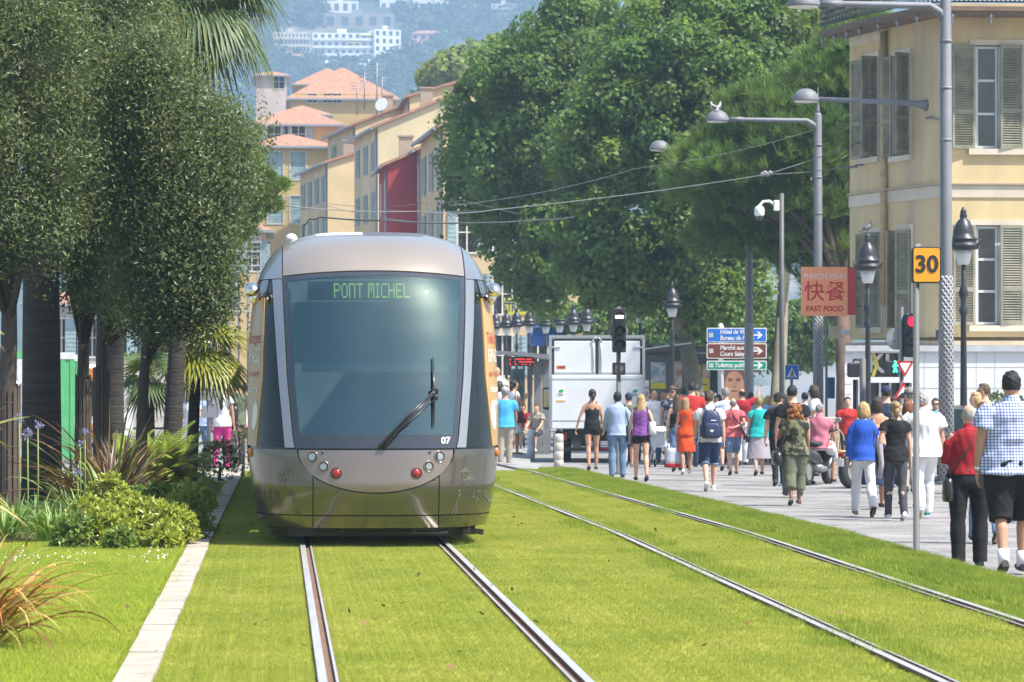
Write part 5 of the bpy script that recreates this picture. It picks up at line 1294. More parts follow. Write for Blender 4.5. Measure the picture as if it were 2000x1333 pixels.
broadleaf('big round plane tree left of the group, above the bus shelter', 'plane_tree', [(868, 180), (880, 130), (905, 100), (960, 66), (1010, 26), (1060, -6), (1120, -30), (1210, -30), (1230, 200), (1180, 400), (1120, 560), (1090, 640), (1000, 585), (965, 545), (930, 470), (905, 430), (880, 400), (865, 330), (862, 250)], 142, 280, .75, 4.2, 270, .21, .8, LM_pl, M_plbark, gY(1222, 142), .24, wp_(1190, 540, 142), group=plane_g, front=.5)
broadleaf('tallest plane tree in the middle, overhanging the white truck', 'plane_tree', [(1072, 250), (1100, 190), (1130, 160), (1180, 60), (1230, 0), (1290, -40), (1400, -60), (1500, -40), (1580, 40), (1600, 300), (1520, 480), (1480, 640), (1380, 690), (1290, 640), (1200, 620), (1130, 600), (1090, 560), (1070, 480), (1060, 400), (1085, 340), (1070, 290)], 124, 460, .7, 4.6, 270, .20, .8, LM_pl, M_plbark, gY(1375, 122), .32, wp_(1330, 610, 124), group=plane_g, front=.5)
broadleaf('bright topped plane tree rising behind the pine beside the yellow building', 'plane_tree', [(1430, -70), (1720, -70), (1720, 330), (1600, 420), (1500, 300), (1430, 160), (1400, 40)], 133, 190, .72, 3.2, 260, .21, .8, LM_pl, M_plbark, gY(1516, 120), .26, wp_(1530, 560, 128), group=plane_g)
broadleaf('low dark plane tree filling the space under the taller crowns', 'plane_tree', [(985, 560), (1100, 590), (1250, 600), (1450, 600), (1640, 560), (1668, 700), (1560, 735), (1440, 715), (1300, 715), (1180, 700), (1060, 640)], 165, 150, .8, 2.6, 260, .22, .8, LM_pl, M_plbark, gY(1290, 165), .3, wp_(1290, 640, 165), group=plane_g)
broadleaf('pale yellow green tree showing over the far ochre roofs', 'street_tree', [(775, 178), (795, 140), (830, 118), (870, 100), (910, 92), (980, 80), (1040, 200), (980, 320), (900, 300), (870, 210), (840, 180), (800, 182)], 330, 60, 1.5, 5, 200, .6, .8, LM_pl2, M_plbark, gY(900, 330), .4, wp_(900, 300, 330))
# pine: billows of upright needle tufts
def pine(label, poly, Y, n, rad, depth, tufts, needles, nl, nw, base, r0, top, limbs=14, ntop=1.0):
    C = crown_blobs(poly, Y, n, rad, depth, .7); root = empty('pine_tree', base, 0, label, 'tree'); off = np.array(base)
    k = len(C); rr = rad * rng.uniform(.75, 1.2, k)
    u = unit(rng.normal(size=(k, tufts, 3)) + np.array([0, -.1, .45])); P = ((C - off)[:, None] + u * (rr[:, None, None] * rng.uniform(.55, 1.05, (k, tufts, 1))) * np.array([1, 1, .72])).reshape(-1, 3)
    ax = unit(u.reshape(-1, 3) * .55 + np.array([0, 0, .8]) + rng.normal(size=P.shape) * .25)
    d = unit(ax[:, None] * 1.1 + rng.normal(size=(len(P), needles, 3)) * .42).reshape(-1, 3); B = np.repeat(P, needles, 0) + d * .02
    s = unit(np.cross(d, rng.normal(size=d.shape))) * nw * .5; L = nl * rng.uniform(.7, 1.2, (len(d), 1))
    V = np.stack([B - s, B + s, B + d * L + s * .4, B + d * L - s * .4], 1).reshape(-1, 3); F = np.arange(len(V)).reshape(-1, 4)
    t = np.repeat(tints(k, tufts, .22, .25, .05), needles, 0) 
    np_mesh('crown', V, F, LM_pine, root, t)
    mb = MB(); limb_tubes(mb, Vector((0, 0, 0)), C - off, limbs, r0, Vector(top) - Vector(base)); mb.build('trunk', M_pinebark, root); return root
pine('big billowing pine with bright needle tufts left of the yellow building', [(1308, 350), (1325, 285), (1365, 255), (1385, 190), (1430, 162), (1490, 172), (1530, 125), (1590, 80), (1650, 20), (1720, 20), (1720, 660), (1665, 660), (1620, 610), (1560, 550), (1480, 535), (1420, 505), (1375, 540), (1338, 470), (1352, 415), (1330, 392)], 108, 150, .72, 2.6, 62, 22, .36, .024, gY(1652, 103), .25, wp_(1640, 480, 106), 24)
pine('small pine bough with vivid green tufts left of the ochre houses', [(420, 300), (470, 285), (520, 300), (545, 345), (572, 355), (565, 400), (535, 430), (500, 440), (480, 480), (440, 500), (410, 420)], 74, 60, .22, .7, 60, 22, .17, .011, (W(318, 700, 74).x, 74, gz(74)), .07, wp_(425, 440, 74), 10)
# holm oaks on the left
oak_g = 'holm oaks in the planted strip'
def oak(label, poly, Y, n, px, r0, topy, leanx=0, rad=.36, per=430, depth=1.3):
    b = (W(px, 700, Y).x, Y, gz(Y)); return broadleaf(label, 'holm_oak', poly, Y, n, rad, depth, per, .072, .36, LM_oak, M_bark, b, r0, wp_(px + leanx, topy, Y), 22, .05, .3, .8, .35, .3, .4, oak_g, .06, .75, fuzz=.40)
oak('holm oak on the far left with slatted guard round its trunk', [(-160, -80), (150, -80), (190, 100), (200, 330), (180, 480), (120, 555), (20, 555), (-160, 570)], 50, 170, 18, .13, 520)
oak('holm oak behind, its thin trunk in a slatted guard right of the palm trunk', [(60, -80), (330, -80), (352, 40), (350, 160), (330, 360), (290, 560), (260, 635), (180, 650), (120, 590), (90, 400), (50, 150)], 54, 190, 163, .10, 600)
oak('holm oak with the second slatted guard between two palm trunks', [(150, 100), (330, 120), (400, 300), (420, 500), (380, 620), (300, 655), (220, 655), (160, 560)], 57, 150, 198, .10, 600)
ok_, _ = oak('silvery holm oak with bare leaning trunk nearest to the tram', [(200, 60), (330, 40), (372, 110), (420, 190), (500, 225), (525, 290), (505, 350), (512, 400), (470, 450), (486, 520), (460, 560), (462, 610), (420, 650), (330, 672), (262, 690), (225, 560), (190, 350)], 51, 250, 262, .085, 650, 26)
def slat_guard(px, Y, y0, y1, r, parent_label):
    c = Vector((W(px, 700, Y).x, Y, 0)); z0, z1 = gz(Y), W(px, y1, Y).z; mb = MB(); n = 13
    for k in range(n):
        a = 2 * math.pi * k / n + rnd.uniform(-.05, .05); x, y = c.x + r * math.cos(a), c.y + r * math.sin(a); M_ = Matrix.Rotation(a, 3, 'Z'); h = (z1 - z0) / 2 * rnd.uniform(.97, 1.02)
        mb.cbox((x, y, z0 + h), (.008, r * .19, h), rot=M_, ch=.003)
    for f in (.15, .5, .85): mb.lathe([(r + .012, 0), (r + .012, .012)], 20, (c.x, c.y, z0 + (z1 - z0) * f))
    o = mb.build('trunk_guard', mat('weathered_slats', (.095, .075, .06), .9, var=.25, scale=6, stretch=(2, 2, .3))); return tag(o, parent_label, 'tree guard', 'slatted guards around tree trunks')
slat_guard(18, 50, 0, 752, .15, 'brown slatted guard around the trunk at the left edge')
slat_guard(163, 54, 0, 735, .115, 'brown slatted guard right of the thick palm trunk')
slat_guard(198, 57, 0, 722, .125, 'brown slatted guard around the oak trunk between two palms')
# fan palms
LM_fan = leaf_mat('fan_palm_leaf', (.085, .13, .05), .45, .22, (.18, .25, .045), spec=.3); LM_fan2 = leaf_mat('low_palm_leaf', (.21, .26, .045), .4, .3, (.32, .36, .05))
M_palm = mat('palm_trunk', (.055, .047, .042), .95, var=.3, scale=3, bump=1.0, bscale=9, stretch=(.5, .5, 7), det=6)
def fan_leaf(hub, axis, normal, Rr, n, spread, droop):
    """segments of one fan leaf: folded blades split from half way, tips hanging"""
    V, F = [], []; axis = unit(np.array(axis)); normal = unit(np.array(normal) - axis * np.dot(normal, axis)); side = np.cross(normal, axis)
    for k in range(n):
        a = spread * (2 * (k + .5) / n - 1); d = axis * math.cos(a) + side * math.sin(a); w_ = np.cross(normal, d); L = Rr * (.82 + .18 * math.cos(a)) * rng.uniform(.92, 1.06)
        hw_ = spread / n * L * .55; b = len(V); cup = rng.uniform(-.02, .02)
        for q, (f, wd, dr) in enumerate(((.0, .05, 0), (.35, .40 if True else 0, 0.02), (.6, .42, .10), (.85, .22, .34), (1.02, .02, .62))):
            c = np.array(hub) + d * L * f + np.array([0, 0, -1]) * L * droop * dr * rng.uniform(.8, 1.2); fold = normal * hw_ * wd * .6
            V += [c - w_ * hw_ * wd * 2 + fold, c, c + w_ * hw_ * wd * 2 + fold]
        for q in range(4):
            o = b + 3 * q; F += [(o, o + 1, o + 4, o + 3), (o + 1, o + 2, o + 5, o + 4)]
    return V, F
def fan_palm(label, px, Y, crown, trunk_r, fronds, Rr, n, m, pet, group='fan palms in the planted strip', droop=1.0, trunk=True, rmin=-25, yellow=.2):
    b = Vector((W(px, 700, Y).x, Y, gz(Y))); root = empty('fan_palm', b, 0, label, 'palm', group); c = W(*crown, Y) - b
    if trunk:
        mb = MB(); pts = [Vector((0, 0, -.1)).lerp(c, k / 8) for k in range(9)]; mb.tube(pts, [trunk_r * (1.22 - .05 * k if k < 4 else 1.02) for k in range(9)], 20); mb.build('trunk', M_palm, root)
    for k in range(fronds):
        az = 2 * math.pi * k / fronds * 2.618 + rnd.uniform(-.2, .2); el = R(lerp(80, rmin, (k + .5) / fronds)); d = Vector((math.cos(az) * math.cos(el), math.sin(az) * math.cos(el), math.sin(el)))
        hub = c + d * pet + Vector((0, 0, -.12 * pet)); mb = MB(); mb.tube([c, c.lerp(hub, .5) + Vector((0, 0, .06)), hub], [.022, .016, .012], 6)
        out = (d + Vector((0, 0, -.35 * math.cos(el)))).normalized(); nrm = Vector((-d.x * math.sin(el), -d.y * math.sin(el), math.cos(el))) + Vector((rnd.uniform(-.4, .4), rnd.uniform(-.4, .4), 0))
        V, F = fan_leaf(hub, out, nrm, Rr * rnd.uniform(.85, 1.1), n, R(112), droop)
        t = np.ones((len(F), 3)) * rng.uniform(.75, 1.25, (len(F), 1)); t[rng.random(len(F)) < yellow * .5] *= np.array([1.7, 1.25, .6])
        fo = np_mesh('frond', np.array([tuple(v) for v in V]), np.array(F), m, root, t, True); mb.build('stalk', mat('palm_stalk', (.2, .22, .06), .6), fo)
    return root
fan_palm('thick dark palm trunk standing in the planted strip at left', 82, 53, (78, -160), .25, 16, .9, 26, LM_fan, .7)
fan_palm('fan palm with big drooping fronds at the top beside the hazy hill', 330, 60, (385, -10), .13, 30, 1.05, 34, LM_fan, .62, droop=1.1, rmin=-55)
fan_palm('dark upright palm trunk behind the slatted trunk guards', 222, 62, (226, -220), .15, 14, .9, 24, LM_fan, .6)
fan_palm('low fan palm with yellowing leaves just left of the tram', 372, 64, (385, 672), .10, 26, .80, 28, LM_fan2, .42, droop=.6, rmin=-60, yellow=.6)
fan_palm('small fan palm low between the trunks', 292, 63, (292, 735), .09, 12, .55, 24, LM_fan, .3, droop=.5, rmin=-60)
# ribbon-leaved plants
def ribbons(root, name, m, n, L, wd, spread, arch, cols, base_r=.1, seg=6, el=(40, 88), stiff=.5, cx=(0, 0, 0), az_range=None):
    V, F, T = [], [], []
    for k in range(n):
        az = rng.uniform(0, 2 * np.pi) if az_range is None else rng.uniform(*az_range); e = R(rng.uniform(*el)); l = L * rng.uniform(.55, 1.15); w_ = wd * rng.uniform(.7, 1.2)
        p = np.array(cx) + np.array([math.cos(az), math.sin(az), 0]) * base_r * rng.uniform(0, 1); h = np.array([math.cos(az), math.sin(az), 0]); sd = np.array([-math.sin(az), math.cos(az), 0]); tw = rng.normal(0, .5)
        sd = sd * math.cos(tw) + np.array([0, 0, 1]) * math.sin(tw) * .5; b = len(V); ee = e; ar = arch * rng.uniform(.3, 1.3); kink = rng.random() < .15
        for q in range(seg + 1):
            f = q / seg; ww = w_ * (.55 + .9 * f if f < .4 else .91 * (1 - ((f - .4) / .6) ** 1.8) + .04) * .5
            V += [p - sd * ww + np.array([0, 0, ww * .5]), p.copy(), p + sd * ww + np.array([0, 0, ww * .5])]
            ee -= ar / seg * (1.8 if (kink and q > seg // 2) else 1) * (.4 + 1.2 * f); p = p + (h * math.cos(ee) + np.array([0, 0, math.sin(ee)])) * l / seg
        c = np.array(cols[rng.integers(len(cols))]) * rng.uniform(.8, 1.2); e2 = c * np.array([1.25, 1.15, .9])
        for q in range(seg):
            o = b + 3 * q; F += [(o, o + 1, o + 4, o + 3), (o + 1, o + 2, o + 5, o + 4)]; T += [c, e2 if rng.random() < .5 else c]
    return np_mesh(name, np.array(V), np.array(F), m, root, np.array(T), True)
LM_rib = leaf_mat('ribbon_leaf', (1, 1, 1), .42, .25, (1.15, 1.05, .6), spec=.5)
def plant(name, label, px, Y, cat='plant', group=None, dz=0.0): return empty(name, (W(px, 700, Y).x, Y, gz(Y) + dz), 0, label, cat, group)
BR = [(.085, .05, .035), (.12, .06, .035), (.13, .14, .045), (.17, .19, .05), (.10, .11, .05), (.22, .12, .05)]
for px, Y, n, L, lab in ((215, 47, 130, 1.55, 'large bronze and green sword leaved flax behind the bright shrubs'), (238, 49.5, 100, 1.1, 'smaller bronze flax leaning right toward the stone edging'), (140, 48, 55, .9, 'green flax half hidden behind the thick palm trunk')):
    ribbons(plant('flax_plant', lab, px, Y, group='flax plants'), 'leaves', LM_rib, n, L, .055, 1, 1.0, BR if px != 140 else [(.12, .16, .05), (.16, .2, .06)], .16, 7, (35, 86))
ribbons(plant('flax_plant', 'tall bright green flax leaf arching up between the trunks', 205, 45.5, group='flax plants'), 'leaves', LM_rib, 9, 1.35, .06, 1, 1.9, [(.2, .26, .06), (.17, .22, .05)], .1, 10, (72, 88))
FG = [(.36, .20, .06), (.45, .31, .10), (.24, .10, .045), (.52, .42, .20), (.30, .26, .07), (.16, .06, .035), (.42, .16, .05)]
r_ = plant('flax_plant', 'golden and rust coloured flax in the near left corner', -45, 23.5, group='flax plants')
ribbons(r_, 'leaves', LM_rib, 190, .96, .03, 1, 1.7, FG, .16, 9, (35, 88))
r_ = plant('spiky_plant', 'pale spiky leaves poking in at the left edge', -190, 20.5, dz=.0)
MB().tube([(0, 0, -.1), (.02, 0, 1.2), (0, 0, 2.2)], [.06, .05, .045], 10).build('stem', M_bark, r_)
ribbons(r_, 'leaves', LM_rib, 60, .72, .045, 1, .8, [(.40, .36, .12), (.30, .32, .10), (.46, .38, .16)], .04, 7, (-35, 75), cx=(0, 0, 2.2))
ribbons(r_, 'leaves', LM_rib, 70, .80, .045, 1, 1.3, [(.40, .36, .14), (.30, .33, .10), (.48, .42, .20)], .06, 8, (-15, 80), cx=(.02, 0, 1.15))
AG = [(.15, .27, .06), (.12, .22, .05), (.20, .30, .07)]
for px, Y, lab in ((70, 42, 'fresh green strap leaved clump in front of the palm trunk'), (120, 40.5, 'second fresh green strap leaved clump beside the pale shrubs'), (165, 43.5, 'strap leaved clump behind the small round shrub'), (30, 41, 'strap leaved clump at the left edge of the bed'), (8, 38.5, 'strap leaved clump nearest to the left edge of the photo'), (100, 38.3, 'low strap leaved clump at the grass edge of the bed')):
    ribbons(plant('agapanthus', lab, px, Y, group='strap leaved agapanthus clumps'), 'leaves', LM_rib, 120, .48, .03, 1, 1.3, AG, .22, 6, (45, 88))
LM_pet = leaf_mat('agapanthus_petal', (.26, .27, .44), .5, .3, (.35, .35, .55))
for px, py, Y, lab in ((38, 818, 38, 'blue agapanthus head on a tall stem nearest to the left edge'), (74, 832, 39, 'blue agapanthus head on the stem in front of the palm trunk'), (54, 848, 37, 'wider blue agapanthus head, lower of the left trio'), (166, 845, 44, 'blue agapanthus head, upper of the pair right of the palm'), (157, 868, 43, 'blue agapanthus head, lower of the pair right of the palm'), (152, 924, 42, 'greenish agapanthus bud on a short stem')):
    base = Vector((W(px - 2, 700, Y).x, Y, gz(Y))); top = W(px, py, Y) - base; root = empty('agapanthus_flower', base, 0, lab, 'flower', 'blue agapanthus flowers')
    MB().tube([(0, 0, 0), (top.x * .4 + .012, 0, top.z * .5), tuple(top)], [.010, .008, .007], 6).build('stem', mat('flower_stem', (.17, .26, .07), .6), root)
    n = 55; d = unit(rng.normal(size=(n, 3)) + np.array([0, 0, .3])); P = np.array(top) + d * rng.uniform(.02, .06, (n, 1)); V, F = leaf_quads(P, unit(rng.normal(size=(n, 3))), .036, .4, d); np_mesh('flower_head', V, F, LM_pet, root, np.ones((n, 3)) * rng.uniform(.6, 1.2, (n, 1)))
# rosette shrubs at the front of the bed
LM_pit = leaf_mat('pale_shrub_leaf', (.34, .40, .055), .36, .3, (.38, .40, .05), spec=.55); LM_pitd = leaf_mat('green_shrub_leaf', (.17, .26, .045), .38, .3, (.24, .30, .05), spec=.55)
def rosettes(root, c, rad, n, m, leaf=.075, per=9, flat=.75, var=.2, name='foliage'):
    u = unit(rng.normal(size=(n, 3)) + np.array([0, -.15, .55])); P = np.array(c) + u * np.array(rad) * rng.uniform(.78, 1.05, (n, 1)) ; ax = unit(u + np.array([0, 0, .8]) + rng.normal(size=(n, 3)) * .25)
    d = unit(ax[:, None] * rng.uniform(.15, .9, (n, per, 1)) + rng.normal(size=(n, per, 3)) * .8).reshape(-1, 3); A = np.repeat(ax, per, 0); N = unit(A - d * (A * d).sum(1, keepdims=True) + 1e-6); Q = np.repeat(P, per, 0) + d * leaf * .5
    V, F = leaf_quads(Q, N, leaf, .36, d, .08); t = np.repeat(rng.uniform(1 - var, 1 + var, (n, 1)), per, 0) * rng.uniform(.75, 1.2, (n * per, 1)) * np.array([1, 1, 1]); return np_mesh(name, V, F, m, root, t)
pits = [(370, 1018, 38.6, .21, .40, LM_pitd, 'dark green shrub mound leaning over the stone edging'), (333, 1035, 37.3, .28, .33, LM_pit, 'pale yellow green shrub mound beside the stone edging'), (280, 1030, 37.8, .38, .38, LM_pit, 'broad pale shrub mound at the front of the bed'), (205, 1042, 37.2, .34, .30, LM_pit, 'low pale shrub mound in the middle of the front row'), (150, 1050, 37.0, .26, .26, LM_pitd, 'small green shrub mound at the left of the front row'), (372, 992, 40.5, .30, .42, LM_pit, 'upright pale shrub mound behind the dark one'), (300, 985, 41.5, .38, .36, LM_pitd, 'green shrub mound in the middle of the bed'), (214, 962, 43.0, .26, .40, LM_pit, 'small round pale shrub below the flax'), (250, 1000, 40.5, .3, .32, LM_pit, 'pale shrub mound left of the middle'), (235, 1056, 36.6, .16, .16, LM_pitd, 'tiny green shrub at the grass edge'), (320, 1056, 36.7, .2, .2, LM_pit, 'low pale shrub at the grass edge'), (175, 1010, 40, .26, .3, LM_pit, 'pale shrub beside the strap leaves')]
for px, py, Y, rx, rz, m, lab in pits:
    root = plant('shrub', lab, px, Y, 'shrub', 'rosette shrubs at the front of the bed'); zc = max(.08, W(px, py, Y).z - gz(Y)); rosettes(root, (0, 0, zc * .55), (rx, rx * .9, max(rz, zc * .7)), int(210 * (rx / .3) ** 1.5), m)
    mb = MB()
    for k in range(6): a = k * 1.05; mb.tube([(0, 0, 0), (rx * .5 * math.cos(a), rx * .4 * math.sin(a), zc * .7)], [.014, .006], 5)
    mb.build('stems', M_bark, root)
# cycad
LM_cyc = leaf_mat('cycad_leaf', (.24, .33, .03), .4, .3, (.36, .42, .04), spec=.5)
def cycad(px, Y, label, n, L, lf):
    root = plant('cycad', label, px, Y); MB().lathe([(.14, 0), (.16, .2), (.1, .38)], 14).build('trunk', M_palm, root)
    for k in range(n):
        az = k * 2.4 + rnd.uniform(-.2, .2); el = R(lerp(82, -4, (k / n) ** .9)); p = np.array([0, 0, .36]); l = L * rnd.uniform(.85, 1.1); V, F = [], []; seg = 22; e = el
        for q in range(seg):
            d = np.array([math.cos(az) * math.cos(e), math.sin(az) * math.cos(e), math.sin(e)]); s_ = np.array([-math.sin(az), math.cos(az), 0]); nr = np.cross(d, s_); f = q / seg
            if f > .06:
                ll = lf * math.sin(math.pi * min(1, .12 + f * .88)) ** .6
                for sd in (-1, 1):
                    t = unit(d * .65 + s_ * sd * .8 - nr * .35); w_ = unit(np.cross(t, nr)) * .016; b = len(V); V += [p - w_ * .6, p + w_ * .6, p + t * ll * .6 + w_, p + t * ll * .6 - w_, p + t * ll + np.array([0, 0, -.02])]; F += [(b, b + 1, b + 2, b + 3), (b + 3, b + 2, b + 4, b + 4)]
            p = p + d * l / seg; e -= (1.05 / seg) * (.5 + f)
        F = [f if len(set(f)) == 4 else (f[0], f[1], f[2], f[2]) for f in F]; q4 = np.array([f for f in F if len(set(f)) == 4]); q3 = np.array([f[:3] for f in F if len(set(f)) == 3])
        T3 = np.concatenate([q4[:, [0, 1, 2]], q4[:, [0, 2, 3]], q3]); np_mesh('frond', np.array(V), T3, LM_cyc, root, np.ones((len(T3), 3)) * rng.uniform(.8, 1.2, (len(T3), 1)))
cycad(318, 56, 'vivid yellow green cycad with arching feathered fronds behind the flax', 54, 1.0, .22)
cycad(255, 61, 'second cycad half hidden between the trunks', 22, .85, .2)
# round bushes near the tram
LM_bush = leaf_mat('bush_leaf', (.10, .14, .045), .5, .25); LM_bt = leaf_mat('golden_bush_leaf', (.36, .30, .09), .5, .3); LM_pk = leaf_mat('pink_blossom', (.62, .38, .46), .6, .3)
def bush(label, px, Y, cz, rad, m, n, tip=None, tn=0, leaf=.05):
    root = plant('bush', label, px, Y, 'bush'); rosettes(root, (0, 0, cz), rad, n, m, leaf, 8); MB().tube([(0, 0, -.05), (.03, 0, cz)], [.04, .02], 6).build('stems', M_bark, root)
    if tip: rosettes(root, (0, 0, cz + rad[2] * .12), (rad[0] * 1.02, rad[1] * 1.02, rad[2]), tn, tip, leaf * .8, 6, name='blossom')
bush('round clipped bush with golden tips beside the left rail of the track', 428, 67, .34, (.36, .4, .40), LM_bush, 420, LM_bt, 160)
bush('loose bush with small pink flowers just left of the tram', 474, 70, .45, (.30, .4, .52), LM_bush, 240, LM_pk, 150, .045)
bush('small green bush on the gravel behind the cycad', 372, 66, .25, (.30, .3, .28), LM_bush, 200)
bush('yellow green shrub beside the plane tree trunk on the square', 1492, 112, .7, (.45, .4, .85), LM_bt, 260, LM_pl2, 120, .12)
bush('green shrub with a red flower behind the people at the right edge', 1955, 73, 1.35, (.55, .35, .3), LM_bush, 260, None, 0, .07)
# white clover flowers and a few leaves on the lawn
n = 130; x = rng.uniform(-2.6, -1.05, n); y = rng.normal(34.6, .7, n); P = np.stack([x, y, np.full(n, .045)], 1); V, F = leaf_quads(P, unit(rng.normal(size=(n, 3)) + np.array([0, -.5, 1])), .016, .9)
o = np_mesh('clover_flowers', V, F, M_wht); tag(o, 'tiny white clover flowers scattered in the left lawn', 'flowers', kind='stuff')
n = 90; P = np.stack([rng.uniform(-2.6, 5, n), rng.uniform(21, 45, n), np.full(n, .04)], 1); V, F = leaf_quads(P, unit(rng.normal(size=(n, 3)) * .5 + np.array([0, 0, 1])), .05, .55)
o = np_mesh('fallen_leaves', V, F, mat('dry_leaf', (.22, .11, .05), .8)); tag(o, 'small dry leaves lying on the grass', 'leaves', kind='stuff')
# ================================================================== VEHICLES, SHELTER, KIOSK, LEFT BACKGROUND
M_tw = mat('truck_white', (.70, .72, .74), .35, var=.05, scale=1.5, col2=(.60, .61, .62), lo=.55, hi=.8)
M_rub = mat('tyre_rubber', (.03, .03, .032), .85, var=.2); M_rim = mat('wheel_rim', (.35, .36, .37), .4, .6)
M_alu = mat('aluminium', (.55, .56, .57), .35, .8); M_chas = mat('chassis_black', (.03, .03, .032), .7)
def wheel(root, c, r, w_, name='wheel', axis=(1, 0, 0), rim=True):
    h = w_ / 2; wo = MB().lathe([(r * .62, -h), (r * .9, -h), (r, -h * .65), (r, h * .65), (r * .9, h), (r * .62, h)], 26, c, axis=axis).build(name, M_rub, root)
    if rim: MB().lathe([(.001, -h * 1.06), (r * .16, -h * 1.06), (r * .18, -h * 1.01), (r * .56, -h * 1.01), (r * .62, -h * 1.05), (r * .62, h * 1.05), (r * .56, h * 1.01), (r * .18, h * 1.01), (r * .16, h * 1.06), (.001, h * 1.06)], 20, c, axis=axis).build('rim', M_rim, wo)
    return wo
Y = 92; px0 = 1165; p = ground_at(px0, Y); zc = p.z; s = S(Y); t = empty('delivery_truck', p, 0, 'white box truck seen from behind with raised tail lift', 'truck'); t.rotation_euler.z = -math.atan((px0 - VPX) / FPX)
bx = lambda px: W(px, 700, Y).x - p.x
zz = lambda py: W(1165, py, Y).z - zc
x0, x1, zt, zb = bx(1076), bx(1256), zz(656), zz(838)
mb = MB(); mb.cbox(((x0 + x1) / 2, 2.55, (zt + zb) / 2), ((x1 - x0) / 2, 2.5, (zt - zb) / 2), ch=.04); bd = mb.build('cargo_box', M_tw, t)
xm = (x0 + x1) / 2
mb = MB(); zd0, zd1 = zz(731), zz(664)
for a, b, c, d in ((x0 + .05, xm - .02, zd0, zd1), (xm + .02, x1 - .05, zd0, zd1)): mb.cbox(((a + b) / 2, .035, (c + d) / 2), ((b - a) / 2 - .035, .018, (d - c) / 2 - .03), ch=.012)
mb.build('rear_door', M_tw, t)
mb = MB()
for a in (x0 + .05, xm, x1 - .05): mb.box(a - .035, .028, zd0, a + .035, .046, zd1)
mb.box(x0 + .086, .0285, zd1 - .04, xm - .036, .0455, zd1 + .02); mb.box(xm + .036, .0285, zd1 - .04, x1 - .086, .0455, zd1 + .02); mb.build('door_seal', M_chas, t)
mb = MB()
for a in (x0 - .01, x1 + .01):
    for z in (zd0, zt): pass
    mb.box(a - .035, .0, zb, a + .035, .08, zt + .01)
mb.box(x0 + .03, .0, zt - .05, x1 - .03, .079, zt + .012); mb.build('corner_posts', M_alu, t)
mb = MB()
for a in (xm - .1, xm + .1):
    mb.tube([(a, .0, zd0), (a, .0, zd1 + .03)], .014, 6); mb.cbox((a, .0, zd1 - .03), (.03, .02, .05), ch=.008); mb.tube([(a, 0, zd1 + .02), (a + (.09 if a < xm else -.09), 0, zd1 + .06)], .018, 6)
mb.build('lock_rods', M_alu, t)
mb = MB()
for sg, a in ((1, x0 + .02), (-1, x1 - .02)): mb.cbox((a + sg * .11, .01, zz(679)), (.12, .02, .022), ch=.01)
mb.build('hinge', M_alu, t)
mb = MB(); mb.cbox((xm, -.05, (zz(733) + zz(838)) / 2), ((x1 - x0) / 2 - .015, .045, (zz(733) - zz(838)) / 2), ch=.025); tl = mb.build('tail_lift', M_tw, t)
mb = MB()
for py in (741, 822): mb.box(x0 + .05, -.102, zz(py) - .012, x1 - .05, -.0965, zz(py) + .012)
mb.build('lift_ridges', M_alu, tl)
mb = MB(); plate(mb, .115, .045, .008, -.0, -.002, (bx(1096), zz(718))); pl = mb.build('number_label', mat('label_orange', (.6, .13, .03), .5), t); pl.location = (0, .016, 0)
o = text('4609', .085, M_blk, t, (bx(1097.5), .0125, zz(718)), extrude=.001)
for px in (1095, 1239):
    mb = MB(); plate(mb, .11, .2, .01, -.096, -.099, (bx(px), zz(771))); st = mb.build('sticker', M_wht, t)
    mb = MB(); a, b = bx(px), zz(765); mb.prism([(a - .07, b - .03), (a + .06, b - .03), (a + .09, b + .05), (a - .02, b + .05)], lambda x, z: (x, -.0995, z), lambda x, z: (x, -.102, z)); mb.build('green_mark', mat('mark_green', (.03, .38, .13), .5), st)
    mb = MB(); plate(mb, .08, .012, .004, -.0995, -.101, (a, b - .07)); plate(mb, .06, .012, .004, -.0995, -.101, (a, b - .11)); mb.build('grey_mark', mat('mark_grey', (.2, .21, .22), .5), st)
    if px < 1200: mb = MB(); plate(mb, .11, .02, .004, -.0995, -.101, (a, zz(771) - .17)); mb.build('amber_mark', mat('mark_amber', (.6, .33, .03), .5), st)
mb = MB(); mb.box(x0 + .75, .2, .42, x1 - .75, 5.6, .62); mb.box(x0 + .3, .25, .62, x1 - .3, 5, zb - .004); mb.box(x0 + .35, .1, .30, x1 - .35, .16, .40)
for x in (-.5, 0, .45): mb.cbox((x, .1, .5), (.1, .08, .16), ch=.02)
mb.build('chassis', M_chas, t)
mb = MB(); plate(mb, .26, .06, .01, .09, .08, (.1, .50)); nb_ = mb.build('number_plate', M_wht, t); text('Z', .1, M_blk, nb_, (-.02, .078, .5))
mb = MB(); mb.box(-.3, .09, .33, .3, .096, .38); mb.build('reflector_strip', mat('reflector_red', (.4, .02, .02), .3), t)
for x in (x0 + .35, x1 - .35):
    mb = MB(); mb.cbox((x, .12, .68), (.06, .04, .1), ch=.01); mb.build('tail_light', M_rl, t)
for x in (x0 + .16, x0 + .40, x1 - .16, x1 - .40): wheel(t, (x, 1.3, .38), .38, .22)
for x in (x0 + .2, x1 - .2): wheel(t, (x, 5.4, .38), .38, .24)
mb = MB(); mb.cbox((0, 5.9, 1.25), (1.0, .75, .85), ch=.15); mb.build('cab', M_tw, t)
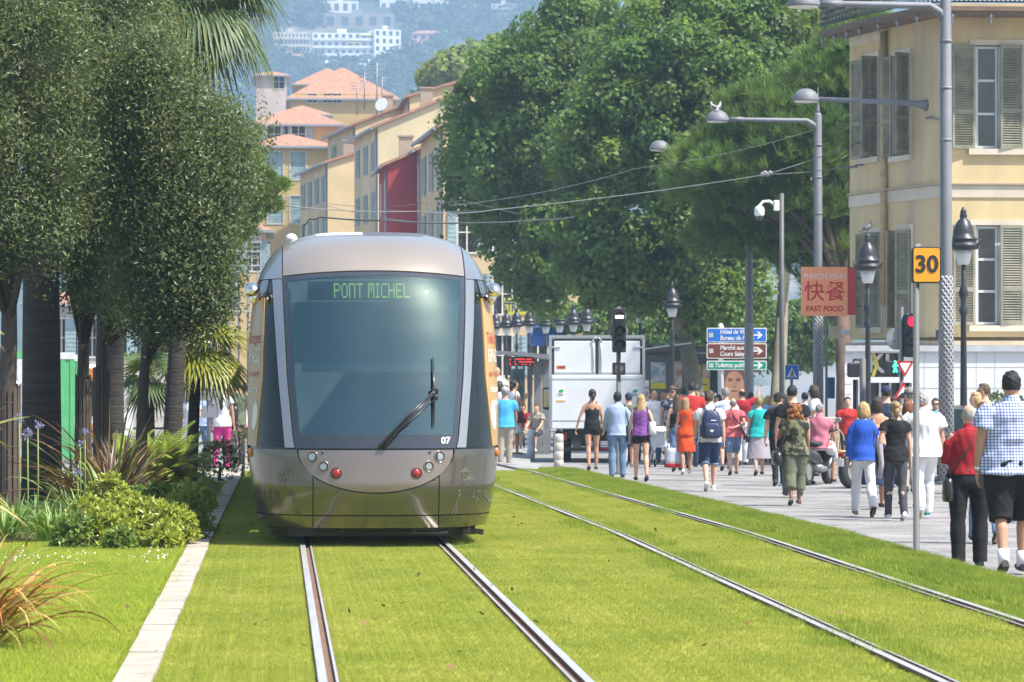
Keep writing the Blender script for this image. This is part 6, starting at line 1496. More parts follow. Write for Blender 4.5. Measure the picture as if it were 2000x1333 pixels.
for sg in (-1, 1):
    mb = MB(); mb.cbox(((x0 - .17) if sg < 0 else (x1 + .12), 5.2, zz(781) + .0), (.12, .05, .3), ch=.05); mo = mb.build('mirror', M_chas, t)
    mb = MB(); mb.cbox(((x0 - .17) if sg < 0 else (x1 + .12), 5.14, zz(781)), (.09, .012, .24), ch=.01); mb.build('mirror_glass', MATS['mirror_chrome'], mo)
    mb = MB(); mb.tube([((x0 - .1) * sg * -1 if sg < 0 else (x1 + .05), 5.25, zz(781) + .25), (sg * .95, 5.6, zz(781) + .3)], .02, 6); mb.build('mirror_arm', M_chas, mo)
# bollards
M_bst = mat('bollard_stone', (.50, .47, .42), .8, var=.1, scale=6); M_bwh = mat('bollard_white', (.66, .67, .68), .6)
def bollard(px, py, top, r, m, label, rings):
    q = G(px, py); h = W(px, top, q.y).z - q.z; t = empty('bollard', q, 0, label, 'bollard', 'bollards at the crossing'); mb = MB()
    mb.lathe([(r, 0)] + [v for k in range(1, rings) for v in ((r, h * k / rings - .012), (r * .97, h * k / rings - .008), (r * .97, h * k / rings + .008), (r, h * k / rings + .012))] + [(r, h * .95), (r * .8, h), (.001, h * 1.01)], 20); mb.build('post', m, t)
bollard(1037, 901, 840, .105, M_bwh, 'white bollard beside the bus stop platform', 2); bollard(1091, 916, 848, .115, M_bst, 'stone bollard with grooves behind the end of the grass', 4)
# bus shelter
Y = 106; p = ground_at(1020, Y); zc = p.z; t = empty('bus_shelter', p, 0, 'grey bus shelter with red dot display under its sloping roof', 'bus shelter')
bx = lambda px: W(px, 700, Y).x - p.x
mb = MB(); a, b, c = bx(940), bx(975), bx(1080); z = lambda py: W(1150 if p.x > 0 else 400, py, Y).z - zc
mb.hexa([(a, -.8, z(703)), (b, -.8, z(691)), (b, 1.4, z(691)), (a, 1.4, z(703)), (a, -.8, z(699)), (b, -.8, z(686)), (b, 1.4, z(686)), (a, 1.4, z(699))]); mb.hexa([(b + .003, -.8, z(691)), (c, -.8, z(704)), (c, 1.4, z(704)), (b + .003, 1.4, z(691)), (b + .003, -.8, z(686)), (c, -.8, z(694)), (c, 1.4, z(694)), (b + .003, 1.4, z(686))]); mb.build('roof', mat('shelter_grey', (.20, .205, .22), .5, .3), t)
mb = MB(); mb.cbox(((bx(989) + bx(1040)) / 2, -.6, (z(698) + z(716)) / 2), ((bx(1040) - bx(989)) / 2, .08, (z(698) - z(716)) / 2), ch=.01); ds = mb.build('display', M_blk, t)
M_led = emit_mat('red_led', (1, .04, .03), .9); cxm = (bx(989) + bx(1040)) / 2
r_ = random.Random(5); mb = MB()
for row in range(3):
    x = -.34
    while x < .33:
        wd = r_.uniform(.02, .05)
        if r_.random() < .75: mb.box(cxm + x, -.686, z(702.5 + row * 5) - .018, cxm + x + wd, -.682, z(702.5 + row * 5) + .018)
        x += wd + .014
mb.build('led_rows', M_led, ds)
mb = MB(); mb.box(bx(1044), 0, 0, bx(1058), .25, z(706)); mb.box(bx(1060), .05, 0, bx(1076), .2, z(704)); mb.build('side_panel', MATS['shelter_grey'], t)
mb = MB()
for px in (965, 1000, 1026, 1041): mb.tube([(bx(px), .6, 0), (bx(px), .6, z(698))], .03, 8)
mb.build('posts', M_galv, t)
mb = MB(); mb.box(bx(1001), .58, .35, bx(1025), .59, z(720)); mb.build('glass_panel', glass_mat('shelter_glass', (.7, .85, .85), .8), t)
mb = MB(); mb.box(bx(1003), .62, .55, bx(1024), .64, z(722)); mp = mb.build('route_map', mat('map_pale', (.45, .58, .56), .6, var=.25, scale=6, col2=(.6, .62, .5)), t)
mb = MB(); mb.box(bx(975), .3, .42, bx(1042), .7, .47)
for px in (980, 1036): mb.box(bx(px) - .03, .4, 0, bx(px) + .03, .6, .419)
mb.build('bench', M_galv, t)
mb = MB(); mb.box(-1.6, -6, 0, 1.6, 3, .0); 
# raised stop platform
P0, P1 = W(958, 700, 86), W(1062, 700, 86)
mb = MB(); mb.hexa([(P0.x, 86, -.45), (P1.x - .3, 86, -.45), (P1.x + 1.4, 112, -.7), (P0.x + 1.0, 112, -.7), (P0.x, 86, gp(86) + .10), (P1.x - .3, 86, gp(86) + .03), (P1.x + 1.4, 112, gp(100) + .16), (P0.x + 1.0, 112, gp(100) + .16)]); o = mb.build('stop_platform', M_conc); o['kind'] = 'structure'
# kiosk
Y = 124; p = ground_at(1345, Y); zc = p.z; t = empty('news_kiosk', p, 0, 'dark grey news kiosk covered with yellow posters and magazine racks', 'kiosk')
bx = lambda px: W(px, 700, Y).x - p.x
M_kg = mat('kiosk_grey', (.09, .10, .105), .5, var=.15)
mb = MB(); mb.cbox(((bx(1258) + bx(1408)) / 2, 1.2, z(690) / 2), ((bx(1408) - bx(1258)) / 2, 1.2, z(690) / 2), ch=.05); mb.build('wall', M_kg, t)
mb = MB(); mb.cbox(((bx(1250) + bx(1412)) / 2, 1.1, z(683)), ((bx(1412) - bx(1250)) / 2, 1.6, .09), ch=.04); mb.build('roof', M_kg, t)
mb = MB(); mb.hexa([(bx(1254), -.6, z(684)), (bx(1345), -.9, z(672)), (bx(1345), 1, z(672)), (bx(1254), 1, z(684)), (bx(1254), -.6, z(681)), (bx(1345), -.9, z(669)), (bx(1345), 1, z(669)), (bx(1254), 1, z(681))]); mb.build('canopy', M_alu, t)
M_py, M_pc, M_pr = mat('poster_yellow', (.62, .52, .03), .6), mat('poster_pale', (.5, .52, .5), .6, var=.4, scale=9, col2=(.2, .3, .4)), mat('poster_mixed', (.45, .25, .18), .6, var=.5, scale=9, col2=(.5, .5, .45))
for (a, b, c, d, m, tx) in ((1271, 1300, 708, 760, M_pc, ''), (1272, 1300, 748, 760, M_py, ''), (1315, 1332, 706, 760, M_pr, ''), (1353, 1369, 714, 737, M_py, 'FORET'), (1371, 1387, 712, 740, M_pr, ''), (1368, 1386, 740, 764, M_py, 'PEINE'), (1353, 1367, 742, 764, M_pc, ''), (1355, 1369, 766, 778, M_py, ''), (1346, 1380, 676, 692, M_pc, ''), (1386, 1404, 700, 790, M_gp, '')):
    k = .0 if c != 748 else .01
    mb = MB(); mb.box(bx(a), -.03 - k, z(d), bx(b), -.003 - k, z(c)); po = mb.build('poster', m, t)
    if tx: text(tx, .1, M_blk, po, (bx((a + b) / 2), -.034, z((c + d) / 2)), sx=.75)
# magazine rack seen beside the truck
t2 = empty('magazine_rack', ground_at(1260, 122), 0, 'magazine rack with small covers at the right edge of the truck', 'rack'); zc2 = gp(122)
mb = MB(); mb.box(-.16, .05, 0, .16, .12, 2.3); mb.build('frame', M_kg, t2)
for k in range(5): mb = MB(); mb.box(-.13, 0, 1.0 + k * .26, .13, .045, 1.22 + k * .26); mb.build('magazine', (M_pc, M_pr)[k % 2], t2)
# face poster column
Y = 121; p = ground_at(1433, Y); zc = p.z; t = empty('advert_panel', p, 0, 'tall advert panel showing a close up face, behind the grey pole', 'advert'); bx = lambda px: W(px, 700, Y).x - p.x
mb = MB(); mb.cbox((0, .1, 1.35), (.56, .1, 1.35), ch=.03); mb.build('frame', M_kg, t)
hw_ = .46; za, zb2 = z(800), z(722); mb = MB(); mb.box(-hw_, -.02, za, hw_, -.004, zb2); po = mb.build('poster', mat('poster_brown', (.10, .06, .045), .4, var=.2, scale=2), t)
zf = z(755); mb = MB(); mb.prism([(.34 * math.cos(a) + .02, zf + .52 * math.sin(a)) for a in np.linspace(0, 2 * math.pi, 24, endpoint=False)], lambda a, b: (a, -.021, max(za, min(zb2, b))), lambda a, b: (a, -.025, max(za, min(zb2, b)))); fc = mb.build('face', mat('poster_skin', (.36, .19, .11), .5, var=.2, scale=3), po)
mb = MB()
for sg in (-1, 1):
    mb.ell((sg * .14 + .02, -.026, zf + .2), (.075, .006, .025), 10, 6); mb.prism([(sg * .05 + .02, zf + .25), (sg * .22 + .02, zf + .29), (sg * .23 + .02, zf + .26), (sg * .05 + .02, zf + .22)][::sg], lambda a, b: (a, -.0255, b), lambda a, b: (a, -.029, b))
mb.ell((.02, -.026, zf - .02), (.05, .006, .02), 10, 6); mb.ell((.02, -.026, zf - .16), (.12, .006, .022), 10, 6); mb.build('features', mat('poster_dark', (.06, .03, .025), .5), fc)
# yellow shop sign and blue awning far right of the tram
Y = 168; p = W(1008, 599, Y); t = empty('shop_sign', p, 0, 'yellow shop sign with dark blue letters behind the lantern row', 'sign'); s = S(Y)
mb = MB(); mb.cbox((0, 0, 0), (24 / s, .08, 17 / s), ch=.02); mb.build('board', mat('sign_yellow', (.60, .56, .06), .5), t)
M_nv = mat('navy_letters', (.03, .06, .15), .5); text('STRAMI', .58, M_nv, t, (0, -.085, -.05), sx=.62, bold=.01); mb = MB(); mb.box(-21 / s, -.1, .24, 21 / s, -.085, .30); mb.build('stripe', M_nv, t)
M_aw = mat('awning_blue', (.03, .10, .35), .7)
for i, (px, py0, py1, wpx, lab) in enumerate(((1062, 622, 700, 34, 'blue shop awning behind the lantern posts left of the truck'), (1098, 640, 690, 20, 'folded blue and white parasol behind the lanterns'))):
    Y = 165; s = S(Y); a, b = W(px, py0, Y), W(px, py1, Y); h = a.z - b.z; t = empty('awning' if i == 0 else 'parasol', b, 0, lab, 'awning' if i == 0 else 'parasol')
    if i == 0:
        mb = MB(); hw_ = wpx / s; mb.hexa([(-hw_, -.9, h * .55), (hw_, -.9, h * .55), (hw_, 0, h), (-hw_, 0, h), (-hw_, -.9, h * .58), (hw_, -.9, h * .58), (hw_, 0, h * 1.03), (-hw_, 0, h * 1.03)]); mb.box(-hw_, -.95, h * .3, hw_, -.91, h * .57); mb.build('canopy', M_aw, t); mb = MB(); mb.tube([(-hw_ * .9, 0, -1.5), (-hw_ * .9, 0, h * .9)], .05, 6); mb.tube([(hw_ * .9, 0, -1.5), (hw_ * .9, 0, h * .9)], .05, 6); mb.build('posts', M_metal, t)
    else:
        mb = MB(); mb.lathe([(.10, .2), (.26, .3), (.22, h * .6), (.1, h * .95), (.02, h)], 12); mb.build('canopy', M_aw, t); mb = MB(); mb.tube([(0, 0, -1.6), (0, 0, h)], .03, 6); mb.build('pole', M_metal, t)
# scaffold left of the tram
Y = 150; p = Vector((W(470, 700, Y).x, Y, gz(Y))); t = empty('scaffold', p, 0, 'pale grey scaffold with planks standing left of the tram roof', 'scaffold'); bx = lambda px: W(px, 700, Y).x - p.x; zc = p.z
mb = MB()
for px in (447, 466, 484, 503):
    for y in (0, 1.2): mb.tube([(bx(px), y, 0), (bx(px), y, z(440))], .035, 6)
mb.build('uprights', M_galv, t)
for py in (456, 474, 492, 520, 560, 610):
    mb = MB(); mb.box(bx(440), -.1, z(py), bx(510), 1.3, z(py) + .05); mb.build('plank', mat('scaffold_plank', (.42, .42, .42), .7, var=.15), t)
mb = MB(); 
for py in (464, 483, 505): mb.tube([(bx(440), -.05, z(py)), (bx(510), -.05, z(py))], .022, 5)
mb.build('guard_rails', M_galv, t)
Y = 120; p = W(455, 570, Y); t = empty('banner', p, 0, 'dark banner with white figures hanging between the oak and the tram', 'banner'); s = S(Y); mb = MB(); mb.box(-13 / s, -.01, -36 / s, 13 / s, .01, 36 / s); mb.build('cloth', mat('banner_dark', (.06, .07, .09), .7), t)
text('09.12', .16, M_wht, t, (0, -.014, -.02)); mb = MB(); mb.tube([(-15 / s, 0, -3.2), (-15 / s, 0, 38 / s)], .04, 6); mb.tube([(-15 / s, 0, 36.5 / s), (13 / s, 0, 36.5 / s)], .02, 6); mb.build('pole', M_galv, t)
mb = MB()
for k in range(3): a = -.12 + k * .1; mb.prism([(a, .18), (a + .05, .18), (a + .1, .32), (a + .05, .32)], lambda x, zz_: (x, -.012, zz_), lambda x, zz_: (x, -.015, zz_))
mb.build('figures', M_wht, t)
# left street: hoardings, bus, signs, parasol
M_hg, M_hw2 = mat('hoarding_green', (.10, .42, .16), .5, var=.15, scale=2), mat('hoarding_white', (.66, .68, .66), .5)
for (xa, xb, ya, yb_, Y, lab) in ((110, 146, 702, 782, 96, 'green and white site hoarding right of the thick palm trunk'), (24, 44, 700, 796, 92, 'white hoarding with green top left of the thick palm trunk'), (146, 152, 706, 776, 102, 'narrow end of the green hoarding')):
    A, B = W(xa, yb_, Y), W(xb, ya, Y); t = empty('hoarding', ((A.x + B.x) / 2, Y, low(0, Y)), 0, lab, 'hoarding', 'site hoardings on the left street'); h = B.z - low(0, Y); hw_ = (B.x - A.x) / 2
    mb = MB()
    n = max(2, int(hw_ * 2 / .12))
    for k in range(n): x = -hw_ + 2 * hw_ * k / n; mb.box(x, -.02 - .02 * (k % 2), .15, x + 2 * hw_ / n - .004, .02, h)
    mb.build('sheet', M_hg if xa != 24 else M_hw2, t); mb = MB(); mb.box(-hw_, -.2, 0, hw_, .2, .149); mb.build('base', M_conc, t)
    mb = MB(); mb.box(-hw_, -.05, h, hw_, .03, h + .18); mb.build('rail', M_hw2 if xa != 24 else M_hg, t)
Y = 128; A = W(172, 700, Y); t = empty('bus', (A.x, Y, low(0, Y)), 0, 'white and orange city bus half hidden behind the tree trunks', 'bus'); M_bo = mat('bus_orange', (.62, .20, .03), .4)
mb = MB(); mb.cbox((0, 5, 1.6), (1.2, 5, 1.35), ch=.12); mb.build('body', M_tw, t); mb = MB(); mb.cbox((0, -.02, 2.62), (.95, .03, .2), ch=.03); mb.build('display', M_bo, t); mb = MB(); mb.cbox((0, -.02, 1.75), (1.08, .03, .62), ch=.05); mb.build('windscreen', M_sg, t); mb = MB(); mb.cbox((0, -.03, .62), (1.15, .05, .25), ch=.05); mb.build('bumper', M_bo, t)
for x in (-1.05, 1.05): wheel(t, (x, 2, .35), .45, .25)
for sg in (-1, 1): mb = MB(); mb.ell((sg * .9, -.05, .85), (.14, .06, .1), 10, 8); mb.build('headlight', M_opal, t)
Y = 57; A = W(-14, 715, Y); t = empty('van', (A.x, Y, low(0, Y)), 0, 'orange and white vehicle side just cut off at the left edge', 'van')
mb = MB(); mb.cbox((0, 2, 1.45), (.17, 2, .62), ch=.06); mb.build('body', M_tw, t); mb = MB(); mb.cbox((0, 2, .62), (.175, 2, .2), ch=.05); mb.build('lower_panel', M_bo, t); mb = MB(); mb.cbox((.0, 1.99, 1.2), (.176, 1.9, .1), ch=.01); mb.build('stripe', M_bo, t); mb = MB(); mb.cbox((.0, 2, 1.7), (.178, 1.6, .26), ch=.05); mb.build('window', M_sg, t)
for y in (.7, 3.3): wheel(t, (-.05, y, .3), .32, .2)
Y = 84; p = Vector((W(408, 700, Y).x, Y, low(0, Y))); zc = p.z; t = empty('arrow_sign', p, 0, 'white arrow shaped direction sign with blue tip behind the oak leaves', 'sign'); bx = lambda px: W(px, 700, Y).x - p.x
MB().lathe([(.05, 0), (.05, z(640))], 10).build('post', M_galv, t); mb = MB(); a, b, c, d, e = bx(385), bx(424), bx(439), z(678), z(644); mb.prism([(a, d), (b, d), (c, (d + e) / 2), (b, e), (a, e)], lambda x, q: (x, -.06, q), lambda x, q: (x, -.08, q)); bo = mb.build('board', M_bl, t)
mb = MB(); mb.prism([(a, d + .05), (b - .1, d + .05), (c - .18, (d + e) / 2), (b - .1, e - .05), (a, e - .05)], lambda x, q: (x, -.081, q), lambda x, q: (x, -.085, q)); mb.build('face', M_wht, bo)
for zq, w_ in ((z(752), .2), (z(772), .24), (z(805), .2)): mb = MB(); plate(mb, w_, .13, .03, -.06, -.08, (.03, zq)); mb.build('sign_back', M_galv, t)
Y = 104; p = Vector((W(360, 700, Y).x, Y, low(0, Y))); zc = p.z; t = empty('parasol', p, 0, 'salmon market parasol above the people on the left', 'parasol'); MB().tube([(0, 0, 0), (0, 0, z(716))], .03, 8).build('pole', M_galv, t); mb = MB(); mb.lathe([(.62, z(765) - .0), (.62, z(764)), (.5, z(748)), (.06, z(716)), (.001, z(714))], 8); mb.build('canopy', mat('salmon_canvas', (.60, .33, .23), .8), t)
# balustrade, chair, two wheelers, car on the right
Y = 82; A, B = W(1598, 815, Y), W(1652, 905, Y); t = empty('balustrade', ((A.x + B.x) / 2, Y, gp(Y)), 0, 'beige stone balustrade with slots behind the scooter', 'balustrade'); hw_ = (B.x - A.x) / 2; h = A.z - gp(Y); M_bal = mat('beige_stone', (.46, .40, .31), .85, var=.12, scale=4)
mb = MB(); mb.cbox((0, 0, .12), (hw_, .12, .12), ch=.02); mb.cbox((0, 0, h - .06), (hw_ + .02, .13, .06), ch=.02); mb.build('rails', M_bal, t)
for k in range(9): x = -hw_ + .05 + (2 * hw_ - .1) * k / 8; mb = MB(); mb.lathe([(.025, .242), (.035, .3), (.028, h * .5), (.035, h - .2), (.025, h - .122)], 8, (x, 0, 0)); mb.build('baluster', M_bal, t)
t = empty('cafe_chair', ground_at(1645, 79), R(25), 'light rattan cafe chair at the end of the balustrade', 'chair'); M_rat = mat('rattan', (.45, .30, .13), .7, var=.2)
mb = MB(); mb.cbox((0, 0, .45), (.2, .2, .02), ch=.015); mb.build('seat', M_rat, t)
for x in (-.18, .18):
    for y in (-.18, .18): mb = MB(); mb.tube([(x, y, 0), (x * .95, y * .95, .43)], .014, 6); mb.build('leg', M_rat, t)
mb = MB(); mb.tube([(-.18, .19, .43), (-.19, .24, .8), (-.1, .26, .92), (.1, .26, .92), (.19, .24, .8), (.18, .19, .43)], .014, 6)
for x in (-.08, 0, .08): mb.tube([(x, .2, .45), (x, .255, .9)], .007, 5)
mb.build('backrest', M_rat, t)
def two_wheeler(name, px, Y, rz, label, body, r=.26, wb=1.25, s=1.0, cat='scooter', seat_z=.78):
    t = empty(name, ground_at(px, Y), rz, label, cat, 'parked scooters and motorbikes'); t.scale = (s, s, s); w_ = .13 if r < .28 else .16
    for y in (-wb / 2, wb / 2): wheel(t, (0, y, r), r, w_)
    mb = MB(); mb.tube([(0, wb / 2, r), (0, wb / 2 - .08, r + .3), (0, wb / 2 - .24, .98)], [.05, .05, .04], 8); mb.build('fork', M_rim, t)
    if cat == 'scooter':
        mb = MB(); mb.tube([(0, wb / 2 - .1, .85), (0, wb / 2 - .16, .55), (0, wb / 2 - .3, .32), (0, .05, .28), (0, -.2, .45), (0, -wb / 2 - .12, .62), (0, -wb / 2 - .28, .68)], [(.13, .05), (.19, .06), (.17, .06), (.15, .07), (.16, .2), (.14, .16), (.07, .06)], 14, up=(1, 0, 0)); mb.build('body', body, t)
    else:
        mb = MB(); mb.tube([(0, wb / 2 - .25, .78), (0, .15, .82), (0, -.15, .72), (0, -wb / 2, .78), (0, -wb / 2 - .25, .86)], [(.08, .08), (.15, .13), (.12, .08), (.1, .06), (.06, .03)], 14, up=(1, 0, 0)); mb.cbox((0, .05, .45), (.16, .25, .2), ch=.08); mb.tube([(0, -.1, .5), (0, -wb / 2, r)], .05, 8); mb.tube([(.16, .2, .3), (.17, -.3, .33), (.18, -.75, .42)], [.03, .05, .055], 8); mb.build('body', body, t)
    mb = MB(); mb.tube([(0, .1, seat_z), (0, -.2, seat_z - .01), (0, -.65, seat_z + .05)], [(.09, .05), (.14, .06), (.1, .05)], 12, up=(1, 0, 0)); mb.build('seat', M_chas, t)
    mb = MB(); mb.tube([(-.34, wb / 2 - .42, 1.05), (-.2, wb / 2 - .28, 1.02), (0, wb / 2 - .25, 1.0), (.2, wb / 2 - .28, 1.02), (.34, wb / 2 - .42, 1.05)], .016, 8); mb.cbox((0, wb / 2 - .2, .98), (.1, .07, .06), ch=.04); mb.build('handlebar', M_chas, t)
    for sg in (-1, 1): mb = MB(); mb.tube([(sg * .2, wb / 2 - .28, 1.02), (sg * .28, wb / 2 - .26, 1.2)], .008, 6); mb.ell((sg * .3, wb / 2 - .26, 1.24), (.07, .015, .045), 12, 8); mb.build('mirror', M_rim, t)
    mb = MB(); mb.cbox((0, -wb / 2 - .3, .62), (.07, .02, .04), ch=.015); mb.build('tail_light', M_rl, t); mb = MB(); mb.cbox((0, -wb / 2 - .33, .48), (.09, .008, .07), ch=.004); mb.build('number_plate', M_wht, t)
    if cat == 'scooter': mb = MB(); mb.tube([(.17, 0, .3), (.19, -.5, .34)], [.05, .07], 12); mb.lathe([(.05, 0), (.055, .015), (.02, .02)], 12, (.19, -.5, .34), axis=(0.05, -1, .08)); mb.build('exhaust', M_rim, t)
    return t
two_wheeler('scooter', 1596, 68, R(-28), 'black scooter with the man in pink sitting on it', mat('scooter_black', (.02, .02, .022), .25, coat=.5))
two_wheeler('motorbike', 1714, 66.0, R(-52), 'black motorbike with its rear wheel toward the grass, beside the woman in blue', MATS['scooter_black'], .32, 1.4, 1.0, 'motorbike', .82)
two_wheeler('scooter', 1622, 90, R(-80), 'red scooter parked behind the balustrade', mat('scooter_red', (.45, .02, .03), .25, coat=.5), s=1.05)
two_wheeler('scooter', 1650, 87, R(-60), 'grey scooter with round mirrors near the white shop corner', mat('scooter_grey', (.12, .13, .14), .3, coat=.5), s=1.05)
def car(px, Y, rz, label, col):
    t = empty('parked_car', ground_at(px, Y), rz, label, 'car'); pm = mat('car_paint', col, .25, .3, coat=.8, var=.03)
    prof = [(-2.0, .45), (-2.02, .75), (-1.9, .95), (-1.6, 1.0), (-1.05, 1.42), (-.3, 1.5), (.5, 1.45), (1.15, 1.02), (1.85, .88), (2.05, .65), (2.05, .4)]
    mb = MB(); ws = [.82, .86, .86, .84, .66, .64, .64, .82, .84, .82, .8]; k = len(prof)
    vs = [(-w_, y, q) for (y, q), w_ in zip(prof, ws)] + [(w_, y, q) for (y, q), w_ in zip(prof, ws)] + [(-.8, -2, .3), (-.8, 2, .3), (.8, -2, .3), (.8, 2, .3)]
    mb.add(vs, [(i, i + 1, k + i + 1, k + i) for i in range(k - 1)], 0, True)
    mb.add(vs[:k], [tuple(range(k))[::-1]], 0); mb.add(vs[k:2 * k], [tuple(range(k))], 0); mb.build('body', pm, t)
    mb = MB(); mb.add([(-.76, -1.64, 1.03), (.76, -1.64, 1.03), (.62, -1.12, 1.41), (-.62, -1.12, 1.41)], [(0, 1, 2, 3)]); mb.add([(.76, 1.11, 1.06), (-.76, 1.11, 1.06), (-.6, .55, 1.44), (.6, .55, 1.44)], [(0, 1, 2, 3)]); o = mb.build('window', M_sg, t); o.location = (0, 0, .012)
    for x in (-.78, .78):
        for y in (-1.25, 1.3): wheel(t, (x, y, .31), .31, .2)
    for x in (-.65, .65): mb = MB(); mb.ell((x, -2.0, .75), (.13, .05, .1), 10, 8); mb.build('headlight', M_opal, t)
    mb = MB(); mb.box(-.25, -2.06, .48, .25, -2.03, .58); mb.build('number_plate', M_wht, t)
car(1905, 71, R(-18), 'dark grey car parked behind the man in the red shirt', (.10, .11, .12))
# ================================================================== PEOPLE
PEND = []                                              # meshes still to be fused into one skin each
def fuse(mb, name, m, parent, voxel, wrinkle=0.0, extra=None, smooth=3, iters=None):
    o = mb.build(name, m if isinstance(m, list) else [m], parent)
    md = o.modifiers.new('r', 'REMESH'); md.mode = 'VOXEL'; md.voxel_size = voxel; md.use_smooth_shade = True
    ms = o.modifiers.new('s', 'SMOOTH'); ms.iterations = smooth; ms.factor = .5
    PEND.append((o, wrinkle, extra)); return o
def finish_people():
    dg = bpy.context.evaluated_depsgraph_get(); dg.update()
    for o, wr, ex in PEND:
        me = bpy.data.meshes.new_from_object(o.evaluated_get(dg)); n = len(me.vertices)
        if wr:
            co = np.empty(n * 3); me.vertices.foreach_get('co', co); co = co.reshape(-1, 3); no = np.empty(n * 3); me.vertices.foreach_get('normal', no); no = no.reshape(-1, 3)
            d = np.zeros(n)
            for k in range(7):
                f = rng.normal(size=3) * np.array([13, 13, 13]) * (1 + .4 * k); d += np.sin(co @ f + rng.uniform(0, 6)) / (1 + .4 * k)
            me.vertices.foreach_set('co', (co + no * (d * wr / 1.6)[:, None]).ravel())
        if ex:                                          # fingers, face details: joined to the fused skin
            k = len(o.data.materials); base = len(me.vertices); vs = [tuple(v.co) for v in me.vertices] + ex.v
            fs = [tuple(p.vertices) for p in me.polygons] + [tuple(i + base for i in f) for f in ex.f]
            m2 = bpy.data.meshes.new(o.name); m2.from_pydata(vs, [], fs); m2.polygons.foreach_set('material_index', [0] * len(me.polygons) + ex.m); me = m2
        mats = list(o.data.materials); me.materials.clear()
        for x in mats: me.materials.append(x)
        me.polygons.foreach_set('use_smooth', np.ones(len(me.polygons), bool)); me.update()
        o.modifiers.clear(); old = o.data; o.data = me; bpy.data.meshes.remove(old)
    PEND.clear()
SKIN = {k: mat('skin_' + k, c, .5, var=.07, scale=8, spec=.35) for k, c in dict(fair=(.58, .34, .24), tan=(.46, .25, .16), brown=(.24, .12, .07), dark=(.10, .05, .032)).items()}
CLO = {}
def cloth(name, c, var=.1, rough=.85, **k): return mat('cloth_' + name, c, rough, var=var, scale=k.pop('scale', 7), bump=.25, bscale=160, spec=.2, **k)
def plaid():
    m = bpy.data.materials.new('cloth_plaid'); m.use_nodes = True; nt = m.node_tree; p = nt.nodes['Principled BSDF']; p.inputs['Roughness'].default_value = .85
    tc = nn(nt, 'ShaderNodeTexCoord'); sp = nn(nt, 'ShaderNodeSeparateXYZ'); nt.links.new(tc.outputs['Object'], sp.inputs[0]); ad = nn(nt, 'ShaderNodeMath', operation='MULTIPLY'); nt.links.new(sp.outputs[0], ad.inputs[0]); ad.inputs[1].default_value = 1.0
    o = []
    for src in (ad.outputs[0], sp.outputs[2]):
        a = nn(nt, 'ShaderNodeMath', operation='MULTIPLY'); a.inputs[1].default_value = 2 * math.pi / .026; nt.links.new(src, a.inputs[0]); s_ = nn(nt, 'ShaderNodeMath', operation='SINE'); nt.links.new(a.outputs[0], s_.inputs[0]); g = nn(nt, 'ShaderNodeMath', operation='GREATER_THAN'); g.inputs[1].default_value = .25; nt.links.new(s_.outputs[0], g.inputs[0]); o.append(g)
    s_ = nn(nt, 'ShaderNodeMath', operation='ADD'); nt.links.new(o[0].outputs[0], s_.inputs[0]); nt.links.new(o[1].outputs[0], s_.inputs[1]); dv = nn(nt, 'ShaderNodeMath', operation='MULTIPLY'); dv.inputs[1].default_value = .5; nt.links.new(s_.outputs[0], dv.inputs[0])
    r = nn(nt, 'ShaderNodeValToRGB'); r.color_ramp.elements[0].color = (.66, .68, .74, 1); r.color_ramp.elements[1].color = (.07, .10, .30, 1); e = r.color_ramp.elements.new(.5); e.color = (.26, .32, .56, 1); nt.links.new(dv.outputs[0], r.inputs[0]); nt.links.new(r.outputs[0], p.inputs['Base Color']); return m
C = dict(white=cloth('white', (.70, .70, .72), .05), black=cloth('black', (.018, .018, .02)), navy=cloth('navy', (.03, .045, .10)), red=cloth('red', (.50, .035, .035)), dred=cloth('dark_red', (.32, .02, .03)), orange=cloth('orange_red', (.62, .075, .02)), blue=cloth('royal_blue', (.03, .10, .50)), sky=cloth('sky_blue', (.07, .38, .68)), pale=cloth('pale_blue', (.33, .42, .60)), pink=cloth('coral_pink', (.62, .13, .16)), rose=cloth('striped_pink', (.50, .16, .22)), teal=cloth('turquoise', (.02, .42, .40)), purple=cloth('purple', (.20, .07, .28)), khaki=cloth('khaki', (.34, .30, .24)), grey=cloth('charcoal', (.06, .06, .072)), lilac=cloth('grey_lilac', (.36, .33, .37)), denim=cloth('denim', (.09, .15, .27), .2), denim2=cloth('light_denim', (.15, .23, .36), .2), olive=cloth('olive', (.13, .15, .10)), peach=cloth('peach', (.65, .33, .23)), fuchsia=cloth('fuchsia', (.60, .05, .25)), camo=cloth('camouflage', (.17, .17, .10), .1, col2=(.03, .035, .025), lo=.47, hi=.5, scale=22), print_=cloth('print', (.35, .36, .40), .1, col2=(.05, .05, .09), lo=.46, hi=.5, scale=30), plaid=plaid(), ltblue=cloth('white_blue', (.52, .58, .66)))
HAIR = {k: mat('hair_' + k, c, .5, var=.35, scale=30, stretch=(1, 1, .25), bump=.8, bscale=70, spec=.4) for k, c in dict(black=(.012, .011, .012), dark=(.04, .026, .018), brown=(.085, .05, .028), auburn=(.17, .06, .022), red=(.26, .085, .02), blond=(.42, .29, .13), dblond=(.28, .19, .095), grey=(.22, .21, .20), silver=(.38, .37, .36)).items()}
M_shoe = {k: mat('shoe_' + k, c, .6, var=.1) for k, c in dict(black=(.02, .02, .02), white=(.68, .69, .72), brown=(.13, .075, .045), teal=(.02, .35, .42), tan=(.32, .2, .12), navy=(.03, .04, .09), grey=(.2, .2, .21)).items()}
M_eye = mat('eye_dark', (.03, .02, .018), .2); M_lip = mat('lips', (.36, .13, .11), .5); M_gls = mat('sunglass_black', (.012, .012, .013), .12)
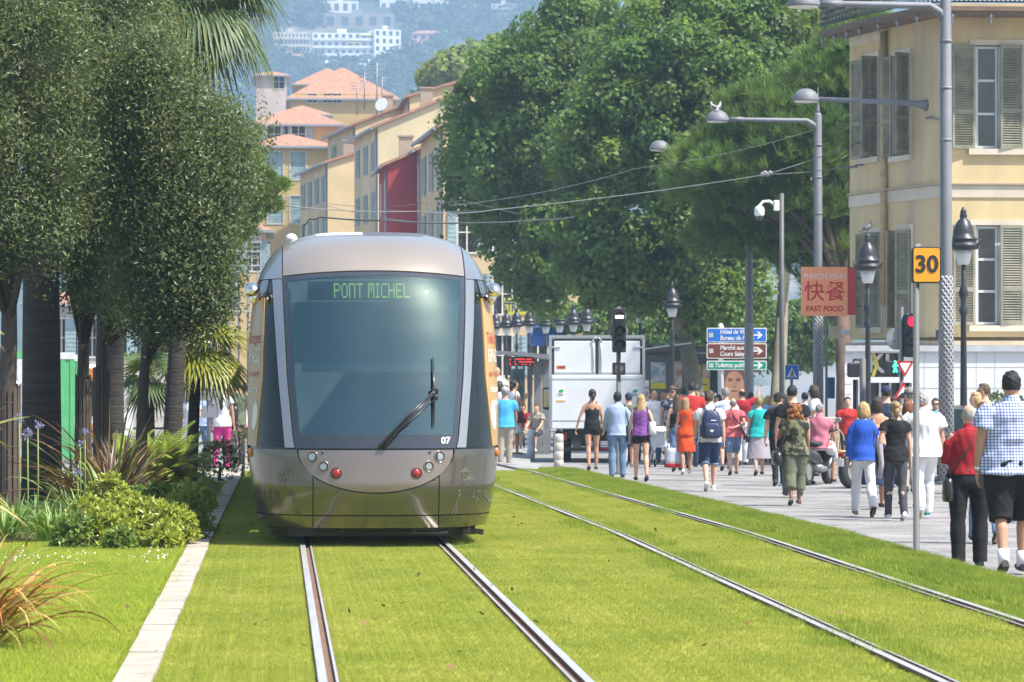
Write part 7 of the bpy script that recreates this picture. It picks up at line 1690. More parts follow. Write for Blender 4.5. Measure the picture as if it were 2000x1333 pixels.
M_lea = mat('black_leather', (.018, .018, .018), .32, coat=.2, bump=.15, bscale=40); M_strap = mat('dark_strap', (.03, .027, .03), .6)
ARM = dict(down=((.20, .02, -1), (.08, .12, -1)), fwd=((.19, .34, -1), (.06, .6, -1)), bk=((.2, -.34, -1), (.12, -.10, -1)), front=((.16, .10, -1), (-.42, .8, .05)), behind=((.30, -.38, -1), (-.8, -.28, -.25)), strap=((.38, .12, -1), (-.35, .5, .85)), phone=((.22, .28, -1), (-.3, .62, .7)), out=((.40, -.05, -.9), (.28, .12, -.95)), up=((.6, .5, .3), (.2, .5, .8)), elbow=((.30, -.25, -1), (-.15, .95, .05)), knee=((.15, .5, -.85), (-.05, .8, -.6)))
LEG = dict(stand=((2, 0), (-2, -3)), right=((20, 6), (-13, -36)), left=((-13, -36), (20, 6)), short=((11, 2), (-9, -22)), shortl=((-9, -22), (11, 2)), sit=((82, 4), (78, -4)), sitw=((80, 12), (76, -10)))
def person(label, px, foot=None, head=760, Y=None, yaw=0, sex='m', build=1.0, skin='fair', legs='stand', arms=('down', 'down'), top=('tee', 'white'), bottom=('trousers', 'denim'), shoe='black', hair=('short', 'dark'), turn=0, lean=0, vox=None, glasses=False, belly=0.0, h=None, seat=0.0, extra=None, stance=.09, ground=None, group='people walking on the paved square'):
    p = G(px, foot) if Y is None else Vector((W(px, 700, Y).x, Y, (ground or gp)(Y))); Y = p.y
    k = (h or (W(px, head, Y).z - p.z)) / 1.75
    if seat: k = h / 1.75
    root = empty('person', p, R(yaw), label, 'person', group); root.scale = (k, k, k)
    vox = vox or (.013 if Y < 52 else .016 if Y < 75 else .022); f = sex == 'f'; sh = .165 if f else .19; bw = build
    V = lambda *a: Vector(a)
    # ---- joints
    la, ra = LEG[legs][1], LEG[legs][0]
    fk = {}
    for sg, (a, b) in ((1, ra), (-1, la)):
        hip = V(sg * stance, 0, .92); kn = hip + V(sg * .005, math.sin(R(a)), -math.cos(R(a))) * .43; an = kn + V(0, math.sin(R(b)), -math.cos(R(b))) * .41; fk[sg] = (hip, kn, an, b)
    def toe(an, b): t = max(-42, min(12, b)) if not seat else 0; return an + V(0, math.cos(R(t)), math.sin(R(t))) * .17 + V(0, 0, -.055)
    lowest = min(min(fk[s][2].z - .075, toe(fk[s][2], fk[s][3]).z - .02) for s in (1, -1)); dz = -lowest
    for s in (1, -1): hq, kn, an, b = fk[s]; fk[s] = (hq + V(0, 0, dz), kn + V(0, 0, dz), an + V(0, 0, dz), b)
    up = lambda x, y, z: V(x, y + (z - .92) * math.tan(R(lean)), z + dz)
    arm = {}
    for sg, nm in ((1, arms[1]), (-1, arms[0])):
        u, w_ = (nm if not isinstance(nm, str) else ARM[nm]); u, w_ = V(*u).normalized(), V(*w_).normalized(); u.x *= sg; w_.x *= sg
        s0 = up(sg * (sh - .01) * (bw ** .7), -.01, 1.408); e = s0 + u * .285; wr = e + w_ * .25; arm[sg] = (s0, e, wr, w_)
    # ---- bare body
    sm_ = SKIN[skin]; mb = MB(); ex = MB()
    hipw = (.172 if f else .162) * bw; wst = (.128 if f else .148) * bw; bust = .115 if f else .118
    rings = [(.83, hipw * .72, .09, -.005), (.89, hipw, .115, -.012), (.97, hipw * .97, .112, -.008), (1.08, wst, .095 + belly * .6, belly * .5), (1.18, wst * 1.06, .10 + belly, belly * .7), (1.30, sh * .93, bust, .006), (1.37, sh * .95, .105, -.005), (1.425, sh * .80, .088, -.012), (1.475, .085, .068, -.012), (1.50, .055, .055, -.005)]
    tor = lambda e, z0, z1, lo=1.0: [(up(0, y, z), (rx * (1 + .12 * bw * 0) + e, ry * (bw ** .5) + e)) for z, rx, ry, y in rings if z0 <= z <= z1]
    T = tor(0, .8, 1.6); mb.tube([t[0] for t in T], [t[1] for t in T], 20, up=(1, 0, 0))
    hd = up(0, .018, 1.618); Mh = Matrix.Rotation(R(turn), 3, 'Z'); H = lambda x, y, z: hd + Mh @ V(x, y, z)
    mb.tube([up(0, -.012, 1.44), up(0, .0, 1.52), H(0, -.005, -.04)], [.072, .056 if f else .066, .056 if f else .064], 12)
    mb.ell(hd + Mh @ V(0, -.008, .012), (.074, .094, .10), 16, 12, 0, Mh); mb.ell(H(0, .026, -.052), (.055, .062, .062), 14, 10, 0, Mh)
    mb.ell(H(0, .092, -.018), (.014, .022, .024), 8, 6, 0, Mh)
    for sg in (-1, 1): mb.ell(H(sg * .076, -.008, -.008), (.011, .022, .032), 8, 6, 0, Mh); ex.ell(H(sg * .03, .083, .008), (.013, .008, .007), 8, 6, 1)
    ex.ell(H(0, .086, -.062), (.024, .008, .008), 10, 6, 2)
    leg_r = [.085 * bw ** .6, .078 * bw ** .6, .058, .05, .056, .05, .034]
    def legpts(s_, u0=0.0):
        hq, kn, an, b = fk[s_]; return [hq + V(0, -.004, .03), hq.lerp(kn, .35), hq.lerp(kn, .85), kn, kn.lerp(an, .3) + V(0, -.008, 0), kn.lerp(an, .55), an]
    for s_ in (1, -1):
        mb.tube(legpts(s_), leg_r, 12); hq, kn, an, b = fk[s_]; mb.tube([an + V(0, -.035, -.03), toe(an, b) + V(0, -.02, .01)], [(.032, .03), (.038, .022)], 10, up=(1, 0, 0))
        s0, e, wr, d = arm[s_]; ar = (.05 if f else .057) * bw ** .5; mb.tube([s0 + V(-s_ * .03, 0, .0), s0.lerp(e, .3), s0.lerp(e, .8), e, e.lerp(wr, .3), wr], [ar, ar * .92, ar * .78, ar * .7, ar * .74, ar * .5], 10)
        x, y, dd = basis(d); fw = V(0, 1, 0); px_ = fw - dd * fw.dot(dd); px_ = px_.normalized() if px_.length > .2 else x; nr = dd.cross(px_)
        mb.tube([wr - dd * .01, wr + dd * .04, wr + dd * .085], [(.024, .017), (.040, .015), (.038, .013)], 10, up=tuple(px_))
        for q, (off, L) in enumerate(((-.03, .062), (-.010, .074), (.011, .070), (.031, .055))):
            b0 = wr + dd * .078 + px_ * off; cl = nr * (-s_) * (.010 + .006 * q); ex.tube([b0, b0 + dd * L * .45 + cl * .5, b0 + dd * L * .8 + cl * 1.6, b0 + dd * L * .95 + cl * 2.6], [.0095, .009, .008, .006], 6, 0)
        b0 = wr + dd * .02 + px_ * .03; ex.tube([b0, b0 + dd * .03 + px_ * .028, b0 + dd * .065 + px_ * .032 - nr * s_ * .01], [.012, .0105, .007], 6, 0)
    fuse(mb, 'body', [sm_, M_eye, M_lip], root, vox, 0, ex, 3)
    # ---- clothes
    def sleeves(mb, e, frac):
        for s_ in (1, -1):
            s0, el, wr, d = arm[s_]; ar = (.052 if f else .06) * bw ** .5 + e
            if frac <= 1: mb.tube([s0 + V(-s_ * .05, 0, -.004), s0.lerp(el, .35 * frac), s0.lerp(el, frac)], [ar * .95, ar * .98, ar * 1.08], 12)
            else: mb.tube([s0 + V(-s_ * .05, 0, -.004), s0.lerp(el, .4), el, el.lerp(wr, .5), el.lerp(wr, frac - 1)], [ar * .97, ar, ar * .86, ar * .78, ar * .62], 12)
    if top:
        kind, col = top[0], C[top[1]]; mb = MB(); e = .016 + (top[2] if len(top) > 2 else 0)
        hem = {'tee': .88, 'long': .88, 'tuck': .97, 'ltuck': .97, 'tank': .92, 'dress': .83, 'sleeveless': .9}[kind]
        R_ = [r_ for r_ in rings if r_[0] >= hem - .001 or abs(r_[0] - hem) < .02]
        P = [(up(0, y, z), (rx + e * (1.5 if z < 1.15 else 1), ry * bw ** .5 + e)) for z, rx, ry, y in R_ if z < (1.36 if kind == 'tank' else 1.49)]
        if kind in ('tee', 'long'): z, rx, ry, y = R_[0]; P = [(up(0, y, hem - .03), (hipw + e * 1.9, ry * bw ** .5 + e * 1.9))] + P
        if kind == 'dress':
            sk = [(V(0, (fk[1][1].y + fk[-1][1].y) * .5 * q + .0, lerp(.88, .50, q) + dz), (hipw + .02 + .035 * q, .135 + .05 * q)) for q in (1, .75, .5, .25)]; P = sk + P
        mb.tube([q[0] for q in P], [q[1] for q in P], 24, up=(1, 0, 0))
        if extra and 'collar' in extra: mb.tube([up(0, -.014, 1.44), up(0, -.010, 1.50), up(0, -.004, 1.528)], [(.10, .088), (.078, .078), (.070, .072)], 16, up=(1, 0, 0))
        if kind == 'tank':
            for s_ in (1, -1): mb.tube([up(s_ * .075, .085, 1.30), up(s_ * .085, .03, 1.46), up(s_ * .085, -.04, 1.465), up(s_ * .06, -.095, 1.33)], [.024, .024, .024, .024], 8)
        elif kind in ('tee', 'tuck'): sleeves(mb, .017 + e * .4, .58 if not f else .42)
        elif kind in ('long', 'ltuck'): sleeves(mb, .012, 1.92)
        elif kind in ('dress', 'sleeveless'):
            for s_ in (1, -1): mb.tube([up(s_ * .09, -.01, 1.44), up(s_ * .13, -.012, 1.425)], [.05, .055], 10)
        fuse(mb, 'dress' if kind == 'dress' else 'shirt', col, root, vox, .0075, None, 2)
    if bottom and (not top or top[0] != 'dress'):
        kind, col = bottom[0], C[bottom[1]]; mb = MB(); e = .010 + (bottom[2] if len(bottom) > 2 else 0); wz = 1.03 if (not top or top[0] in ('tuck', 'ltuck', 'tank')) else .95
        P = [(up(0, y, z), (rx + e, ry * bw ** .5 + e)) for z, rx, ry, y in rings if z <= min(1.0, wz - .03)] + [(up(0, 0, wz), (lerp(hipw, wst, .45) + e, .107 * bw ** .5 + e + belly * .4))]
        if kind == 'skirt':
            hemz = .36; P = [(V(0, (fk[1][1].y + fk[-1][1].y) * .4 * (1 - q), lerp(hemz, .86, q) + dz), (hipw + .03 + .05 * (1 - q), .15 + .06 * (1 - q))) for q in (0, .25, .5, .8)] + P[1:]
            mb.tube([q[0] for q in P], [q[1] for q in P], 24, up=(1, 0, 0))
        else:
            mb.tube([q[0] for q in P], [q[1] for q in P], 20, up=(1, 0, 0))
            fr = {'trousers': 2.0, 'shorts': .98, 'hot': .38, 'capri': 1.62, 'knee': 1.12}[kind]; loose = {'trousers': .012, 'shorts': .026, 'hot': .012, 'capri': .05, 'knee': .022}[kind] + (bottom[2] if len(bottom) > 2 else 0)
            for s_ in (1, -1):
                hq, kn, an, b = fk[s_]; pts = [hq + V(0, 0, .03)]; rr = [leg_r[0] + loose * .7]
                for q in np.linspace(.2, 2.0, 10):
                    if q > fr: break
                    a = hq.lerp(kn, q) if q <= 1 else kn.lerp(an, q - 1); i = min(q, 2) * 3; base_r = float(np.interp(q, [0, .35, .85, 1, 1.3, 1.55, 2], leg_r)); pts.append(a); rr.append((base_r if q < 1 else max(base_r, .045)) + loose)
                if fr < 2: a = hq.lerp(kn, fr) if fr <= 1 else kn.lerp(an, fr - 1); pts.append(a); rr.append(rr[-1] if kind != 'capri' else .062)
                else: pts[-1] = an + V(0, .0, -.035); rr[-1] = max(rr[-1], .052 + loose * .5)
                mb.tube(pts, rr, 14)
        fuse(mb, kind if kind in ('skirt', 'shorts', 'trousers') else 'shorts' if kind in ('hot', 'knee') else 'trousers', col, root, vox, .0045, None, 2)
        if top and top[0] in ('tuck', 'ltuck'): mb = MB(); z = 1.025; w2 = lerp(hipw, wst, .45) + e + .012; mb.tube([up(0, 0, z - .017), up(0, 0, z + .017)], [(w2, .113 * bw ** .5 + e + belly * .4)] * 2, 24, up=(1, 0, 0)); mb.build('belt', M_strap, root)
    for s_ in (1, -1):
        hq, kn, an, b = fk[s_]; t = toe(an, b); d = (t - (an + V(0, 0, -.055))).normalized(); mb = MB(); hl = an + V(0, 0, -.045) - d * .062
        sn = V(0, -d.z, d.y) if abs(d.x) < .1 else V(0, 0, 1)
        mb.tube([hl - d * .008, hl + d * .05, hl + d * .13, hl + d * .20, hl + d * .245], [(.030, .030), (.038, .036), (.042, .032), (.042, .025), (.026, .014)], 12, up=(1, 0, 0)); so = mb.build('shoe', M_shoe[shoe], root)
        mb = MB(); mb.tube([hl - d * .012 - sn * .026, hl + d * .12 - sn * .024, hl + d * .25 - sn * .014], [(.033, .008), (.044, .009), (.030, .007)], 10, up=(1, 0, 0)); mb.build('sole', M_shoe['white' if shoe in ('white', 'teal') else 'black'], so)
    # ---- hair
    hk, hc = hair[0], hair[1]
    if hk != 'none':
        hm = HAIR[hc]; mb = MB(); r_ = random.Random(hash(label) % 9999 if False else len(label) * 7 + int(px)); ph = [r_.uniform(0, 6) for _ in range(6)]
        lump = lambda u, a: 1 + a * (math.sin(9 * u.x + ph[0]) * math.sin(8 * u.y + ph[1]) + .7 * math.sin(14 * u.z + ph[2] + 6 * u.x) + .6 * math.sin(23 * u.x + 19 * u.y + ph[3]) + .5 * math.sin(37 * u.z + 29 * u.x + ph[5]))
        def cap(u, a=.03, front=.30, low=-.62):
            fr = u.y
            if fr > .15 and u.z < .42 + .25 * (fr - .15): return None
            if u.z < low: return None
            if abs(u.x) > .72 and u.z < -.12 and fr > -.1: return None
            return lump(u, a)
        if hk == 'fringe': mb.ell(H(0, -.012, .012), (.081, .10, .105), 22, 16, 0, Mh, lambda u: None if (u.z > .52 or (u.y > .25) or u.z < -.6) else lump(u, .02))
        else: mb.ell(H(0, -.012, .022), (.084, .106, .108), 34, 26, 0, Mh, lambda u: cap(u, .06 if hk == 'tousled' else .04))
        if hk == 'tousled': mb.ell(H(0, .0, .055), (.085, .10, .09), 20, 14, 0, Mh, lambda u: None if u.z < -.1 else lump(u, .08))
        def drape(rows):
            L = [(H(0, y, z), (rx, ry)) for z, y, rx, ry in rows]; n0 = len(mb.v); mb.tube([q[0] for q in L], [q[1] for q in L], 22, up=tuple(Mh @ V(1, 0, 0)))
            for i in range(n0, len(mb.v)): v = Vector(mb.v[i]); a = math.atan2(v.y - hd.y, v.x - hd.x); q = 1 + .035 * math.sin(11 * a + ph[4] + v.z * 9) + .02 * math.sin(23 * a + ph[5]); mb.v[i] = (hd.x + (v.x - hd.x) * q, hd.y + (v.y - hd.y) * q, v.z)
        if hk == 'bob': drape([(.09, -.012, .07, .085), (.03, -.02, .092, .098), (-.04, -.028, .102, .10), (-.10, -.034, .10, .088), (-.135, -.034, .07, .06)])
        if hk == 'long': drape([(.07, -.012, .075, .09), (.0, -.028, .09, .09), (-.10, -.055, .098, .072), (-.22, -.095, .10, .05), (-.36, -.105, .085, .036), (-.44, -.10, .04, .02)])
        if hk == 'curly':
            for q in range(60):
                z = r_.uniform(-.34, .10); w_ = .085 + .075 * min(1, (.12 - z) / .3) ; a = r_.uniform(math.pi * 1.02, math.pi * 1.98) if z < 0 else r_.uniform(0, 6.28); c = H(w_ * math.cos(a) * r_.uniform(.5, 1), .5 * w_ * math.sin(a) * r_.uniform(.6, 1.3) - .035, z); b = r_.uniform(.028, .045); mb.ell(c, (b, b, b * 1.2), 8, 6, 0, None, lambda u: lump(u, .12))
        if hk == 'pony': mb.tube([H(0, -.09, .05), H(0, -.14, .03), H(0, -.15, -.06), H(.01, -.13, -.2), H(.015, -.12, -.38), H(.015, -.115, -.46)], [.025, .032, .045, .05, .036, .01], 12)
        if hk == 'bun': mb.ell(H(0, -.105, .055), (.045, .04, .045), 12, 10, 0, Mh, lambda u: lump(u, .07)); mb.tube([H(0, -.09, .03), H(.01, -.105, -.05), H(.012, -.10, -.12)], [.04, .045, .02], 10)
        if hk == 'cap':
            pass
        mb.build('hair', hm, root)
    if hk in ('cap',) or (extra and 'cap' in extra):
        cm = C[extra['cap']] if extra and 'cap' in extra else C['black']; mb = MB(); mb.ell(H(0, -.008, .045), (.09, .112, .098), 22, 14, 0, Mh, lambda u: None if u.z < -.05 else 1.0); mb.tube([H(0, .07, .045), H(0, .13, .04), H(0, .165, .03)], [(.075, .01), (.07, .008), (.04, .006)], 12, up=tuple(Mh @ V(1, 0, 0))); mb.build('cap', cm, root)
    if glasses:
        mb = MB()
        for sg in (-1, 1): mb.ell(H(sg * .033, .088, .006), (.03, .012, .02), 10, 8, 0, Mh); mb.tube([H(sg * .06, .078, .012), H(sg * .077, -.01, .012)], .004, 5)
        mb.tube([H(-.012, .098, .010), H(.012, .098, .010)], .004, 5); mb.build('sunglasses', M_gls, root)
    if extra:
        if 'watch' in extra: s0, e, wr, d = arm[extra['watch']]; MB().tube([wr - d * .035, wr - d * .01], .034, 14).build('bracelet', M_bowl, root)
        if 'socks' in extra:
            for s_ in (1, -1): an = fk[s_][2]; MB().tube([an + V(0, 0, -.04), an + (fk[s_][1] - an).normalized() * .10], [.050, .052], 12).build('sock', C['white'], root)
        if 'cuff' in extra:
            for s_ in (1, -1): hq, kn, an, b = fk[s_]; a = kn.lerp(an, .06); mb = MB(); mb.tube([a, kn.lerp(an, .14)], [.082, .083], 16); mb.build('cuff', C['denim2'], root)
        if 'hairband' in extra: mb = MB(); mb.tube([H(.088 * math.cos(a), .112 * math.sin(a) - .012, .05) for a in np.linspace(0, 2 * math.pi, 17)], .011, 6); mb.build('hairband', M_strap, root)
        if 'scarf' in extra: mb = MB(); mb.ell(H(0, -.01, .035), (.09, .113, .107), 22, 16, 0, Mh, lambda u: None if (u.y > .2 and u.z < .45) or u.z < -.45 else 1.0); mb.build('headscarf', C[extra['scarf']], root)
        if 'lanyard' in extra: mb = MB(); mb.tube([up(.055, .0, 1.47), up(.0, -.08, 1.475), up(-.055, .0, 1.47)], .012, 6); mb.build('lanyard', mat('lanyard_yellow', (.7, .5, .03), .6), root)
    M_ = Matrix.Translation(p) @ Matrix.Rotation(R(yaw), 4, 'Z') @ Matrix.Scale(k, 4)
    return dict(root=root, M=M_, arm=arm, up=up, k=k, yaw=yaw, p=p, dz=dz, hipw=hipw, sh=sh, hd=hd, fk=fk)
def carried(per, name, label, cat, at):
    o = empty(name, per['M'] @ Vector(at), R(per['yaw']), label, cat); o.scale = (per['k'],) * 3; return o
def hand(per, s_): wr, d = per['arm'][s_][2:]; return wr + d * .09
def rbag(mb, c, h, m=0, taper=.8, n=16):
    """soft bag: rounded rectangle rings from bottom to top"""
    rows = [(-1, .85), (-.85, 1), (-.2, 1.03), (.5, .96), (.9, taper), (1, taper * .75)]; vs = []
    for z, q in rows:
        for k in range(n):
            a = 2 * math.pi * k / n; cx_, sy = math.cos(a), math.sin(a); f = (abs(cx_) ** 4 + abs(sy) ** 4) ** -.25; vs.append((c[0] + h[0] * q * cx_ * f * (1 + .03 * math.sin(5 * a + z * 3)), c[1] + h[1] * q * sy * f, c[2] + h[2] * z))
    r = len(rows); fs = [(i * n + k, i * n + (k + 1) % n, (i + 1) * n + (k + 1) % n, (i + 1) * n + k) for i in range(r - 1) for k in range(n)] + [tuple(range(n - 1, -1, -1)), tuple(range((r - 1) * n, r * n))]
    mb.add(vs, fs, m, True)
def shoulder_bag(per, s_, label, m, size=(.13, .05, .12), drop=.36, cross=False, back=-.02, out=.06):
    """bag hanging at the hip from a strap over the shoulder (cross: over the far shoulder)"""
    up = per['up']; sh = per['sh']; z = 1.43 - drop; x = s_ * (per['hipw'] + out); o = carried(per, 'shoulder_bag', label, 'bag', (0, 0, 0)); b = up(x, back, z - .0)
    mb = MB(); rbag(mb, (b.x, b.y, b.z - size[2]), (size[1], size[0], size[2])); mb.build('pouch', m, o)
    t = up((-s_ if cross else s_) * (.07 if cross else sh * .72), -.02, 1.475); mb = MB(); q = [Vector((b.x, b.y - size[0] * .6, b.z - .02))]
    if cross: q += [up(s_ * .13, -.155, 1.15), up(0, -.16, 1.3), up(-s_ * .06, -.11, 1.44)]
    else: q += [up(s_ * sh * .95, -.10, 1.25)]
    q += [t + Vector((0, -.03, .012)), t + Vector((0, .05, .005))]
    if cross: q += [up(-s_ * .0, .15, 1.3), up(s_ * .13, .15, 1.12)]
    else: q += [up(s_ * sh * .95, .11, 1.25)]
    q += [Vector((b.x, b.y + size[0] * .6, b.z - .02))]
    mb.tube(q, [(.026, .006)] * len(q) if cross else .010, 8); mb.build('strap', M_strap if m != M_rat else M_rat, o); return o
def tote(per, s_, label, m, size=(.17, .06, .17), m2=None):
    h = hand(per, s_); o = carried(per, 'carrier_bag', label, 'bag', h); mb = MB(); rbag(mb, (0, 0, -.20 - size[2]), size, 0, .95); bo = mb.build('pouch', m, o)
    if m2: mb = MB(); rbag(mb, (0, 0, -.20 - size[2] * 1.72), (size[0] * 1.03, size[1] * 1.04, size[2] * .33), 0, .99); mb.build('base', m2, bo)
    mb = MB()
    for y in (-.03, .03): mb.tube([(-size[0] * .5, y, -.21), (-.02, y * .3, 0), (.02, y * .3, 0), (size[0] * .5, y, -.21)], .009, 6)
    mb.build('handle', m, o); return o
def backpack(per, label, m):
    up = per['up']; o = carried(per, 'backpack', label, 'backpack', (0, 0, 0)); mb = MB(); c = up(0, -.225, 1.17); rbag(mb, tuple(c), (.165, .095, .245), 0, .72, 20); mb.build('main_pouch', m, o)
    c2 = up(0, -.315, 1.07); mb = MB(); rbag(mb, tuple(c2), (.135, .035, .12), 0, .9, 18); fp = mb.build('front_pocket', m, o)
    for s_ in (-1, 1):
        mb = MB(); mb.tube([up(s_ * .06, -.15, 1.40), up(s_ * .10, -.06, 1.475), up(s_ * .12, .07, 1.43), up(s_ * .14, .13, 1.28), up(s_ * .16, .02, 1.02)], [(.028, .009)] * 5, 8); mb.build('strap', m, o)
        mb = MB(); rbag(mb, tuple(up(s_ * .17, -.21, 1.06)), (.03, .07, .11), 0, .9); mb.build('side_pocket', m, o)
    mb = MB(); mb.tube([up(-.03, -.19, 1.40), up(0, -.20, 1.445), up(.03, -.19, 1.40)], .008, 6); mb.build('handle', m, o)
    mb = MB(); p = up(0, -.352, 1.06); mb.prism([(-.035, .015), (.035, .015), (.035, -.005), (.012, -.01), (0, -.035), (-.012, -.01), (-.035, -.005)][::-1], lambda a, b: (p.x + a, p.y + .004, p.z + b), lambda a, b: (p.x + a, p.y - .002, p.z + b)); mb.build('emblem', M_wht, fp)
    mb = MB(); p = up(.03, -.326, 1.24); plate(mb, .045, .008, .004, p.y + .012, p.y, (p.x, p.z)); mb.build('white_mark', M_wht, o); return o
P_ = {}
LEG['scoot'] = ((58, -6), (50, -14))
lowg = lambda Y: low(0, Y)
pp = person
a = pp('tall heavy man in blue and white checked shirt and black shorts at the right edge', 1976, 1128, 729, build=1.28, top=('tee', 'plaid', .03), bottom=('knee', 'black', .03), shoe='black', skin='tan', hair=('short', 'black'), arms=('down', 'fwd'), legs='short', belly=.05, extra={'watch': -1, 'socks': 1, 'collar': 1}, stance=.11)
a = pp('old man in dark red shirt and black trousers with a diagonal bag strap', 1893, 1110, 788, build=1.08, top=('ltuck', 'dred', .022), bottom=('trousers', 'black', .02), hair=('fringe', 'silver'), arms=('front', 'front'), legs='stand', stance=.12, turn=8, extra={'collar': 1})
shoulder_bag(a, -1, 'black satchel on the left hip of the man in red', M_lea, (.12, .05, .13), .48, True)
a = pp('auburn haired woman in white top and jeans behind the man in red', 1921, Y=41.5, head=785, sex='f', top=('tee', 'white'), bottom=('trousers', 'denim2'), hair=('bob', 'auburn'), legs='left', shoe='black')
tote(a, 1, 'pale blue plastic bag between the man in red and the checked shirt', C['pale'])
pp('blond woman in profile with sunglasses on her hair near the right edge', 1906, Y=60, head=765, yaw=105, sex='f', top=('tee', 'white'), bottom=('trousers', 'denim'), hair=('long', 'blond'), legs='stand')
pp('man in peach shirt with sunglasses beside the blond woman in profile', 1922, Y=62, head=749, yaw=75, top=('tee', 'peach'), bottom=('shorts', 'khaki'), hair=('short', 'brown'), glasses=True, legs='stand')
pp('man with dark sunglasses facing the camera beside the mesh wrapped lamp', 1827, Y=70, head=778, yaw=172, top=('tee', 'sky'), bottom=('trousers', 'navy'), hair=('short', 'black'), glasses=True, legs='right')
a = pp('blond woman in royal blue sweater and white trousers', 1687, 1012, 785, sex='f', build=1.05, top=('long', 'blue', .012), bottom=('trousers', 'white', .01), shoe='tan', hair=('bob', 'blond'), skin='fair', arms=('down', 'fwd'), legs='left', extra={'watch': -1})
shoulder_bag(a, 1, 'teal leather handbag of the woman in blue', mat('teal_leather', (.02, .10, .13), .4), (.13, .05, .11), .58, out=.03)
a = pp('woman in black top and charcoal jeans with hair clipped up', 1749, 1020, 786, sex='f', top=('tee', 'black'), bottom=('trousers', 'grey', -.002), shoe='white', hair=('bun', 'dblond'), skin='fair', arms=('elbow', 'down'), legs='shortl')
s0, e_, wr, d_ = a['arm'][-1]; o = carried(a, 'draped_jacket', 'grey and black cardigan hanging over the arm of the woman in black', 'cardigan', (0, 0, 0)); q = e_.lerp(wr, .5)
for k, (m, dy, L) in enumerate(((C['black'], -.03, .42), (C['pale'], .06, .34), (C['lilac'], -.07, .55))):
    mb = MB(); mb.tube([q + Vector((-.02, dy, .05)), q + Vector((-.03, dy, -.05)), q + Vector((-.04 + .02 * k, dy, -L * .6)), q + Vector((-.02, dy, -L))], [(.05, .045), (.075, .05), (.085, .045), (.05, .03)], 14, up=(0, 1, 0)); mb.build('cloth', m, o)
pp('grey haired man all in white with teal shoes', 1803, 1016, 766, build=1.2, top=('tee', 'white', .035), bottom=('trousers', 'white', .022), shoe='teal', hair=('tousled', 'silver'), skin='tan', arms=('fwd', 'down'), legs='right', turn=-20, extra={'collar': 1})
pp('woman with dark curly hair and bare shoulders beside the woman in blue', 1713, Y=54, head=777, sex='f', top=('tank', 'peach'), bottom=('skirt', 'navy'), hair=('bob', 'dark'), skin='tan', legs='short')
pp('man in navy shirt and navy peaked cap with his back turned', 1731, Y=63, head=757, top=('tee', 'navy'), bottom=('trousers', 'navy'), hair=('short', 'dark'), extra={'cap': 'navy'}, legs='short')
pp('woman with dark hairband in grey hair in front of the warning triangle', 1776, Y=62, head=761, sex='f', top=('tee', 'white'), bottom=('trousers', 'khaki'), hair=('tousled', 'grey'), extra={'hairband': 1}, legs='short', turn=30)
pp('auburn haired woman in red between the woman in black and the man in white', 1774, Y=55, head=784, sex='f', top=('tee', 'red'), bottom=('trousers', 'denim'), hair=('bob', 'auburn'), legs='shortl', turn=-20)
a = pp('woman with long red curls, camouflage shirt and baggy olive trousers', 1552, 990, 791, sex='f', build=1.15, skin='brown', top=('tee', 'camo', .02), bottom=('capri', 'olive', .01), shoe='brown', hair=('curly', 'red'), arms=('strap', 'down'), legs='short')
shoulder_bag(a, -1, 'large black leather bag at the side of the woman with red curls', M_lea, (.24, .08, .12), .50, back=-.06, out=.12)
pp('dark haired man in black tee shirt and jeans behind the red curls', 1548, 974, 755, top=('tee', 'black', .01), bottom=('trousers', 'denim'), shoe='brown', hair=('short', 'black'), skin='fair', legs='shortl', turn=-15)
pp('man in black with a black cap left of the red curls', 1521, Y=67, head=770, top=('tee', 'black', .01), bottom=('trousers', 'black'), hair=('short', 'dark'), extra={'cap': 'black'}, legs='short', turn=-40)
pp('man in white tee shirt and sunglasses looking left above the scooter', 1590, Y=74, head=752, yaw=80, top=('tee', 'white'), bottom=('trousers', 'denim'), hair=('bob', 'dark'), glasses=True, legs='stand')
sp_ = ground_at(1597, 68)
pp('grey haired man in striped pink shirt and white shorts sitting on the black scooter', 1600, Y=68.3, yaw=-22, h=1.72, seat=1, legs='scoot', stance=.2, top=('tee', 'rose', .015), bottom=('shorts', 'white', .012), shoe='black', hair=('short', 'grey'), skin='tan', arms=('knee', 'knee'), lean=8, turn=-30, extra={'collar': 1})
a = pp('young man in white polo and dark shorts wearing a navy backpack', 1386, 961, 765, top=('tee', 'white', .012), bottom=('knee', 'navy', .012), shoe='white', hair=('tousled', 'brown'), skin='fair', arms=('fwd', 'down'), legs='right', glasses=True, turn=-25, extra={'cuff': 1, 'watch': -1, 'collar': 1})
backpack(a, 'navy backpack with a small white emblem on the young man in white', mat('backpack_navy', (.022, .032, .085), .42, var=.12, bump=.2, bscale=60))
a = pp('long haired woman in orange red dress', 1340, 929, 778, sex='f', top=('dress', 'orange', .006), hair=('long', 'dblond'), shoe='white', skin='tan', arms=('down', 'fwd'), legs='short', turn=-30)
tote(a, -1, 'grey shopping bag with red base held by the woman in orange', C['ltblue'], (.21, .08, .22), C['red'])
shoulder_bag(a, 1, 'small brown handbag on the shoulder of the woman in orange', mat('brown_leather', (.12, .06, .04), .45), (.08, .04, .09), .28)
pp('dark haired man in bright red shirt behind the woman in orange', 1351, Y=83, head=749, build=1.15, top=('tee', 'red', .02), bottom=('trousers', 'navy'), hair=('short', 'black'), legs='short', shoe='black')
a = pp('shaven headed woman in coral pink tee shirt and denim shorts, hand behind back', 1432, 930, 779, sex='f', build=1.15, top=('tee', 'pink', .012), bottom=('shorts', 'denim2'), shoe='tan', hair=('fringe', 'grey'), skin='fair', arms=('down', 'behind'), legs='short')
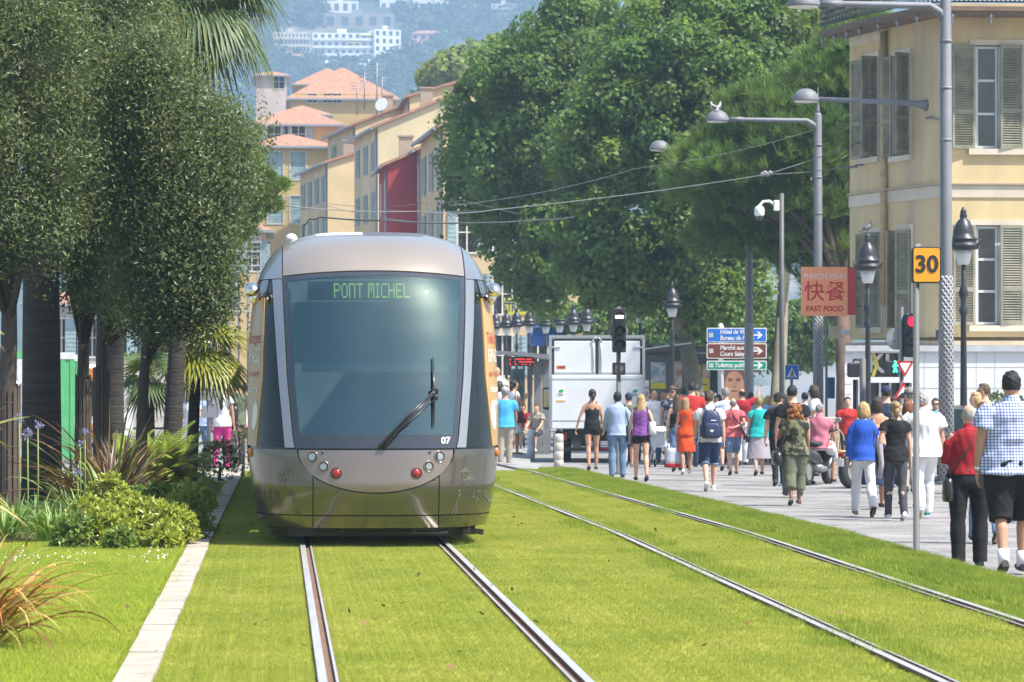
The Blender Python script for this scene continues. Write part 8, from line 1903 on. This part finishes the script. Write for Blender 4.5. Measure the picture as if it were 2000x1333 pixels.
shoulder_bag(a, 1, 'thin dark strap bag of the woman in coral pink', M_lea, (.07, .03, .07), .50, True)
pp('balding man in red waistcoat and white trousers with yellow lanyard', 1449, 912, 760, top=('tuck', 'dred', .015), bottom=('trousers', 'white', .012), hair=('fringe', 'dark'), skin='tan', arms=('down', 'up'), legs='short', extra={'lanyard': 1}, turn=25)
pp('curly grey haired person in white and pale blue behind the coral pink shirt', 1417, Y=80, head=760, top=('tee', 'ltblue', .02), bottom=('shorts', 'denim'), hair=('tousled', 'grey'), legs='short', shoe='navy')
a = pp('woman in turquoise top and long grey skirt', 1482, 931, 778, sex='f', build=1.15, top=('tee', 'teal', .01), bottom=('skirt', 'lilac'), shoe='black', hair=('tousled', 'dblond'), skin='fair', arms=('down', 'down'), legs='short')
shoulder_bag(a, -1, 'small black bag hanging beside the grey skirt', M_lea, (.08, .04, .09), .52)
a = pp('woman with long blond hair, purple top and black shorts', 1252, 942, 772, sex='f', top=('sleeveless', 'purple', .006), bottom=('hot', 'black'), shoe='black', hair=('long', 'blond'), skin='fair', arms=('down', 'elbow'), legs='shortl')
shoulder_bag(a, 1, 'big white shoulder bag of the woman in purple', mat('white_leather', (.66, .66, .64), .45), (.14, .08, .13), .24, out=.05)
a = pp('dark skinned man in pale blue shirt and jeans', 1206, 934, 765, skin='dark', top=('long', 'pale', .016), bottom=('trousers', 'denim2', .012), shoe='navy', hair=('short', 'black'), arms=('fwd', 'down'), legs='stand', stance=.11, extra={'collar': 1})
shoulder_bag(a, 1, 'navy bag hanging low on the man in pale blue', mat('bag_navy', (.02, .03, .08), .6), (.12, .05, .17), .36)
pp('woman in black strappy top and black shorts beside the truck', 1157, 921, 762, sex='f', top=('tank', 'black', .004), bottom=('hot', 'black', .004), shoe='brown', hair=('bun', 'dark'), skin='tan', arms=('out', 'down'), legs='short')
pp('man in olive tee shirt and navy cap behind the woman in purple', 1228, 915, 768, top=('tee', 'olive', .01), bottom=('shorts', 'navy', .01), hair=('short', 'dark'), extra={'cap': 'navy'}, legs='right', shoe='grey')
pp('white haired man in white tee shirt walking toward the camera', 1278, Y=90, head=763, yaw=178, top=('tee', 'white', .012), bottom=('trousers', 'denim'), hair=('fringe', 'silver'), legs='short', skin='tan')
pp('short haired man in white shirt with dark strap facing the camera', 1295, Y=93, head=767, yaw=176, top=('tee', 'white', .01), bottom=('trousers', 'denim'), hair=('fringe', 'black'), skin='tan', legs='shortl')
pp('man with tousled brown hair and sunglasses in patterned shirt facing the camera', 1313, Y=86, head=755, yaw=160, top=('tee', 'print_', .015), bottom=('shorts', 'grey'), hair=('tousled', 'brown'), glasses=True, skin='tan', legs='right')
a = pp('woman in black strappy vest and jeans left of the orange dress', 1322, Y=79, head=772, sex='f', top=('tank', 'black'), bottom=('trousers', 'denim'), hair=('long', 'brown'), skin='fair', arms=('down', 'down'), legs='short')
pp('person with cropped dark hair in black beside the man in red', 1334, Y=94, head=758, top=('tee', 'black'), bottom=('trousers', 'black'), hair=('short', 'dark'), legs='short')
pp('dark haired woman in navy behind the young man with backpack', 1403, Y=88, head=772, sex='f', yaw=150, top=('tee', 'navy'), bottom=('trousers', 'grey'), hair=('bob', 'dark'), legs='short')
pp('person in white and navy behind the left shoulder of the backpack man', 1372, Y=90, head=775, top=('tee', 'white'), bottom=('trousers', 'grey'), hair=('short', 'brown'), legs='short')
pp('man in sky blue tee shirt, khaki trousers and grey cap beside the tram', 986, 911, 756, build=1.1, top=('tee', 'sky', .012), bottom=('trousers', 'khaki', .012), hair=('short', 'grey'), extra={'cap': 'lilac'}, shoe='brown', skin='tan', arms=('fwd', 'fwd'), legs='stand', ground=gz)
g2 = 'people at the bus shelter'
a = pp('woman in white dress with black bun reaching to the shelter map', 1004, Y=97, head=742, yaw=-55, sex='f', top=('dress', 'white'), hair=('bun', 'black'), shoe='tan', skin='tan', arms=('down', 'phone'), legs='stand', group=g2, ground=lambda Y: gp(Y) + .12)
shoulder_bag(a, 1, 'dark red and black handbag of the woman in the white dress', mat('bag_wine', (.10, .02, .03), .5), (.12, .05, .13), .42)
pp('dark haired woman in white tee shirt beside the woman in the white dress', 975, Y=99, head=744, yaw=-30, sex='f', top=('tee', 'white'), bottom=('trousers', 'navy'), hair=('bob', 'dark'), legs='stand', group=g2, ground=lambda Y: gp(Y) + .12)
pp('white haired man in white shirt standing behind the tram mirror', 971, Y=112, head=716, top=('tee', 'white'), bottom=('trousers', 'grey'), hair=('fringe', 'silver'), legs='stand', group=g2, yaw=170, ground=lambda Y: gp(Y) + .5)
pp('seated man in khaki shorts with legs stretched under the shelter', 1024, Y=105.0, yaw=145, h=1.72, seat=1, legs='sitw', top=('tee', 'dred'), bottom=('knee', 'khaki'), hair=('short', 'dark'), shoe='brown', skin='tan', arms=('knee', 'knee'), lean=6, group=g2, ground=lambda Y: gp(Y) + .12)
pp('seated person in grey shorts and white socks at the shelter end', 1051, Y=104.4, yaw=150, h=1.72, seat=1, legs='sit', top=('tee', 'khaki'), bottom=('knee', 'grey'), hair=('short', 'brown'), shoe='white', skin='fair', arms=('knee', 'knee'), lean=8, group=g2, ground=lambda Y: gp(Y) + .12)
g3 = 'people walking on the far left pavement'
pp('man in pale blue shirt seen through the palm leaves', 392, Y=89, head=750, yaw=165, top=('tee', 'pale', .015), bottom=('trousers', 'denim2'), hair=('short', 'dark'), skin='tan', legs='short', group=g3, ground=lowg)
pp('dark haired woman in white tee shirt and fuchsia trousers', 434, Y=86, head=747, yaw=-15, sex='f', top=('tee', 'white'), bottom=('trousers', 'fuchsia'), hair=('pony', 'dark'), skin='tan', legs='short', group=g3, ground=lowg)
a = pp('woman in white holding a bag strap, left of the pale blue shirt', 372, Y=85, head=760, yaw=150, sex='f', top=('tee', 'white'), bottom=('trousers', 'white'), hair=('bob', 'brown'), skin='tan', arms=('strap', 'down'), legs='stand', group=g3, ground=lowg)
a = pp('person in olive shirt and charcoal trousers right of the fuchsia trousers', 463, Y=88, head=743, top=('tee', 'olive'), bottom=('trousers', 'grey'), hair=('short', 'dark'), skin='tan', legs='short', group=g3, ground=lowg)
shoulder_bag(a, -1, 'black bag on the back of the person in olive', M_lea, (.15, .07, .15), .2, back=-.1, out=-.12)
pp('person in white hat and white shirt under the salmon parasol', 344, Y=90, head=762, top=('tee', 'white'), bottom=('trousers', 'lilac'), hair=('short', 'grey'), extra={'cap': 'white'}, legs='stand', group=g3, ground=lowg)
pp('person in dark red trousers just left of the tram side', 480, Y=90, head=748, top=('tee', 'white'), bottom=('trousers', 'dred'), hair=('short', 'dark'), legs='stand', group=g3, ground=lowg)
pp('fair haired person in green shirt behind the fuchsia trousers', 449, Y=93, head=750, top=('tee', 'teal'), bottom=('trousers', 'navy'), hair=('short', 'dblond'), legs='short', group=g3, ground=lowg)
g4 = 'people walking on the paved square'
for (px, Y, hy, yaw, sx, tp, bt, hr, leg, lab) in (
    (1267, 100, 769, 0, 'm', ('tee', 'white'), ('trousers', 'navy'), ('short', 'dark'), 'short', 'dark haired man in plain white far behind the white bag'),
    (1304, 104, 770, 178, 'f', ('tee', 'peach'), ('trousers', 'white'), ('bob', 'brown'), 'shortl', 'woman in peach top facing the camera far behind the man in red'),
    (1362, 98, 766, 0, 'f', ('tee', 'sky'), ('shorts', 'white'), ('pony', 'dblond'), 'short', 'fair woman in sky blue top far behind the backpack'),
    (1396, 101, 770, 0, 'm', ('tee', 'navy'), ('shorts', 'khaki'), ('short', 'grey'), 'shortl', 'grey haired man in navy top and khaki shorts far behind the backpack'),
    (1466, 92, 768, 0, 'm', ('long', 'ltblue'), ('trousers', 'grey'), ('short', 'dark'), 'short', 'man in pale long sleeved shirt between the red waistcoat and turquoise top'),
    (1500, 90, 772, 180, 'm', ('tee', 'pale'), ('trousers', 'denim'), ('fringe', 'grey'), 'short', 'man in pale blue tee shirt facing the camera beside the turquoise top'),
    (1534, 84, 772, 0, 'f', ('tee', 'fuchsia'), ('trousers', 'white'), ('bob', 'dark'), 'short', 'woman in fuchsia top half hidden behind the man in the black tee shirt'),
    (1572, 86, 768, 0, 'm', ('tee', 'ltblue'), ('trousers', 'navy'), ('short', 'black'), 'shortl', 'man in white blue shirt behind the woman with red curls'),
    (1655, 80, 775, 180, 'm', ('tee', 'red'), ('trousers', 'grey'), ('short', 'dark'), 'stand', 'man in red tee shirt standing by the white shop corner'),
    (1745, 79, 775, 0, 'm', ('tee', 'dred'), ('shorts', 'grey'), ('short', 'dark'), 'short', 'man in dark red shirt far behind the navy cap'),
    (1850, 76, 778, 175, 'f', ('tee', 'white'), ('trousers', 'denim'), ('long', 'dark'), 'shortl', 'long haired woman in white facing the camera behind the lamp pole')):
    pp(lab, px, Y=Y, head=hy, yaw=yaw, sex=sx, top=tp, bottom=bt, hair=hr, legs=leg, skin=rnd.choice(('fair', 'tan')), group=g4)
finish_people()
# pushchair with a red hood
t = empty('pushchair', ground_at(1290, 85), R(160), 'pushchair with red and white hood between the white bag and the orange dress', 'pushchair')
for x in (-.2, .2):
    for y in (-.28, .3): wheel(t, (x, y, .1), .1, .04, rim=False)
    mb = MB(); mb.tube([(x, -.28, .1), (x, .05, .5), (x * .95, .45, 1.0)], .013, 6); mb.tube([(x, .3, .1), (x, -.05, .5), (x, -.2, .62)], .013, 6); mb.build('frame', M_alu, t)
mb = MB(); mb.cbox((0, .0, .52), (.19, .2, .05), ch=.03); mb.cbox((0, .2, .72), (.19, .04, .2), ch=.03, rot=Matrix.Rotation(R(-15), 3, 'X')); mb.build('seat', C['ltblue'], t)
mb = MB(); mb.ell((0, .16, .86), (.23, .26, .14), 18, 12, 0, None, lambda u: None if u.z < -.05 else 1.0); hd_ = mb.build('hood', C['white'], t); mb = MB(); mb.ell((0, .16, .875), (.15, .2, .145), 16, 10, 0, None, lambda u: None if u.z < .1 else 1.0); mb.build('hood_panel', C['red'], hd_)
mb = MB(); mb.tube([(-.19, .45, 1.0), (.19, .45, 1.0)], .018, 8); mb.build('handle', M_chas, t)
# ================================================================== HAZE
mb = MB(); mb.box(-1500, -40, -3.0, 1500, 3200, 760)
hm = bpy.data.materials.new('haze_air'); hm.use_nodes = True; nt = hm.node_tree
nt.nodes.remove(nt.nodes['Principled BSDF']); pv = nn(nt, 'ShaderNodeVolumePrincipled')
pv.inputs['Color'].default_value = (.52, .74, 1, 1); pv.inputs['Density'].default_value = .00042; pv.inputs['Anisotropy'].default_value = .3
nt.links.new(pv.outputs[0], nt.nodes['Material Output'].inputs['Volume'])
hz_o = mb.build('haze', hm); tag(hz_o, 'pale blue summer haze filling the air toward the hill', 'haze', kind='stuff')
